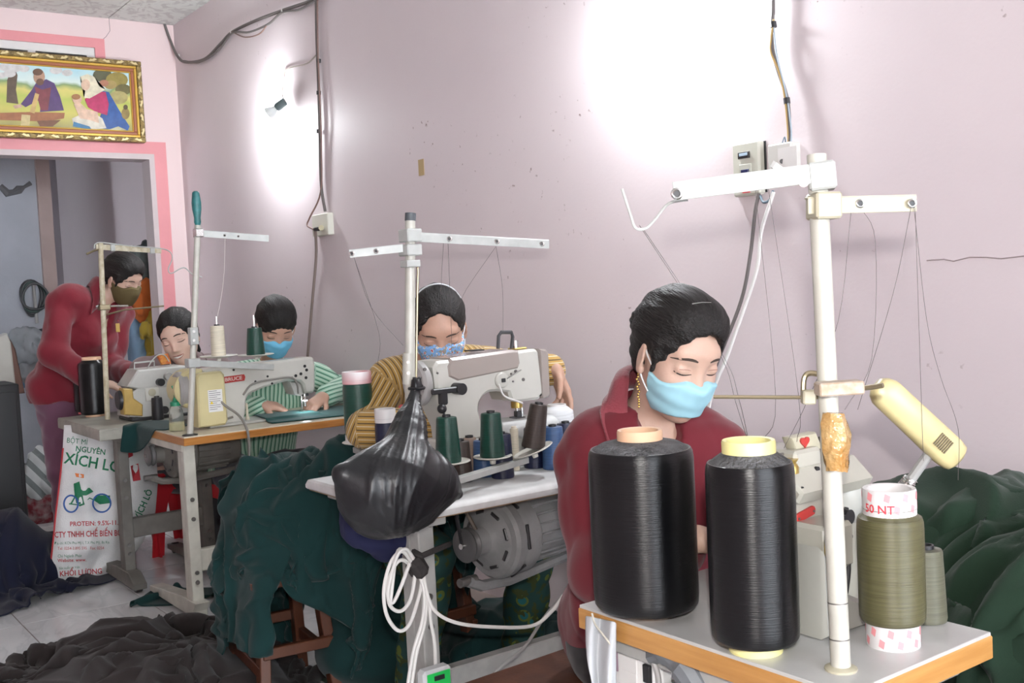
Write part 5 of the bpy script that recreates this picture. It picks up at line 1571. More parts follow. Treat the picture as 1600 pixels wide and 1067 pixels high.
def torso_prims(N, sl, sr, Pv, g=0.0, bust=True, wide=1.0):
    """N neck base, sl/sr shoulder joints, Pv pelvis, g garment ease"""
    N, sl, sr, Pv = (np.array(t, float) for t in (N, sl, sr, Pv))
    ax = sl - sr; ax /= np.linalg.norm(ax)      # towards her right
    up = N - Pv; up /= np.linalg.norm(up)
    fw = np.cross(up, ax); fw /= np.linalg.norm(fw)
    ax = np.cross(fw, up)
    R = np.stack([ax, fw, up], 1)
    L = np.linalg.norm(N - Pv)
    at = lambda t, f=0: Pv + (N - Pv) * t + fw * f
    o = [P_ell(at(.70), (.150 * wide + g, .098 + g, .30 * L + g), R, .04),
         P_ell(at(.36), (.132 * wide + g * 1.3, .098 + g * 1.3, .27 * L + g), R, .05),
         P_ell(at(.06), (.160 * wide + g, .118 + g, .12 + g), R, .05),
         P_cone(sl, sr, .052 + g, .052 + g, .05),
         P_cone(N - up * .03, sl * .62 + N * .38 , .050 + g, .046 + g, .05), P_cone(N - up * .03, sr * .62 + N * .38, .050 + g, .046 + g, .05)]
    if bust:
        for s_ in (-1, 1):
            o.append(P_ell(at(.62, .075) + ax * .062 * s_, (.055 + g, .045 + g, .055 + g), R, .05))
    return o, R

def strip(head, pts, widths, bvh, c, R, s, mat_, name, parent, off=.0009, dirv=(0, 1, 0)):
    """thin ribbon laid on the face along head-local (x, z) points"""
    vs, fs = [], []
    n = len(pts)
    for i, (x, z) in enumerate(pts):
        a = np.array(pts[max(i - 1, 0)]); b = np.array(pts[min(i + 1, n - 1)])
        t = b - a; t = t / (np.linalg.norm(t) + 1e-9); nn = np.array([-t[1], t[0]])
        for sg in (-1, 1):
            q = np.array([x, z]) + nn * widths[i] * .5 * sg
            o = c + R @ (np.array([q[0], .20, q[1]]) * s)
            hit = bvh.ray_cast(Vector(o), Vector(-R[:, 1]))
            if hit[0] is None:
                h = c + R @ (np.array([q[0], .07, q[1]]) * s)
            else:
                h = np.array(hit[0])
            vs.append(h + R[:, 1] * off)
    for i in range(n - 1):
        fs.append((2 * i, 2 * i + 1, 2 * i + 3, 2 * i + 2))
    return MB().add(vs, fs).build(name, mat_, parent, 180)

def curve2(p0, p1, p2, n=7):
    return [tuple((1 - t) ** 2 * np.array(p0) + 2 * t * (1 - t) * np.array(p1) + t * t * np.array(p2)) for t in np.linspace(0, 1, n)]
M_BROW = mat('eyebrow', (.055, .036, .028), .8)
M_LASH = mat('lash_line', (.025, .016, .014), .6)
M_EYEW = mat('eye_white', (.50, .46, .43), .25)
M_LIP = mat('lips', (.44, .17, .15), .4)
M_TEETH = mat('teeth', (.75, .72, .66), .3)

def add_face(person, bvh, c, R, s, masked, eyes='down', smile=False):
    for x in (-1, 1):
        strip(None, [(x * a, b) for a, b in curve2((.014, .0295), (.034, .0385), (.056, .0240))], [.003, .0052, .006, .0058, .005, .0038, .0015], bvh, c, R, s, M_BROW, 'eyebrow', person)
        if eyes == 'down':
            strip(None, [(x * a, b) for a, b in curve2((.0175, .0015), (.034, -.0045), (.050, .0025))], [.0012, .0022, .0028, .0032, .0032, .003, .0018], bvh, c, R, s, M_LASH, 'eyelashes', person)
            strip(None, [(x * a, b) for a, b in curve2((.019, .0085), (.034, .0135), (.049, .0085))], [.0006, .0010, .0012, .0012, .0012, .001, .0006], bvh, c, R, s, mat('lid_crease', (.26, .13, .10), .6), 'lid_crease', person)
        else:
            strip(None, [(x * a, b) for a, b in curve2((.018, .0035), (.034, .002), (.049, .0045))], [.001, .0045, .0068, .0072, .0066, .0045, .001], bvh, c, R, s, M_EYEW, 'eye', person)
            strip(None, [(x * a, b) for a, b in curve2((.029, .0025), (.0335, .002), (.038, .0025))], [.004, .0064, .007, .0072, .007, .0064, .004], bvh, c, R, s, M_LASH, 'iris', person, .0013)
            strip(None, [(x * a, b) for a, b in curve2((.0165, .004), (.034, .0115), (.0515, .0055))], [.001, .0018, .0024, .0026, .0026, .0024, .001], bvh, c, R, s, M_LASH, 'eyelashes', person, .0013)
    if not masked:
        if smile:
            strip(None, curve2((-.027, -.0525), (0, -.0595), (.027, -.0525), 9), [.001, .003, .0045, .0052, .005, .0052, .0045, .003, .001], bvh, c, R, s, M_LIP, 'upper_lip', person)
            strip(None, curve2((-.022, -.0575), (0, -.0665), (.022, -.0575), 9), [.001, .0038, .0058, .0066, .0068, .0066, .0058, .0038, .001], bvh, c, R, s, M_TEETH, 'teeth', person, .004)
            strip(None, curve2((-.026, -.056), (0, -.0765), (.026, -.056), 9), [.001, .0034, .005, .006, .0062, .006, .005, .0034, .001], bvh, c, R, s, M_LIP, 'lower_lip', person)
        else:
            strip(None, curve2((-.022, -.060), (0, -.0565), (.022, -.060), 9), [.001, .004, .006, .0075, .007, .0075, .006, .004, .001], bvh, c, R, s, M_LIP, 'lips', person)

def mask_mesh(c, R, s, top=.004, infl=.0065, low=-.118, pleats=True, front=.018):
    pr = head_prims(np.zeros(3), np.eye(3), s, infl, ears=False)
    pr = [p for p in pr if not (p[0] == 's')]
    pr.append(P_ell(np.array([0, .066, -.045]) * s, np.array([.038, .034, .046]) * s, None, .03 * s))
    pr.append(P_cut(np.array([0, .09, top]) * s, (0, .28, 1)))
    for x in (-1, 1):
        pr.append(P_cut(np.array([x * .02, .09, top + .003]) * s, (x * .42, .10, 1)))
        pr.append(P_cut(np.array([x * .068, front, -.03]) * s, (x * .30, -1, -.12)))
    pr.append(P_cut(np.array([0, .05, low]) * s, (0, .25, -1)))
    dp = (lambda P: (.0009 * np.sin(P[:, 2] / s * 190 + P[:, 1] * 25)).astype(np.float32)) if pleats else None
    return sdf_mesh(pr, .0032 * s, dp, .012)

def local_obj(name, V, Q, m, person, c, R, smooth=180):
    """mesh in head coordinates, carried by the person"""
    me = np_mesh(name, V, Q)
    o = link(name, me, m, person, smooth)
    M4 = Matrix.Identity(4)
    off = np.array(c) - world_loc(person)
    for i in range(3):
        for j in range(3): M4[i][j] = R[i][j]
        M4[i][3] = off[i]
    o.matrix_local = M4
    return o

def person(label, spec):
    c, R, s = spec['head'], spec['R'], spec.get('s', 1.0)
    N, sl, sr, Pv = spec['N'], spec['sl'], spec['sr'], spec['P']
    base = np.array([Pv[0], Pv[1], 0.0])
    pr = head_prims(c, R, s, 0, spec.get('smile', 0))
    tor, TR = torso_prims(N, sl, sr, Pv, 0.0, wide=spec.get('wide', 1.0))
    nb = c + R @ (np.array([0, -.022, -.05]) * s)
    pr += [P_cone(N - (N - Pv) * .04, nb, .050, .047 * s, .03)]
    pr += tor
    for arm in spec['arms']:
        sh, el, wr = arm['sh'], arm['el'], arm['wr']
        pr += [P_cone(sh, el, .046, .036, .03), P_cone(el, wr, .036, .0245, .015)]
        if 'hand' in arm:
            h = arm['hand']
            pr += hand_prims(wr, h['d'], h['n'], h['side'], h.get('curl', .5), h.get('s', 1.0), h.get('spread', .1), h.get('thumb', .4))
    for leg in spec['legs']:
        hp, kn, an, toe = (np.array(t, float) for t in leg)
        pr += [P_cone(hp, kn, .080, .055, .04), P_cone(kn, an, .054, .036, .02), P_cone(an, toe, .034, .024, .02), P_cone(an + np.array([0, 0, -.02]), an - (toe - an) * .2 + np.array([0, 0, -.03]), .03, .026, .02)]
    V, Q = sdf_mesh(pr, spec.get('cell', .0045))
    me = np_mesh('person', V, Q, base)
    ob = link('person', me, skin(spec['skin'][0], spec['skin'][1]), None, 180)
    ob.location = tuple(base)
    tag(ob, label, 'person', 'people in the sewing workshop')
    bvh = BVHTree.FromPolygons([tuple(v) for v in V], [tuple(q) for q in Q.tolist()])
    # clothing
    g = spec.get('ease', .014)
    tg, _ = torso_prims(N, sl, sr, Pv, g, wide=spec.get('wide', 1.0))
    sp = list(tg)
    for arm in spec['arms']:
        sh, el, wr = (np.array(arm[k], float) for k in ('sh', 'el', 'wr'))
        cu = el + (wr - el) * arm.get('cuff', .93)
        sp += [P_cone(sh, el, .044 + g * .95, .040 + g, .03), P_cone(el, cu, .043 + g, .033 + g * .8, .02)]
        if arm.get('cuff', .93) < 1.2:
            pass
    sp += spec.get('extra', [])
    hem = spec.get('hem')
    if hem is not None:
        hd_, hr = hem
        sp.append(P_cone(np.array(Pv) + np.array([0, 0, .05]), hd_, .13 + g, hr, .06))
        up = np.array([0, 0, 1.0])
        sp.append(P_cut(np.array(hd_) + up * .0, (0, 0, -1)))
    # neck opening
    nk = spec.get('neck', {})
    upv = TR[:, 2]; fw = TR[:, 1]
    nd = (nb - np.array(N)); nd /= np.linalg.norm(nd)
    sp.append(('s', np.array(N + nd * .045 + fw * .0, np.float32), np.array((.066, .066, .055), np.float32), np.array(TR, np.float32), .012))
    if nk.get('vee'):
        q0 = np.array(N) + fw * .075 + nd * .03; q1 = np.array(N) + fw * .115 - upv * nk['vee']
        for t in np.linspace(0, 1, 6):
            p = q0 * (1 - t) + q1 * t
            r = .056 * (1 - t) + .012 * t
            sp.append(('s', np.array(p, np.float32), np.array((r, .062, .034), np.float32), np.array(TR, np.float32), .010))
    for arm in spec['arms']:
        el, wr = np.array(arm['el'], float), np.array(arm['wr'], float)
    dsp = fold_noise(spec.get('seed', 3), spec.get('fold', .006), spec.get('foldwl', .10), spec.get('foldan', (1, 1, .5)))
    SV, SQ = sdf_mesh(sp, spec.get('ccell', .008), dsp, .03)
    sm = np_mesh('shirt', SV, SQ, base)
    # stripe coordinate: distance across the nearest limb or the torso
    if spec.get('stripe'):
        segs = [(np.array(Pv, float), np.array(N, float), TR[:, 0], .13)]
        for arm in spec['arms']:
            sh, el, wr = (np.array(arm[k], float) for k in ('sh', 'el', 'wr'))
            for a_, b_ in ((sh, el), (el, wr)):
                dd = (b_ - a_) / np.linalg.norm(b_ - a_)
                cr = np.cross(dd, C_FWD); cr /= np.linalg.norm(cr)
                segs.append((a_, b_, cr, .05))
        D, S_ = [], []
        for a_, b_, ax_, r_ in segs:
            ab = b_ - a_
            t = np.clip(((SV - a_) @ ab) / (ab @ ab), 0, 1)
            D.append(np.linalg.norm(SV - a_ - t[:, None] * ab, axis=1) / r_)
            S_.append((SV - a_) @ ax_ + .03 * np.sin(((SV - a_) @ ab) * 6))
        k = np.argmin(D, 0)
        val = np.array(S_)[k, np.arange(len(SV))]
        at_ = sm.attributes.new('stripe', 'FLOAT', 'POINT')
        at_.data.foreach_set('value', val.astype(np.float32))
    shirt = link(spec.get('shirt_name', 'shirt'), sm, spec['shirt'], ob, 180)
    # trousers
    lp_ = [P_ell(np.array(Pv), (.165, .135, .12), TR, .04)]
    for leg in spec['legs']:
        hp, kn, an, toe = (np.array(t, float) for t in leg)
        q = kn + (an - kn) * 1.0
        lp_ += [P_cone(hp, kn, .096, .074, .04), P_cone(kn, q, .074, .066, .03)]
    TV, TQ = sdf_mesh(lp_, .011, fold_noise(spec.get('seed', 3) + 5, .006, .12), .03)
    link('trousers', np_mesh('trousers', TV, TQ, base), spec['pants'], ob, 180)
    # hair in head coordinates
    hs = spec.get('hairstyle', {})
    hp_ = hair_prims(np.zeros(3), np.eye(3), s, hs)
    def strands(P):
        ph = np.arctan2(P[:, 0], P[:, 2] - .01) 
        return (.0005 * np.sin(ph * 46 + 3 * np.sin(P[:, 1] * 60)) + .0014 * np.sin(ph * 15 + P[:, 1] * 25)).astype(np.float32)
    HV, HQ = sdf_mesh(hp_, spec.get('hcell', .0042), strands, .015)
    hair = local_obj('hair', HV, HQ, M_HAIR, ob, c, R)
    add_face(ob, bvh, c, R, s, 'mask' in spec, spec.get('eyes', 'down'), spec.get('smile', 0) > 0)
    if 'mask' in spec:
        mk = spec['mask']
        MV, MQ = mask_mesh(c, R, s, mk.get('top', .004), mk.get('infl', .0065), mk.get('low', -.118), mk.get('pleats', True), mk.get('front', .018))
        mo = local_obj('face_mask', MV, MQ, mk['mat'], ob, c, R)
        if mk.get('loops', True):
            for x in (-1, 1):
                for z0, z1 in ((-.014, .020), (-.062, -.026)):
                    pts = catmull([np.array([x * .0655, .030, z0]) * s, np.array([x * .0745, .016, (z0 + z1) / 2]) * s, np.array([x * .0775, -.002, z1]) * s], 4)
                    q = MB().tube(pts, .0016 * s, 6)
                    me = q.mesh('ear_loop'); lo = link('ear_loop', me, mat('white_elastic', (.75, .76, .76), .6), mo)
    return ob, bvh, shirt, (SV, SQ), TR, hair
def stripe_mat(name, cols, width, rough=.8):
    """cols: list of (position 0-1, colour) bands repeated every width metres"""
    m = mat(name, cols[0][1], rough, bump=.15, bscale=300, sheen=.2)
    nt = m.node_tree; b = nt.nodes['Principled BSDF']
    at = nt.nodes.new('ShaderNodeAttribute'); at.attribute_name = 'stripe'
    d = nt.nodes.new('ShaderNodeMath'); d.operation = 'DIVIDE'; d.inputs[1].default_value = width
    f = nt.nodes.new('ShaderNodeMath'); f.operation = 'FRACT'
    nt.links.new(at.outputs['Fac'], d.inputs[0]); nt.links.new(d.outputs[0], f.inputs[0])
    rp = nt.nodes.new('ShaderNodeValToRGB'); rp.color_ramp.interpolation = 'CONSTANT'
    e = rp.color_ramp.elements
    e[0].position, e[0].color = 0, tuple(cols[0][1]) + (1,)
    e[1].position, e[1].color = cols[1][0], tuple(cols[1][1]) + (1,)
    for p, c_ in cols[2:]:
        k = e.new(p); k.color = tuple(c_) + (1,)
    nt.links.new(f.outputs[0], rp.inputs[0]); nt.links.new(rp.outputs[0], b.inputs['Base Color'])
    return m
def floral_mat(name, bgc, c1, c2, scale):
    m = mat(name, bgc, .75)
    nt = m.node_tree; b = nt.nodes['Principled BSDF']
    tc = [n for n in nt.nodes if n.type == 'TEX_COORD'][0]
    v = nt.nodes.new('ShaderNodeTexVoronoi'); v.inputs['Scale'].default_value = scale
    nt.links.new(tc.outputs['Object'], v.inputs['Vector'])
    n = nt.nodes.new('ShaderNodeTexNoise'); n.inputs['Scale'].default_value = scale * 1.6; nt.links.new(tc.outputs['Object'], n.inputs['Vector'])
    rp = nt.nodes.new('ShaderNodeValToRGB'); rp.color_ramp.interpolation = 'CONSTANT'; e = rp.color_ramp.elements
    e[0].position, e[0].color = 0, tuple(c1) + (1,)
    e[1].position, e[1].color = .24, tuple(c2) + (1,)
    k = e.new(.36); k.color = tuple(bgc) + (1,)
    nt.links.new(v.outputs['Distance'], rp.inputs[0])
    mx = nt.nodes.new('ShaderNodeMix'); mx.data_type = 'RGBA'
    gt = nt.nodes.new('ShaderNodeMath'); gt.operation = 'GREATER_THAN'; gt.inputs[1].default_value = .56
    nt.links.new(n.outputs['Fac'], gt.inputs[0]); nt.links.new(gt.outputs[0], mx.inputs['Factor'])
    nt.links.new(rp.outputs[0], mx.inputs['A']); mx.inputs['B'].default_value = tuple(c * .35 for c in c2) + (1,)
    nt.links.new(mx.outputs['Result'], b.inputs['Base Color'])
    return m
def px3(px, py, x): return np.array(at_x(px, py, x))

# ---------------- the woman in the dark red shirt, nearest
M_RED = mat('dark_red_cotton', (0.145, 0.007, 0.016), 0.85, noise=.12, nscale=6, bump=.05, bscale=420, sheen=.15)
M_MASKB = mat('pale_blue_surgical_mask', (0.36, 0.64, 0.74), 0.75, noise=.05, nscale=20)
h1 = px3(1056, 556, -1.58)
R1 = frame_head(1056, 556, 33, 24, -5)
N1 = px3(1008, 655, -1.69)
sl1, sr1 = px3(930, 716, -1.73), px3(1112, 706, -1.63)
W1, bv1, sh1, sg1, TR1, hr1 = person('woman in dark red shirt and pale blue surgical mask behind the black spools', dict(
    head=h1, R=R1, s=1.06, N=N1, sl=sl1, sr=sr1, P=px3(1002, 985, -1.80), skin=('fair_skin', (.58, .385, .30)),
    arms=[dict(sh=sl1, el=px3(940, 890, -1.62), wr=px3(1090, 842, -1.34), cuff=.78, hand=dict(d=(.55, .75, -.12), n=(0, 0, 1), side=(1, -.4, 0), curl=.45)),
          dict(sh=sr1, el=px3(1175, 800, -1.55), wr=px3(1195, 822, -1.30), cuff=.85, hand=dict(d=(.95, -.1, -.15), n=(0, 0, 1), side=(0, -1, 0), curl=.45))],
    legs=[(np.array([-1.80, 1.56, .47]), np.array([-1.42, 1.54, .48]), np.array([-1.40, 1.54, .08]), np.array([-1.25, 1.52, .035])),
          (np.array([-1.80, 1.66, .47]), np.array([-1.42, 1.70, .48]), np.array([-1.40, 1.68, .08]), np.array([-1.25, 1.70, .035]))],
    extra=[P_cone(px3(926, 780, -1.70), px3(934, 960, -1.76), .048, .054, .05), P_cone(px3(960, 800, -1.70), px3(1000, 985, -1.76), .09, .11, .05)], shirt=M_RED, pants=mat('black_trousers', (.012, .012, .014), .8, sheen=.2), ease=.026, hem=(px3(1002, 1030, -1.80), .135), seed=4, fold=.006, foldwl=.16, foldan=(1, 1, .35),
    neck=dict(vee=.15), hairstyle=dict(thick=.011, volume=True, face=(0, -.030, .068, .112), bun=True, sideburn=True),
    mask=dict(mat=M_MASKB, top=-.014, low=-.097), cell=.0042, ccell=.0065, hcell=.0038))

def collar(ob, sg, N, nb, TR, m, spread=.045, high=.035, r=.062, gap=.55, flap=.05):
    """shirt collar: a stand round the neck and two flaps folded over the shirt"""
    SV, SQ = sg
    bvh = BVHTree.FromPolygons([tuple(v) for v in SV], [tuple(q) for q in SQ.tolist()])
    N, nb = np.array(N, float), np.array(nb, float)
    nd = nb - N; nd /= np.linalg.norm(nd)
    fw = TR[:, 1] - nd * (TR[:, 1] @ nd); fw /= np.linalg.norm(fw)
    ax = np.cross(fw, nd)
    n, k = 40, 7
    vs, fs = [], []
    for i in range(n):
        a = -math.pi + gap + (2 * math.pi - 2 * gap) * i / (n - 1)     # 0 = back of the neck
        e = abs(i / (n - 1) - .5) * 2
        d = -fw * math.cos(a) + ax * math.sin(a)
        front = max(0, (e - .62) / .38)
        cen = N + nd * (.036 - .075 * front) + fw * .035 * front
        for j in range(k):
            t = j / (k - 1)
            rad = r * (1 + .10 * front) + (math.sin(t * math.pi / 2)) * spread * (1 - .25 * front)
            hgt = high * (1 - front * .6) * (1 - t ** 2.2) - t * .012 - t * flap * front
            p = cen + d * rad + nd * hgt
            if t > .6:
                loc, nor, ind, dist = bvh.find_nearest(Vector(p))
                if loc is not None:
                    q = np.array(loc) + np.array(nor) * .010
                    f = min(1, (t - .6) / .4)
                    p = p * (1 - f) + q * f
            vs.append(p)
    for i in range(n - 1):
        for j in range(k - 1):
            fs.append((i * k + j, i * k + j + 1, (i + 1) * k + j + 1, (i + 1) * k + j))
    o = MB().add(vs, fs).build('collar', m, ob, 180)
    md = o.modifiers.new('thickness', 'SOLIDIFY'); md.thickness = .0035; md.offset = 0
    return o
M_REDF = mat('faded_red_cotton', (0.26, 0.04, 0.055), 0.85, noise=.2, nscale=12, bump=.2, bscale=220, sheen=.3)
nb1 = h1 + R1 @ np.array([0, -.022, -.05])
collar(W1, sg1, N1, nb1, TR1, M_REDF, spread=.036, high=.060, r=.068, gap=.80, flap=.045)
def on_shirt(sg, o, d):
    bv = BVHTree.FromPolygons([tuple(v) for v in sg[0]], [tuple(q) for q in sg[1].tolist()])
    h = bv.ray_cast(Vector(o), Vector(d))
    return (np.array(h[0]), np.array(h[1])) if h[0] is not None else (None, None)
for k in range(5):
    o_ = np.array(N1) + TR1[:, 1] * .4 - TR1[:, 2] * (.17 + .075 * k) 
    p_, n_ = on_shirt(sg1, o_, -TR1[:, 1])
    if p_ is not None:
        MB().lathe([(.0055, 0), (.0055, .002), (.003, .0026)], p_, n_, 12).build('button', mat('dark_button', (.06, .02, .025), .4), W1)
# hair clip and gold ear chain
def headp(c, R, s, p): return np.array(c) + R @ (np.array(p, float) * s)
MB().tube([headp(h1, R1, 1.06, p) for p in [(.034, .046, .131), (.016, .050, .136), (-.004, .052, .137)]], .0016, 6).build('hair_clip', M_CHROME, W1)
g0 = headp(h1, R1, 1.06, (.079, .0, -.036))
q = MB()
for k in range(14):
    q.ball(g0 - EZ * (.004 + k * .0052) + np.array([.0016 * math.sin(k * 2.1), .0016 * math.cos(k * 1.7), 0]), .0024, 8, 5)
q.build('ear_chain', mat('gold_jewellery', (.75, .50, .14), .25, metal=.9), W1)

# ---------------- the woman in mustard stripes
M_MUST = stripe_mat('mustard_striped_knit', [(0, (.42, .25, .06)), (.40, (.62, .55, .38)), (.52, (.42, .25, .06)), (.82, (.10, .06, .02))], .021)
h2 = px3(686, 515, -2.90)
R2 = frame_head(686, 515, 4, 31, 2)
N2 = px3(668, 568, -3.05)
sl2, sr2 = px3(606, 602, -3.07), px3(762, 575, -3.05)
M_MASKF = floral_mat('blue_floral_mask', (.20, .40, .72), (.55, .06, .10), (.75, .72, .62), 75)
W2, bv2, sh2, sg2, TR2, hr2 = person('woman in mustard striped top with a floral mask bent over the middle machine', dict(
    head=h2, R=R2, s=1.08, N=N2, sl=sl2, sr=sr2, P=px3(660, 800, -3.22), skin=('tan_skin', (.50, .30, .22)),
    arms=[dict(sh=sl2, el=px3(572, 668, -2.98), wr=px3(700, 665, -2.74), cuff=.95, hand=dict(d=(.4, .9, .0), n=(0, 0, 1), side=(1, 0, 0), curl=.4)),
          dict(sh=sr2, el=px3(828, 578, -2.86), wr=px3(866, 578, -2.665), cuff=.86, hand=dict(d=(.22, .28, -.93), n=(.1, .95, .3), side=(.9, .2, 0), curl=(.22, .28, .5, .6), s=1.0, thumb=.55))],
    legs=[(np.array([-3.20, 1.72, .46]), np.array([-2.74, 1.66, .50]), np.array([-2.86, 1.66, .08]), np.array([-2.74, 1.64, .035])),
          (np.array([-3.20, 1.94, .46]), np.array([-2.74, 2.06, .50]), np.array([-2.86, 2.08, .08]), np.array([-2.74, 2.10, .035]))],
    shirt=M_MUST, stripe=True, pants=floral_mat('teal_floral_trousers', (.008, .045, .040), (.010, .12, .13), (.10, .13, .02), 17), ease=.018, hem=(np.array([-3.20, 1.82, .50]), .17), seed=9, fold=.005, foldwl=.12,
    hairstyle=dict(thick=.009, face=(0, -.026, .070, .124), bun=True), mask=dict(mat=M_MASKF, top=.000, low=-.112, pleats=False, front=.010), cell=.0048, ccell=.0085))
# dark floral apron front seen through the arch of the machine
MB().tube([headp(h2, R2, 1.08, (.078 * math.cos(a), -.030 + .0, .046 + .096 * math.sin(a))) for a in np.linspace(.25, math.pi - .25, 16)], .0022, 6).build('hair_band', mat('pale_hair_band', (.55, .56, .58), .3), W2)

# ---------------- the woman in green stripes
M_GSTR = stripe_mat('green_white_striped_cotton', [(0, (.30, .52, .38)), (.34, (.62, .68, .60)), (.50, (.30, .52, .38)), (.78, (.025, .12, .07))], .020)
h3 = px3(430, 512, -4.72)
R3 = frame_head(430, 512, 12, 33, -3)
N3 = px3(425, 575, -4.86)
sl3, sr3 = px3(370, 592, -4.86), px3(490, 588, -4.86)
W3, bv3, sh3, sg3, TR3, hr3 = person('woman in green and white stripes sewing at the lockstitch machine', dict(
    head=h3, R=R3, s=1.12, N=N3, sl=sl3, sr=sr3, P=px3(408, 740, -4.98), skin=('tan_skin', (.50, .30, .22)),
    arms=[dict(sh=sl3, el=px3(372, 655, -4.72), wr=px3(408, 632, -4.56), cuff=.86, hand=dict(d=(.18, .95, -.22), n=(.35, 0, .9), side=(1, 0, 0), curl=.32)),
          dict(sh=sr3, el=px3(538, 608, -4.74), wr=px3(505, 620, -4.55), cuff=.86, hand=dict(d=(.35, -.85, -.35), n=(.45, 0, .85), side=(1, .2, 0), curl=.5))],
    legs=[(np.array([-4.95, 1.90, .46]), np.array([-4.56, 1.86, .50]), np.array([-4.55, 1.86, .08]), np.array([-4.41, 1.84, .035])),
          (np.array([-4.95, 2.08, .46]), np.array([-4.56, 2.14, .50]), np.array([-4.55, 2.16, .08]), np.array([-4.41, 2.18, .035]))],
    shirt=M_GSTR, stripe=True, pants=mat('navy_trousers', (.012, .014, .03), .8, sheen=.2), ease=.018, hem=(np.array([-4.98, 1.96, .46]), .18), seed=14, fold=.005, foldwl=.12, wide=1.05,
    hairstyle=dict(thick=.011, volume=True, bangs=True, face=(.0, -.036, .066, .100), tail=True), mask=dict(mat=mat('sky_blue_surgical_mask', (.16, .50, .72), .7, noise=.05), top=-.012, low=-.108), cell=.0048, ccell=.0085))

# ---------------- the smiling woman
M_DUSTY = mat('dusty_mauve_blouse', (.26, .185, .185), .85, noise=.15, nscale=8, bump=.2, bscale=200, sheen=.2)
h4 = px3(281, 528, -5.30)
R4 = frame_head(281, 528, -20, 14, 14)
N4 = px3(288, 574, -5.42)
sl4, sr4 = px3(226, 580, -5.40), px3(342, 576, -5.42)
W4, bv4, sh4, sg4, TR4, hr4 = person('smiling woman without a mask behind the grey overlock machine', dict(
    head=h4, R=R4, s=1.16, N=N4, sl=sl4, sr=sr4, P=px3(288, 735, -5.55), skin=('warm_skin', (.70, .48, .38)), smile=1.0,
    arms=[dict(sh=sl4, el=px3(215, 660, -5.34), wr=px3(245, 640, -5.22), cuff=.9, hand=dict(d=(.4, .8, -.1), n=(0, 0, 1), side=(1, 0, 0), curl=.4)),
          dict(sh=sr4, el=px3(352, 655, -5.36), wr=px3(310, 645, -5.24), cuff=.9, hand=dict(d=(.4, -.8, -.1), n=(0, 0, 1), side=(1, 0, 0), curl=.4))],
    legs=[(np.array([-5.50, 1.88, .46]), np.array([-5.12, 1.86, .48]), np.array([-5.12, 1.86, .08]), np.array([-4.98, 1.84, .035])),
          (np.array([-5.50, 2.06, .46]), np.array([-5.12, 2.08, .48]), np.array([-5.12, 2.10, .08]), np.array([-4.98, 2.12, .035]))],
    shirt=M_DUSTY, pants=mat('grey_trousers', (.05, .05, .055), .8, sheen=.2), ease=.016, hem=(np.array([-5.55, 1.97, .46]), .18), seed=21, fold=.005, foldwl=.12,
    hairstyle=dict(thick=.010, face=(.0, -.030, .067, .108), tail=True), eyes='down', cell=.0050, ccell=.009))
nb4 = h4 + R4 @ np.array([0, -.022, -.05])
collar(W4, sg4, N4, nb4, TR4, M_DUSTY, spread=.04, high=.03, flap=.03)

# ---------------- the standing woman
M_FLEECE = mat('crimson_fleece', (.175, .006, .017), .9, noise=.12, nscale=8, bump=.12, bscale=300, sheen=.25)
h5 = px3(192, 437, -5.72)
R5 = frame_head(192, 437, 46, 28, 4)
N5 = px3(150, 468, -5.78)
sl5, sr5 = px3(100, 470, -5.70), px3(185, 492, -5.95)
W5, bv5, sh5, sg5, TR5, hr5 = person('standing woman in a crimson fleece jacket and olive mask leaning over the machine', dict(
    head=h5, R=R5, s=1.06, N=N5, sl=sl5, sr=sr5, P=px3(98, 618, -5.86), skin=('fair_skin', (.58, .385, .30)), wide=1.12,
    arms=[dict(sh=sl5, el=px3(82, 552, -5.60), wr=px3(150, 598, -5.42), cuff=1.0, hand=dict(d=(.3, .9, -.2), n=(.3, 0, 1), side=(1, 0, 0), curl=.4)),
          dict(sh=sr5, el=px3(172, 572, -5.82), wr=px3(222, 592, -5.45), cuff=1.0, hand=dict(d=(.8, .5, -.2), n=(0, 0, 1), side=(0, -1, 0), curl=.4))],
    legs=[(np.array([-5.84, 1.33, .84]), np.array([-5.80, 1.34, .47]), np.array([-5.84, 1.36, .08]), np.array([-5.70, 1.38, .035])),
          (np.array([-5.96, 1.50, .84]), np.array([-5.92, 1.52, .47]), np.array([-5.96, 1.54, .08]), np.array([-5.82, 1.57, .035]))],
    shirt=M_FLEECE, shirt_name='fleece_jacket', pants=mat('plum_trousers', (.145, .055, .095), .85, noise=.12, nscale=7, sheen=.3), ease=.022, hem=(np.array([-5.87, 1.40, .82]), .155), seed=30, fold=.008, foldwl=.15, neck=dict(vee=.20),
    hairstyle=dict(thick=.012, volume=True, face=(.0, -.032, .067, .104), bun=True, sideburn=True), mask=dict(mat=mat('olive_fabric_mask', (.115, .085, .032), .85), top=.0, low=-.114, pleats=False, front=-.002, loops=False), cell=.0050, ccell=.010))
nb5 = h5 + R5 @ np.array([0, -.022, -.05])
collar(W5, sg5, N5, nb5, TR5, M_FLEECE, spread=.05, high=.05, flap=.03, r=.066)
MB().box(px3(184, 512, -5.62), (.004, .02, .045), None, .001).build('embroidered_mark', mat('gold_embroidery', (.5, .33, .08), .6), W5)
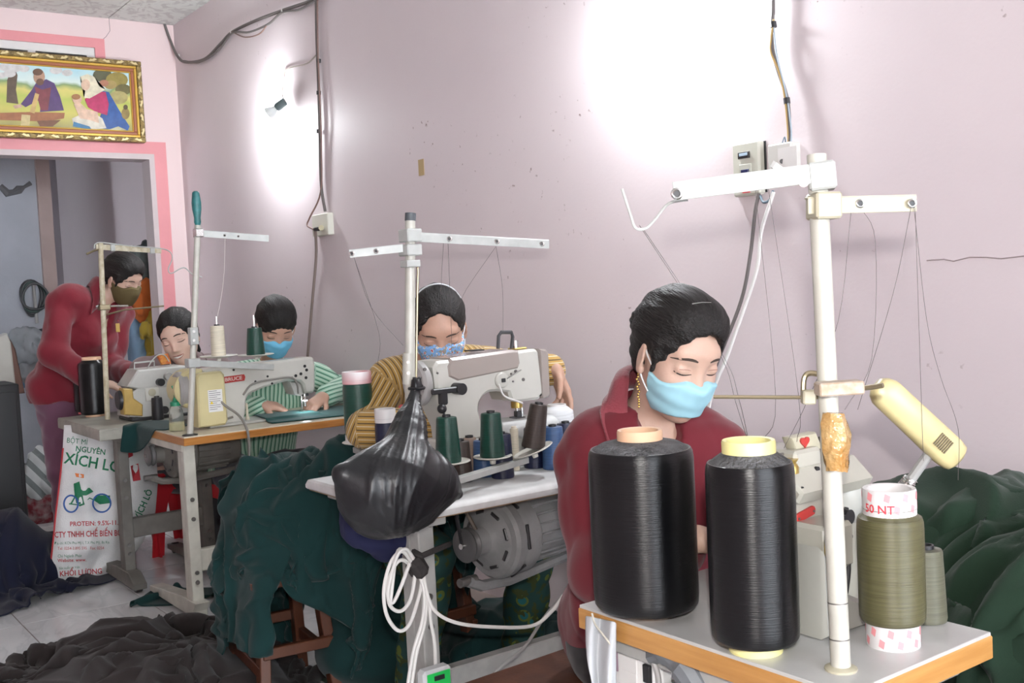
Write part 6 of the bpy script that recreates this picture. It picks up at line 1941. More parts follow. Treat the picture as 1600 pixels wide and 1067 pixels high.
# ================================================================== heaps of cloth (relaxed as hanging sheets)
def cloth(n, size, centre, obst, seed=0, squeeze=.7, steps=90, iters=10, rough=.05, rot=0.0, floor=.006, bend=.25, h0=.08):
    r = np.random.default_rng(seed)
    nx, ny = n
    d = size[0] / (nx - 1)
    gx, gy = np.meshgrid((np.arange(nx) - (nx - 1) / 2) * d, (np.arange(ny) - (ny - 1) / 2) * d, indexing='ij')
    P = np.zeros((nx, ny, 3))
    c, s = math.cos(rot), math.sin(rot)
    P[..., 0] = centre[0] + (gx * c - gy * s) * squeeze
    P[..., 1] = centre[1] + (gx * s + gy * c) * squeeze
    # smooth random relief so that the spare cloth buckles into folds
    z = np.zeros((nx, ny))
    for _ in range(14):
        k = r.normal(0, 1, 2); k = k / np.linalg.norm(k) * 2 * math.pi / r.uniform(.10, .32)
        z += np.sin(gx * k[0] + gy * k[1] + r.uniform(0, 6.28))
    P[..., 2] = centre[2] + h0 + rough * z * .35
    P += r.normal(0, .002, P.shape)
    V = np.zeros_like(P)
    dt = .016
    def con(A, B, L, k):
        dlt = B - A
        l = np.sqrt((dlt ** 2).sum(-1, keepdims=True)) + 1e-9
        return dlt * ((l - L) / l * .5 * k)
    sets = []
    for (di, dj, L, k) in ((1, 0, d, 1.0), (0, 1, d, 1.0), (1, 1, d * 1.41421, .6), (1, -1, d * 1.41421, .6), (2, 0, 2 * d, bend), (0, 2, 2 * d, bend)):
        for ph in range(2 * max(di, 1) if di else 2 * max(abs(dj), 1)):
            sets.append((di, dj, L, k, ph))
    for st in range(steps):
        V[..., 2] -= 9.8 * dt
        V *= .985
        Q = P + V * dt
        for it in range(iters):
            for (di, dj, L, k, ph) in sets:
                if di:
                    per = 2 * di
                    ia = np.concatenate([np.arange(ph + 0, nx - di, per)]) if True else None
                    if ph >= per: continue
                    if dj >= 0:
                        A = Q[ia, :ny - dj or None]; B = Q[ia + di, dj:]
                        cr = con(A, B, L, k); Q[ia, :ny - dj or None] = A + cr; Q[ia + di, dj:] = B - cr
                    else:
                        A = Q[ia, -dj:]; B = Q[ia + di, :dj]
                        cr = con(A, B, L, k); Q[ia, -dj:] = A + cr; Q[ia + di, :dj] = B - cr
                else:
                    per = 2 * dj
                    if ph >= per: continue
                    ja = np.arange(ph, ny - dj, per)
                    A = Q[:, ja]; B = Q[:, ja + dj]
                    cr = con(A, B, L, k); Q[:, ja] = A + cr; Q[:, ja + dj] = B - cr
            if it % 3 == 2 or it == iters - 1:
                for ob in obst:
                    if ob[0] == 'e':
                        q = (Q - ob[1]) / ob[2]
                        l = np.sqrt((q ** 2).sum(-1, keepdims=True))
                        m = (l[..., 0] < 1)
                        if m.any():
                            Q[m] = ob[1] + (q[m] / np.maximum(l[m], 1e-6)) * ob[2]
                            V[m] *= .3; P[m] += (Q[m] - P[m]) * .95
                    else:
                        lo, hi = ob[1], ob[2]
                        m = np.all((Q > lo) & (Q < hi), -1)
                        if m.any():
                            q = Q[m]
                            dist = np.stack([q[:, 0] - lo[0], hi[0] - q[:, 0], q[:, 1] - lo[1], hi[1] - q[:, 1], (hi[2] - q[:, 2]) * .5], 1)
                            a = dist.argmin(1)
                            for k_, (ax, v) in enumerate(((0, lo[0]), (0, hi[0]), (1, lo[1]), (1, hi[1]), (2, hi[2]))):
                                q[a == k_, ax] = v
                            Q[m] = q; V[m] *= .3; P[m] += (Q[m] - P[m]) * .95
                m = Q[..., 2] < floor
                Q[m, 2] = floor
                P[m, :2] += (Q[m, :2] - P[m, :2]) * .8
        V = (Q - P) / dt
        sp = np.sqrt((V ** 2).sum(-1, keepdims=True)); V *= np.minimum(1, 2.5 / (sp + 1e-9))
        P = Q
    return P
def fold_relief(nx, ny, d, seed, amp):
    r = np.random.default_rng(seed + 500)
    u, v = np.meshgrid(np.arange(nx) * d, np.arange(ny) * d, indexing='ij')
    def low(wl, n=4):
        a = np.zeros_like(u)
        for _ in range(n):
            k = r.normal(0, 1, 2); k = k / np.linalg.norm(k) * 2 * math.pi / (wl * r.uniform(.7, 1.5))
            a += np.sin(u * k[0] + v * k[1] + r.uniform(0, 6.28))
        return a / n
    f = np.zeros_like(u)
    base = r.uniform(0, 3.14)
    for i in range(4):
        an = base + r.normal(0, .5)
        lam = r.uniform(.13, .30)
        t = (u * math.cos(an) + v * math.sin(an)) / lam + 1.0 * low(.55) + .18 * low(.25)
        rd = (1 - np.abs(np.sin(math.pi * t))) ** 1.5
        mk = np.clip(.5 + 1.3 * low(.45), 0, 1)
        f += rd * mk * (lam / .17)
    return f * amp
def grid_normals(P):
    gu = np.gradient(P, axis=0); gv = np.gradient(P, axis=1)
    n = np.cross(gu, gv); n /= np.linalg.norm(n, axis=-1, keepdims=True) + 1e-9
    return n
def cloth_obj(name, P, m, parent=None, thick=.004, sub=1, folds=0.0, seed=0, d=.016):
    nx, ny = P.shape[:2]
    if folds:
        # refine once, then raise the creases that jersey keeps when it is dropped in a heap
        def up(A):
            B = np.zeros((A.shape[0] * 2 - 1,) + A.shape[1:]); B[::2] = A; B[1::2] = (A[1:] + A[:-1]) / 2
            return B
        P = up(P); P = up(P.transpose(1, 0, 2)).transpose(1, 0, 2)
        for _ in range(2):
            Q = P.copy(); Q[1:-1, 1:-1] = (P[1:-1, 1:-1] * 4 + P[2:, 1:-1] + P[:-2, 1:-1] + P[1:-1, 2:] + P[1:-1, :-2]) / 8; P = Q
        nx, ny = P.shape[:2]
        n = grid_normals(P)
        if n[..., 2].mean() < 0: n = -n
        P = P + n * fold_relief(nx, ny, d / 2, seed, folds)[..., None]
        P[..., 2] = np.maximum(P[..., 2], .004)
        sub = 0
    off = world_loc(parent) if parent is not None else (0, 0, 0)
    I = np.arange(nx * ny).reshape(nx, ny)
    Q = np.stack([I[:-1, :-1], I[1:, :-1], I[1:, 1:], I[:-1, 1:]], -1).reshape(-1, 4)
    o = link(name, np_mesh(name, P.reshape(-1, 3), Q, off), m, parent, 180)
    if sub:
        md = o.modifiers.new('smooth', 'SUBSURF'); md.levels = sub; md.render_levels = sub
    md = o.modifiers.new('thickness', 'SOLIDIFY'); md.thickness = thick; md.offset = 0
    return o
def A_(*v): return np.array(v, float)
def fabric(name, col, col2=None):
    return mat(name, col, .9, noise=.18, nscale=5, bump=.08, bscale=260, sheen=.10, spec=.25, color2=col2)
M_DG = fabric('dark_teal_green_jersey', (.006, .033, .032))
M_BR = fabric('dark_brown_jersey', (.024, .018, .017))
M_NV = fabric('navy_jersey', (.008, .010, .026))
M_OG = fabric('dark_forest_green_jersey', (.012, .032, .017))

def filler(name, els, m, parent, seed, amp=.03, wl=.16, cell=.016, floor=0.004):
    pr = [P_ell(c_, r_ * .86, None, .02) for c_, r_ in els] + [P_cut((0, 0, floor), (0, 0, -1))]
    V, Q = sdf_mesh(pr, cell, fold_noise(seed, amp * .5, wl * 1.7, (1, 1, .6)), .05)
    return link(name, np_mesh(name, V, Q, world_loc(parent)), m, parent, 180)

# ---- dark green garments over the wooden stool
gp = thing('garment_pile', 'big pile of dark green garments heaped over the wooden stool', 'garment pile', (-3.35, 1.5, 0))
els = [(A_(-3.34, 1.50, .56), A_(.27, .20, .17)), (A_(-3.16, 1.72, .40), A_(.22, .26, .40)), (A_(-3.12, 1.66, .12), A_(.20, .22, .15))]
filler('bundled_garments', els, M_DG, gp, 5, .035, .15)
ob = [('e', c_, r_ * 1.03) for c_, r_ in els] + [('b', A_(-3.47, 1.25, .05), A_(-3.09, 1.55, .43)), ('b', A_(-2.93, 1.33, .1), A_(-2.2, 2.4, .77))]
cloth_obj('garment', cloth((54, 46), (.80, .68), (-3.40, 1.46, .78), ob, 1, .78, 60, 8, rot=.3), M_DG, gp, folds=.022, seed=1)
ob2 = [(o[0], o[1], o[2] * 1.04) if o[0] == 'e' else o for o in ob]
cloth_obj('garment', cloth((60, 60), (.92, .92), (-3.16, 1.74, .86), ob2, 2, .70, 60, 8, rot=.9), M_DG, gp, folds=.022, seed=2)
ob3 = [(o[0], o[1], o[2] * 1.08) if o[0] == 'e' else o for o in ob]
cloth_obj('garment', cloth((30, 50), (.34, .56), (-3.26, 1.36, .78), ob3, 3, .86, 56, 8, rot=.25), M_DG, gp, folds=.022, seed=3)
cloth_obj('garment', cloth((24, 52), (.26, .58), (-3.54, 1.44, .76), ob3, 4, .85, 56, 8, rot=-1.2), M_DG, gp, folds=.022, seed=4)
cloth_obj('garment', cloth((52, 52), (.82, .82), (-3.10, 1.62, .50), [(o[0], o[1], o[2] * 1.10) if o[0] == 'e' else o for o in ob], 6, .75, 56, 8, rot=.2), M_DG, gp, folds=.022, seed=16)
ug = thing('garment_pile', 'dark green garments spread on the floor under the white table', 'garment pile', (-3.0, 2.1, 0))
els_u = [(A_(-3.05, 2.16, .0), A_(.26, .22, .16)), (A_(-2.78, 2.20, .0), A_(.22, .2, .12))]
filler('bundled_garments', els_u, M_DG, ug, 6, .03, .15)
cloth_obj('garment', cloth((52, 44), (.95, .78), (-2.92, 2.12, .20), [('e', c_, r_ * 1.04) for c_, r_ in els_u] + [('b', A_(-4, W_WALL - .02, 0), A_(1, 3.2, 3))], 7, .68, 45, 8, rot=.1), M_DG, ug, folds=.022, seed=17)
# ---- brown garments on the floor, front left
bp_ = thing('garment_pile', 'pile of dark brown garments on the tiles at the lower left', 'garment pile', (-3.7, 1.1, 0))
els = [(A_(-3.88, 1.06, .0), A_(.30, .22, .13)), (A_(-3.44, 1.22, .0), A_(.30, .20, .09)), (A_(-3.55, .98, .0), A_(.40, .28, .10))]
filler('bundled_garments', els, M_BR, bp_, 15, .035, .15)
obb = [('e', c_, r_ * 1.04) for c_, r_ in els]
cloth_obj('garment', cloth((72, 60), (1.30, 1.08), (-3.82, 1.05, .20), obb, 11, .64, 64, 8, rough=.07, rot=.2), M_BR, bp_, folds=.022, seed=5)
obb2 = [(o[0], o[1], o[2] * 1.08) for o in obb]
cloth_obj('garment', cloth((66, 56), (1.15, .98), (-3.40, 1.15, .22), obb2, 12, .62, 64, 8, rough=.07, rot=-.4), M_BR, bp_, folds=.022, seed=6)
cloth_obj('garment', cloth((48, 40), (.85, .70), (-3.66, .90, .24), [(o[0], o[1], o[2] * 1.12) for o in obb], 13, .62, 56, 8, rough=.07, rot=1.0), M_BR, bp_, folds=.022, seed=45)
# ---- navy heap at the left edge
nv = thing('garment_pile', 'navy garments heaped beside the flour sack at the left edge', 'garment pile', (-5.4, .95, 0))
els = [(A_(-5.50, .98, .08), A_(.26, .20, .24)), (A_(-5.55, .70, .08), A_(.28, .28, .26))]
filler('bundled_garments', els, M_NV, nv, 25, .03, .15)
cloth_obj('garment', cloth((56, 54), (1.15, 1.10), (-5.46, .88, .42), [('e', c_, r_ * 1.04) for c_, r_ in els], 21, .72, 48, 8, rot=.4), M_NV, nv, folds=.022, seed=7)
cloth_obj('garment', cloth((48, 46), (.8, .76), (-5.60, .72, .50), [('e', c_, r_ * 1.08) for c_, r_ in els], 22, .72, 48, 8, rot=.9), M_NV, nv, folds=.022, seed=44)
# ---- forest green heap by the wall, right
bn = thing('low_bench', 'low wooden bench hidden under the forest green fabric by the wall', 'bench', (-.95, 2.1, 0))
MB().span((-1.55, 1.86, .56), (-.30, 2.42, .60), .004).build('seat', M_WOODR, bn)
for (x_, y_) in ((-1.48, 1.92), (-.37, 1.92), (-1.48, 2.36), (-.37, 2.36)):
    MB().span((x_ - .025, y_ - .025, 0), (x_ + .025, y_ + .025, .56), .003).build('leg', M_STEELG, bn)
rg_ = thing('garment_pile', 'forest green garments heaped against the wall at the right', 'garment pile', (-1.0, 2.1, .60))
els = [(A_(-1.32, 2.18, .62), A_(.24, .19, .17)), (A_(-.95, 2.10, .62), A_(.30, .22, .14)), (A_(-.55, 2.12, .62), A_(.28, .22, .13))]
filler('bundled_garments', els, M_OG, rg_, 35, .03, .15, floor=.602)
obr = [('e', c_, r_ * 1.04) for c_, r_ in els] + [('b', A_(-1.56, 1.85, .0), A_(-.29, 2.44, .605)), ('b', A_(-3, W_WALL - .02, 0), A_(1, 3.2, 3)), ('b', A_(-1.40, 1.0, 0), A_(-.80, 1.50, .80)), ('e', A_(-1.42, 1.66, .40), A_(.13, .13, .35))]
cloth_obj('garment', cloth((84, 72), (1.40, 1.20), (-1.00, 1.96, .86), obr, 31, .74, 68, 8, rot=.15, rough=.06), M_OG, rg_, folds=.022, seed=8)
obr2 = [(o[0], o[1], o[2] * 1.06) if o[0] == 'e' and o[1][2] > .5 else o for o in obr]
cloth_obj('garment', cloth((60, 56), (1.0, .93), (-.82, 1.92, .90), obr2, 32, .74, 60, 8, rot=.75, rough=.06), M_OG, rg_, folds=.022, seed=9)
cloth_obj('garment', cloth((40, 44), (.70, .76), (-1.22, 2.02, .92), obr2, 33, .74, 56, 8, rot=-.3, rough=.06), M_OG, rg_, folds=.022, seed=10)
# ---- scraps on the floor and cloth being sewn
sc = cloth((26, 16), (.42, .26), (-4.62, 1.50, .06), [], 41, .8, 40, 8, rot=.9)
tag(cloth_obj('fabric_scrap', sc, M_DG), 'dark green fabric scrap on the floor by the cream table foot', 'fabric scrap', 'fabric scraps')
q = at_z(605, 1062, 0)
sc = cloth((26, 22), (.42, .34), (q[0], q[1], .08), [('e', A_(q[0], q[1], 0), A_(.11, .09, .06))], 42, .7, 40, 8)
tag(cloth_obj('fabric_scrap', sc, M_OG), 'crumpled green scrap on the floor beside the white table leg', 'fabric scrap', 'fabric scraps')
wk = cloth((40, 26), (.62, .36), (-4.42, 2.16, .775), [('b', A_(-4.79, 1.42, 0), A_(-4.18, 2.42, .764)), ('b', A_(-4.55, 1.6, .7), A_(-4.35, 2.12, .776))], 43, .96, 40, 8, rough=.008, rot=1.45, h0=.01)
tag(cloth_obj('work_piece', wk, fabric('teal_green_work_piece', (.010, .075, .070)), thick=.003), 'teal green work piece under the needle of the lockstitch machine', 'fabric')
q = at_z(215, 672, .76)
wk = cloth((26, 20), (.36, .26), (-4.70, 1.50, .78), [('b', A_(-4.79, 1.42, 0), A_(-4.18, 2.42, .764)), ('b', A_(-5.53, 1.25, 0), A_(-4.78, 1.85, .764))], 44, .85, 45, 8, rough=.02, rot=.5, h0=.02)
tag(cloth_obj('work_piece', wk, M_DG, thick=.003), 'dark green cloth lying between the two far tables', 'fabric')
wk = cloth((22, 16), (.30, .2), (-2.60, 1.98, .90), [('b', A_(-2.68, 1.6, .7), A_(-2.55, 2.06, .895))], 45, .95, 25, 8, rough=.006, rot=1.3, h0=.006)
tag(cloth_obj('work_piece', wk, fabric('white_work_piece', (.66, .67, .66)), thick=.003), 'white work piece under the needle of the taupe covered machine', 'fabric')
q = np.array(at_z(1108, 925, .76))
wk = cloth((16, 14), (.16, .13), (-1.33, 1.46, .79), [('b', A_(-1.376, 1.12, 0), A_(-.83, 1.47, .764))], 46, .8, 40, 8, rough=.01)
tag(cloth_obj('work_piece', wk, M_OG, thick=.003), 'scrap of green cloth on the far corner of the spool table', 'fabric')
# ================================================================== flour sack
XS = -5.30
sackL = [(100, 664), (98, 700), (93, 750), (87, 800), (82, 850), (77, 895), (75, 918)]
sackR = [(238, 672), (243, 700), (247, 750), (243, 800), (222, 850), (190, 888), (160, 912)]
def edge_at(E, y):
    ys = [p[1] for p in E]; xs = [p[0] for p in E]
    return float(np.interp(y, ys, xs))
def sack_x(px, py):
    y = min(max(py, 664), 915)
    a, b = edge_at(sackL, y), edge_at(sackR, y)
    u = min(max((px - a) / (b - a), 0), 1)
    v = (y - 664) / 251
    bul = (math.sin(math.pi * u) ** .6) * (.35 + .65 * math.sin(math.pi * min(v * .9 + .08, 1)))
    wr = .010 * math.sin(u * 9 + v * 14) + .008 * math.sin(u * 21 - v * 9) + .006 * math.sin(v * 40 + u * 5)
    return XS + .11 * bul + wr * min(1, 6 * u * (1 - u))
def sack_pt(px, py, off=0.0): return at_x(px, py, sack_x(px, py) + off)
M_SACK = mat('white_woven_sack', (.70, .70, .69), .55, noise=.08, nscale=14, bump=.3, bscale=160)
sk = thing('flour_sack', 'white flour sack printed with a green cyclo, leaning under the grimy table', 'sack', (XS, 1.3, 0))
nu, nv_ = 40, 44
vs = []
for side in (0, 1):
    for j in range(nv_ + 1):
        py = 664 + 251 * j / nv_
        a, b = edge_at(sackL, py), edge_at(sackR, py)
        for i in range(nu + 1):
            px = a + (b - a) * i / nu
            if side == 0: vs.append(sack_pt(px, py))
            else:
                u = i / nu
                vs.append(at_x(px, py, XS - .07 * math.sin(math.pi * u) ** .6 - .001))
fs = []
S_ = (nu + 1) * (nv_ + 1)
for j in range(nv_):
    for i in range(nu):
        k = j * (nu + 1) + i
        fs.append((k, k + 1, k + nu + 2, k + nu + 1)); fs.append((S_ + k, S_ + k + nu + 1, S_ + k + nu + 2, S_ + k + 1))
for i in range(nu):
    k = nv_ * (nu + 1) + i; fs.append((k, k + 1, S_ + k + 1, S_ + k)); fs.append((i, S_ + i, S_ + i + 1, i + 1))
MB().add(vs, fs).build('sack_body', M_SACK, sk, 180)
M_INKG = mat('green_sack_ink', (.01, .17, .075), .6); M_INKR = mat('red_sack_ink', (.45, .03, .04), .6); M_INKB = mat('blue_sack_ink', (.03, .11, .36), .6); M_INKO = mat('orange_sack_ink', (.72, .20, .05), .6)
def sack_text(s, px, py, h, m, ang=0.0, xs=1.0, bold=True):
    """lettering whose capital height is about h picture pixels at this distance"""
    V, Fs = text_mesh(s, h / .70, 0, 'LEFT', bold, xs)
    ca, sa = math.cos(ang), math.sin(ang)
    q = MB().add([sack_pt(px + p.x * ca + p.y * sa, py + p.x * sa - p.y * ca, .003) for p in V], Fs)
    q.build('printed_lettering', m, sk, 0)
sack_text('BỘT MÌ', 104, 688, 8, M_INKG, .10, .9, False)
sack_text('NGUYÊN', 118, 701, 8.5, M_INKG, .13, .95)
sack_text('XÍCH LÔ', 101, 716, 17, M_INKG, .17, .92)
sack_text('PROTEIN: 9.5%-11.1', 109, 819, 7, M_INKR, -.03, .95)
sack_text('CTY TNHH CHẾ BIẾN BỘT MỲ M', 85, 836, 9, M_INKR, -.03, .72)
sack_text('Địa chỉ: KCN Phú Mỹ I, T.X Phú Mỹ, Bà Rịa', 85, 849, 4.2, M_INKG, -.02, .8, False)
sack_text('Tel: 0254-3.895 595   Fax: 0254', 90, 857, 4.5, M_INKR, -.01, .88, False)
sack_text('Chi Ngành Phát', 90, 869, 4.6, M_INKG, -.02, .9, False)
sack_text('Website: www.', 90, 876, 5, M_INKR, -.03, 1.0)
sack_text('Sản xuất tại Việt', 92, 888, 3.6, M_INKG, -.06, .9, False)
sack_text('KHỐI LƯỢNG', 93, 897, 8, M_INKR, -.07, .95)
sack_text('SẢN', 115, 907, 4.5, M_INKG, -.05, .9)
def sack_text_rot(s, px, py, h, m, ang): sack_text(s, px, py, h, m, ang, .9)
sack_text('XÍCH LÔ', 214, 812, 10, M_INKG, -1.15, .9)
def sack_poly(pts, m, name='printed_shape'):
    bm = bmesh.new(); vv = [bm.verts.new(tuple(np.array(sack_pt(x, y, .003)) - world_loc(sk))) for x, y in pts]; f = bm.faces.new(vv)
    bmesh.ops.triangulate(bm, faces=[f]); me = bpy.data.meshes.new(name); bm.to_mesh(me); bm.free(); link(name, me, m, sk, 0)
def sack_line(pts, r, m, name='printed_shape'): MB().tube([sack_pt(x, y, .001) for x, y in pts], r, 6).build(name, m, sk, 0)
for cx, cy, rx, ry in ((111, 787, 11, 13), (159, 786, 14, 14)):
    sack_line([(cx + rx * math.cos(a), cy + ry * math.sin(a)) for a in np.linspace(0, 2 * math.pi, 26)], .0042, M_INKB, 'printed_wheel')
sack_poly([(117, 739), (131, 741), (131, 747), (119, 745)], M_INKO)
sack_poly([(115, 756), (124, 752), (128, 770), (126, 788), (119, 786), (116, 768)], M_INKG)
sack_poly([(124, 764), (140, 762), (146, 768), (135, 774), (127, 774)], M_INKG); sack_poly([(150, 774), (172, 774), (172, 786), (156, 788), (147, 782)], M_INKG)
sack_line([(111, 787), (118, 775), (117, 755)], .004, M_INKG); sack_line([(128, 774), (131, 788), (124, 790)], .004, M_INKG); sack_line([(108, 787), (126, 789), (140, 778), (159, 786)], .003, M_INKG)
sack_poly([(195, 700), (206, 697), (208, 712), (200, 716)], M_INKR); sack_poly([(204, 728), (216, 724), (220, 750), (208, 752)], M_INKR)
for (a, b) in (((76, 918), (100, 664)),):
    MB().tube([np.array(sack_pt(edge_at(sackL, y) + .5, y, .004)) for y in np.linspace(700, 915, 16)], .004, 6).build('red_seam', M_INKR, sk)
ear = at_x(66, 920, XS)
MB().add([sack_pt(76, 905), sack_pt(90, 916), at_x(64, 919, XS) + EZ * .008, at_x(80, 921, XS) + EZ * .004], [(0, 1, 3, 2)]).build('red_corner', M_INKR, sk, 0)

# ================================================================== black plastic bag on the thread stand
bgc = np.array(at_x(622, 765, -2.235)); btop = np.array(at_x(651, 604, -2.365))
R_ = np.eye(3)
pr = [P_cone(btop + EZ * .0, btop * .55 + bgc * .45 + EZ * .0, .013, .036, .02), P_cone(btop * .60 + bgc * .40, bgc + np.array([.0, -.01, .02]), .034, .10, .05),
      P_ell(bgc + np.array([-.01, -.055, .0]), (.085, .10, .105), None, .05), P_ell(bgc + np.array([.01, .055, .005]), (.08, .105, .085), None, .05), P_ell(bgc + np.array([0, -.01, -.045]), (.08, .10, .065), None, .04),
      P_cone(bgc + np.array([0, -.10, .03]), bgc + np.array([0, -.15, .06]), .05, .024, .05), P_cone(bgc + np.array([.01, .12, -.01]), bgc + np.array([.01, .165, -.035]), .04, .016, .04)]
for k in range(3):
    pr.append(P_cone(btop, btop + EZ * .022 + np.array([.012 * (k - 1), .014 * math.sin(k * 2.2), 0]), .014, .008, .01))
def bag_folds(P):
    d = P - np.array(btop + np.array([0, 0, .03]), np.float32)
    ph = np.arctan2(d[:, 1], d[:, 0] * 1.0 + .0001)
    rr = np.sqrt(d[:, 0] ** 2 + d[:, 1] ** 2)
    hz = np.clip((btop[2] - P[:, 2]) / .3, 0, 1)
    a = np.arctan2(P[:, 1] - (btop[1] + (bgc[1] - btop[1]) * hz), P[:, 0] - (btop[0] + (bgc[0] - btop[0]) * hz))
    a = a + .55 * np.sin(2 * a + 1.0) + .22 * np.sin(5 * a + 2 + P[:, 2] * 9)
    f = (1 - np.abs(np.sin(a * 4 + 1.0 * np.sin(P[:, 2] * 11)))) ** 2 * .008 + (1 - np.abs(np.sin(a * 9 + 1.4 + .8 * np.sin(P[:, 2] * 17)))) ** 2 * .004
    g = (1 - np.abs(np.sin(P[:, 2] * 55 + 3 * np.sin(a * 4)))) ** 3 * .002 * np.clip(hz - .5, 0, 1) * 2
    return (-(f * (.35 + .65 * hz) * np.clip(1.35 - hz, .3, 1)) - g + .004).astype(np.float32)
V, Q = sdf_mesh(pr, .0042, bag_folds, .03)
M_BAG = mat('thin_black_plastic', (.012, .012, .014), .38, noise=.3, nscale=30, bump=.15, bscale=40, spec=.45)
pb = thing('plastic_bag', 'bulging black plastic bag hung from the thread stand over the table corner', 'bag', (bgc[0], bgc[1], bgc[2] - .1))
link('bag_body', np_mesh('bag_body', V, Q, world_loc(pb)), M_BAG, pb, 180)
MB().tube([btop - EZ * .004 + np.array([.02 * math.cos(a), .02 * math.sin(a), 0]) for a in np.linspace(0, 6.28, 14)[:-1]], .004, 6, closed=True).build('bag_tie', M_BAG, pb)
# navy cloth bag under it
nb_c = np.array(at_x(578, 808, -2.50))
V, Q = sdf_mesh([P_ell(nb_c + EZ * .01, (.06, .065, .08), None, .05), P_cone(nb_c + np.array([0, -.02, .1]), nb_c + np.array([0, .06, -.06]), .05, .06, .04), P_cone(nb_c + np.array([0, -.02, -.02]), nb_c + np.array([.0, .10, -.10]), .05, .02, .04)], .007, fold_noise(77, .008, .09), .03)
tag(link('cloth_bag', np_mesh('cloth_bag', V, Q), mat('royal_navy_cloth', (.008, .011, .055), .8)), 'navy blue cloth bag hanging below the black plastic bag', 'bag')

# ================================================================== white flex, socket strip
lx = -2.345
cw = thing('cord_bundle', 'coiled white flex taped to the grey leg of the white table', 'cord', at_x(648, 900, lx))
def loop(pts, r=.0048, m=M_WIREW): MB().tube(catmull([at_x(px, py, lx + d_) for px, py, d_ in pts], 6), r, 8).build('flex', m, cw)
loop([(648, 890, .03), (636, 868, .04), (625, 862, .04), (610, 880, .04), (600, 920, .04), (604, 960, .04), (622, 985, .04), (640, 975, .04), (655, 930, .04), (660, 900, .03)])
loop([(650, 892, .03), (630, 875, .045), (616, 885, .045), (606, 915, .045), (609, 945, .045), (625, 955, .045), (640, 940, .045), (647, 910, .04), (648, 880, .035), (634, 862, .035), (620, 865, .035), (610, 940, .05)])
loop([(640, 880, .05), (625, 920, .05), (613, 942, .05), (606, 925, .05), (620, 870, .05), (634, 858, .05), (646, 872, .04)])
loop([(655, 895, .035), (663, 930, .045), (660, 970, .045), (648, 1010, .045), (641, 1045, .045), (636, 1080, .045)])
loop([(657, 895, .035), (666, 930, .045), (663, 975, .045), (652, 1015, .045), (646, 1050, .045), (642, 1080, .045)])
loop([(659, 895, .035), (670, 940, .05), (673, 970, .05), (679, 1005, .05), (681, 1048, .05)])
loop([(661, 895, .035), (668, 930, .05), (680, 955, .06), (710, 972, .08), (760, 979, .10), (830, 978, .12), (862, 955, .14), (880, 930, .16)])
MB().box(at_x(652, 886, lx + .03), (.05, .045, .055), np.array(Matrix.Rotation(.5, 3, 'X')), .012).build('tape_wrap', mat('black_cloth_tape', (.03, .026, .025), .8, bump=.4), cw)
MB().tube([at_x(646, 862, lx + .03), at_x(660, 868, lx + .07), at_x(690, 855, lx + .06), at_x(702, 850, lx + .02)], .008, 6).build('tape_band', mat('black_cloth_tape', (.03, .026, .025), .8), cw)
cable('thin grey flex crossing in front of the table beam', [at_x(885, 925, -2.27), at_x(850, 965, -2.25), at_x(820, 1010, -2.22), at_x(780, 1045, -2.2), at_x(750, 1075, -2.18)], .0045, mat('grey_flex', (.30, .29, .28), .5))
ss = thing('socket_strip', 'white socket box with a green face on the table leg', 'socket', at_x(680, 1062, lx + .06))
c_ = np.array(at_x(680, 1075, lx + .075))
MB().box(c_, (.04, .085, .11), None, .008).build('case', mat('pale_grey_case', (.55, .57, .57), .4), ss)
MB().box(c_ + EX * .0205, (.003, .068, .095), None, .0012).build('face', mat('bright_green_face', (.02, .55, .10), .4), ss)
MB().box(c_ + EX * .024 + EZ * .034, (.004, .03, .012), None, .001).build('socket_hole', M_BLACKP, ss)
MB().box(c_ + EX * .024 + EZ * .005, (.004, .02, .02), None, .002).build('rocker_switch', M_WHITE, ss)

# ================================================================== under the spool table
wb = thing('voltage_box', 'white appliance with push keys under the spool table', 'appliance', at_y(985, 1030, 1.20))
yb = 1.16
a, b = at_y(932, 1085, yb), at_y(1025, 985, yb)
zt = .715
MB().span((a[0], yb, .40), (b[0], yb + .22, min(b[2], zt)), .012).build('case', mat('glossy_white_case', (.72, .72, .71), .3), wb)
def yb_box(x0, y0, x1, y1, name, m, d=.005):
    p, q = at_y(x0, y1, yb), at_y(x1, y0, yb)
    MB().span((p[0], yb - d, p[2]), (q[0], yb + .002, q[2]), .0015).build(name, m, wb)
for (y0, y1) in ((1029, 1042), (1051, 1066), (1074, 1090)):
    yb_box(973, y0, 1000, y1, 'push_key', M_WHITE, .008)
yb_box(1008, 1040, 1018, 1064, 'rocker_switch', M_BLACKP, .006)
yb_box(955, 1017, 965, 1045, 'rating_label', mat('violet_label', (.30, .20, .26), .6), .002)
gx, gz = np.meshgrid(np.linspace(0, 1, 14), np.linspace(0, 1, 22), indexing='ij')
Pc = np.zeros((14, 22, 3))
for i in range(14):
    for j in range(22):
        px = 916 + 46 * gx[i, j] - 8 * math.sin(gz[i, j] * 2.4) * (1 - gx[i, j]) + 18 * gz[i, j] * (1 - gx[i, j])
        py = 962 + 120 * gz[i, j] + 10 * gx[i, j]
        Pc[i, j] = at_y(px, py, 1.112 - .010 * math.sin(gx[i, j] * 9 + gz[i, j] * 2) - .012 * gz[i, j])
tag(cloth_obj('rag', Pc, fabric('pale_grey_rag', (.52, .54, .56)), thick=.003), 'pale grey rag hanging from the corner of the spool table', 'rag')
cable('thin twine looped over the pale grey rag', [at_y(925, 958, 1.098), at_y(930, 975, 1.096), at_y(945, 995, 1.095), at_y(955, 1008, 1.1)], .0018, mat('beige_twine', (.45, .42, .36), .8))
gb = thing('mesh_basket', 'grey mesh basket under the spool table', 'basket', at_y(1090, 1060, 1.2))
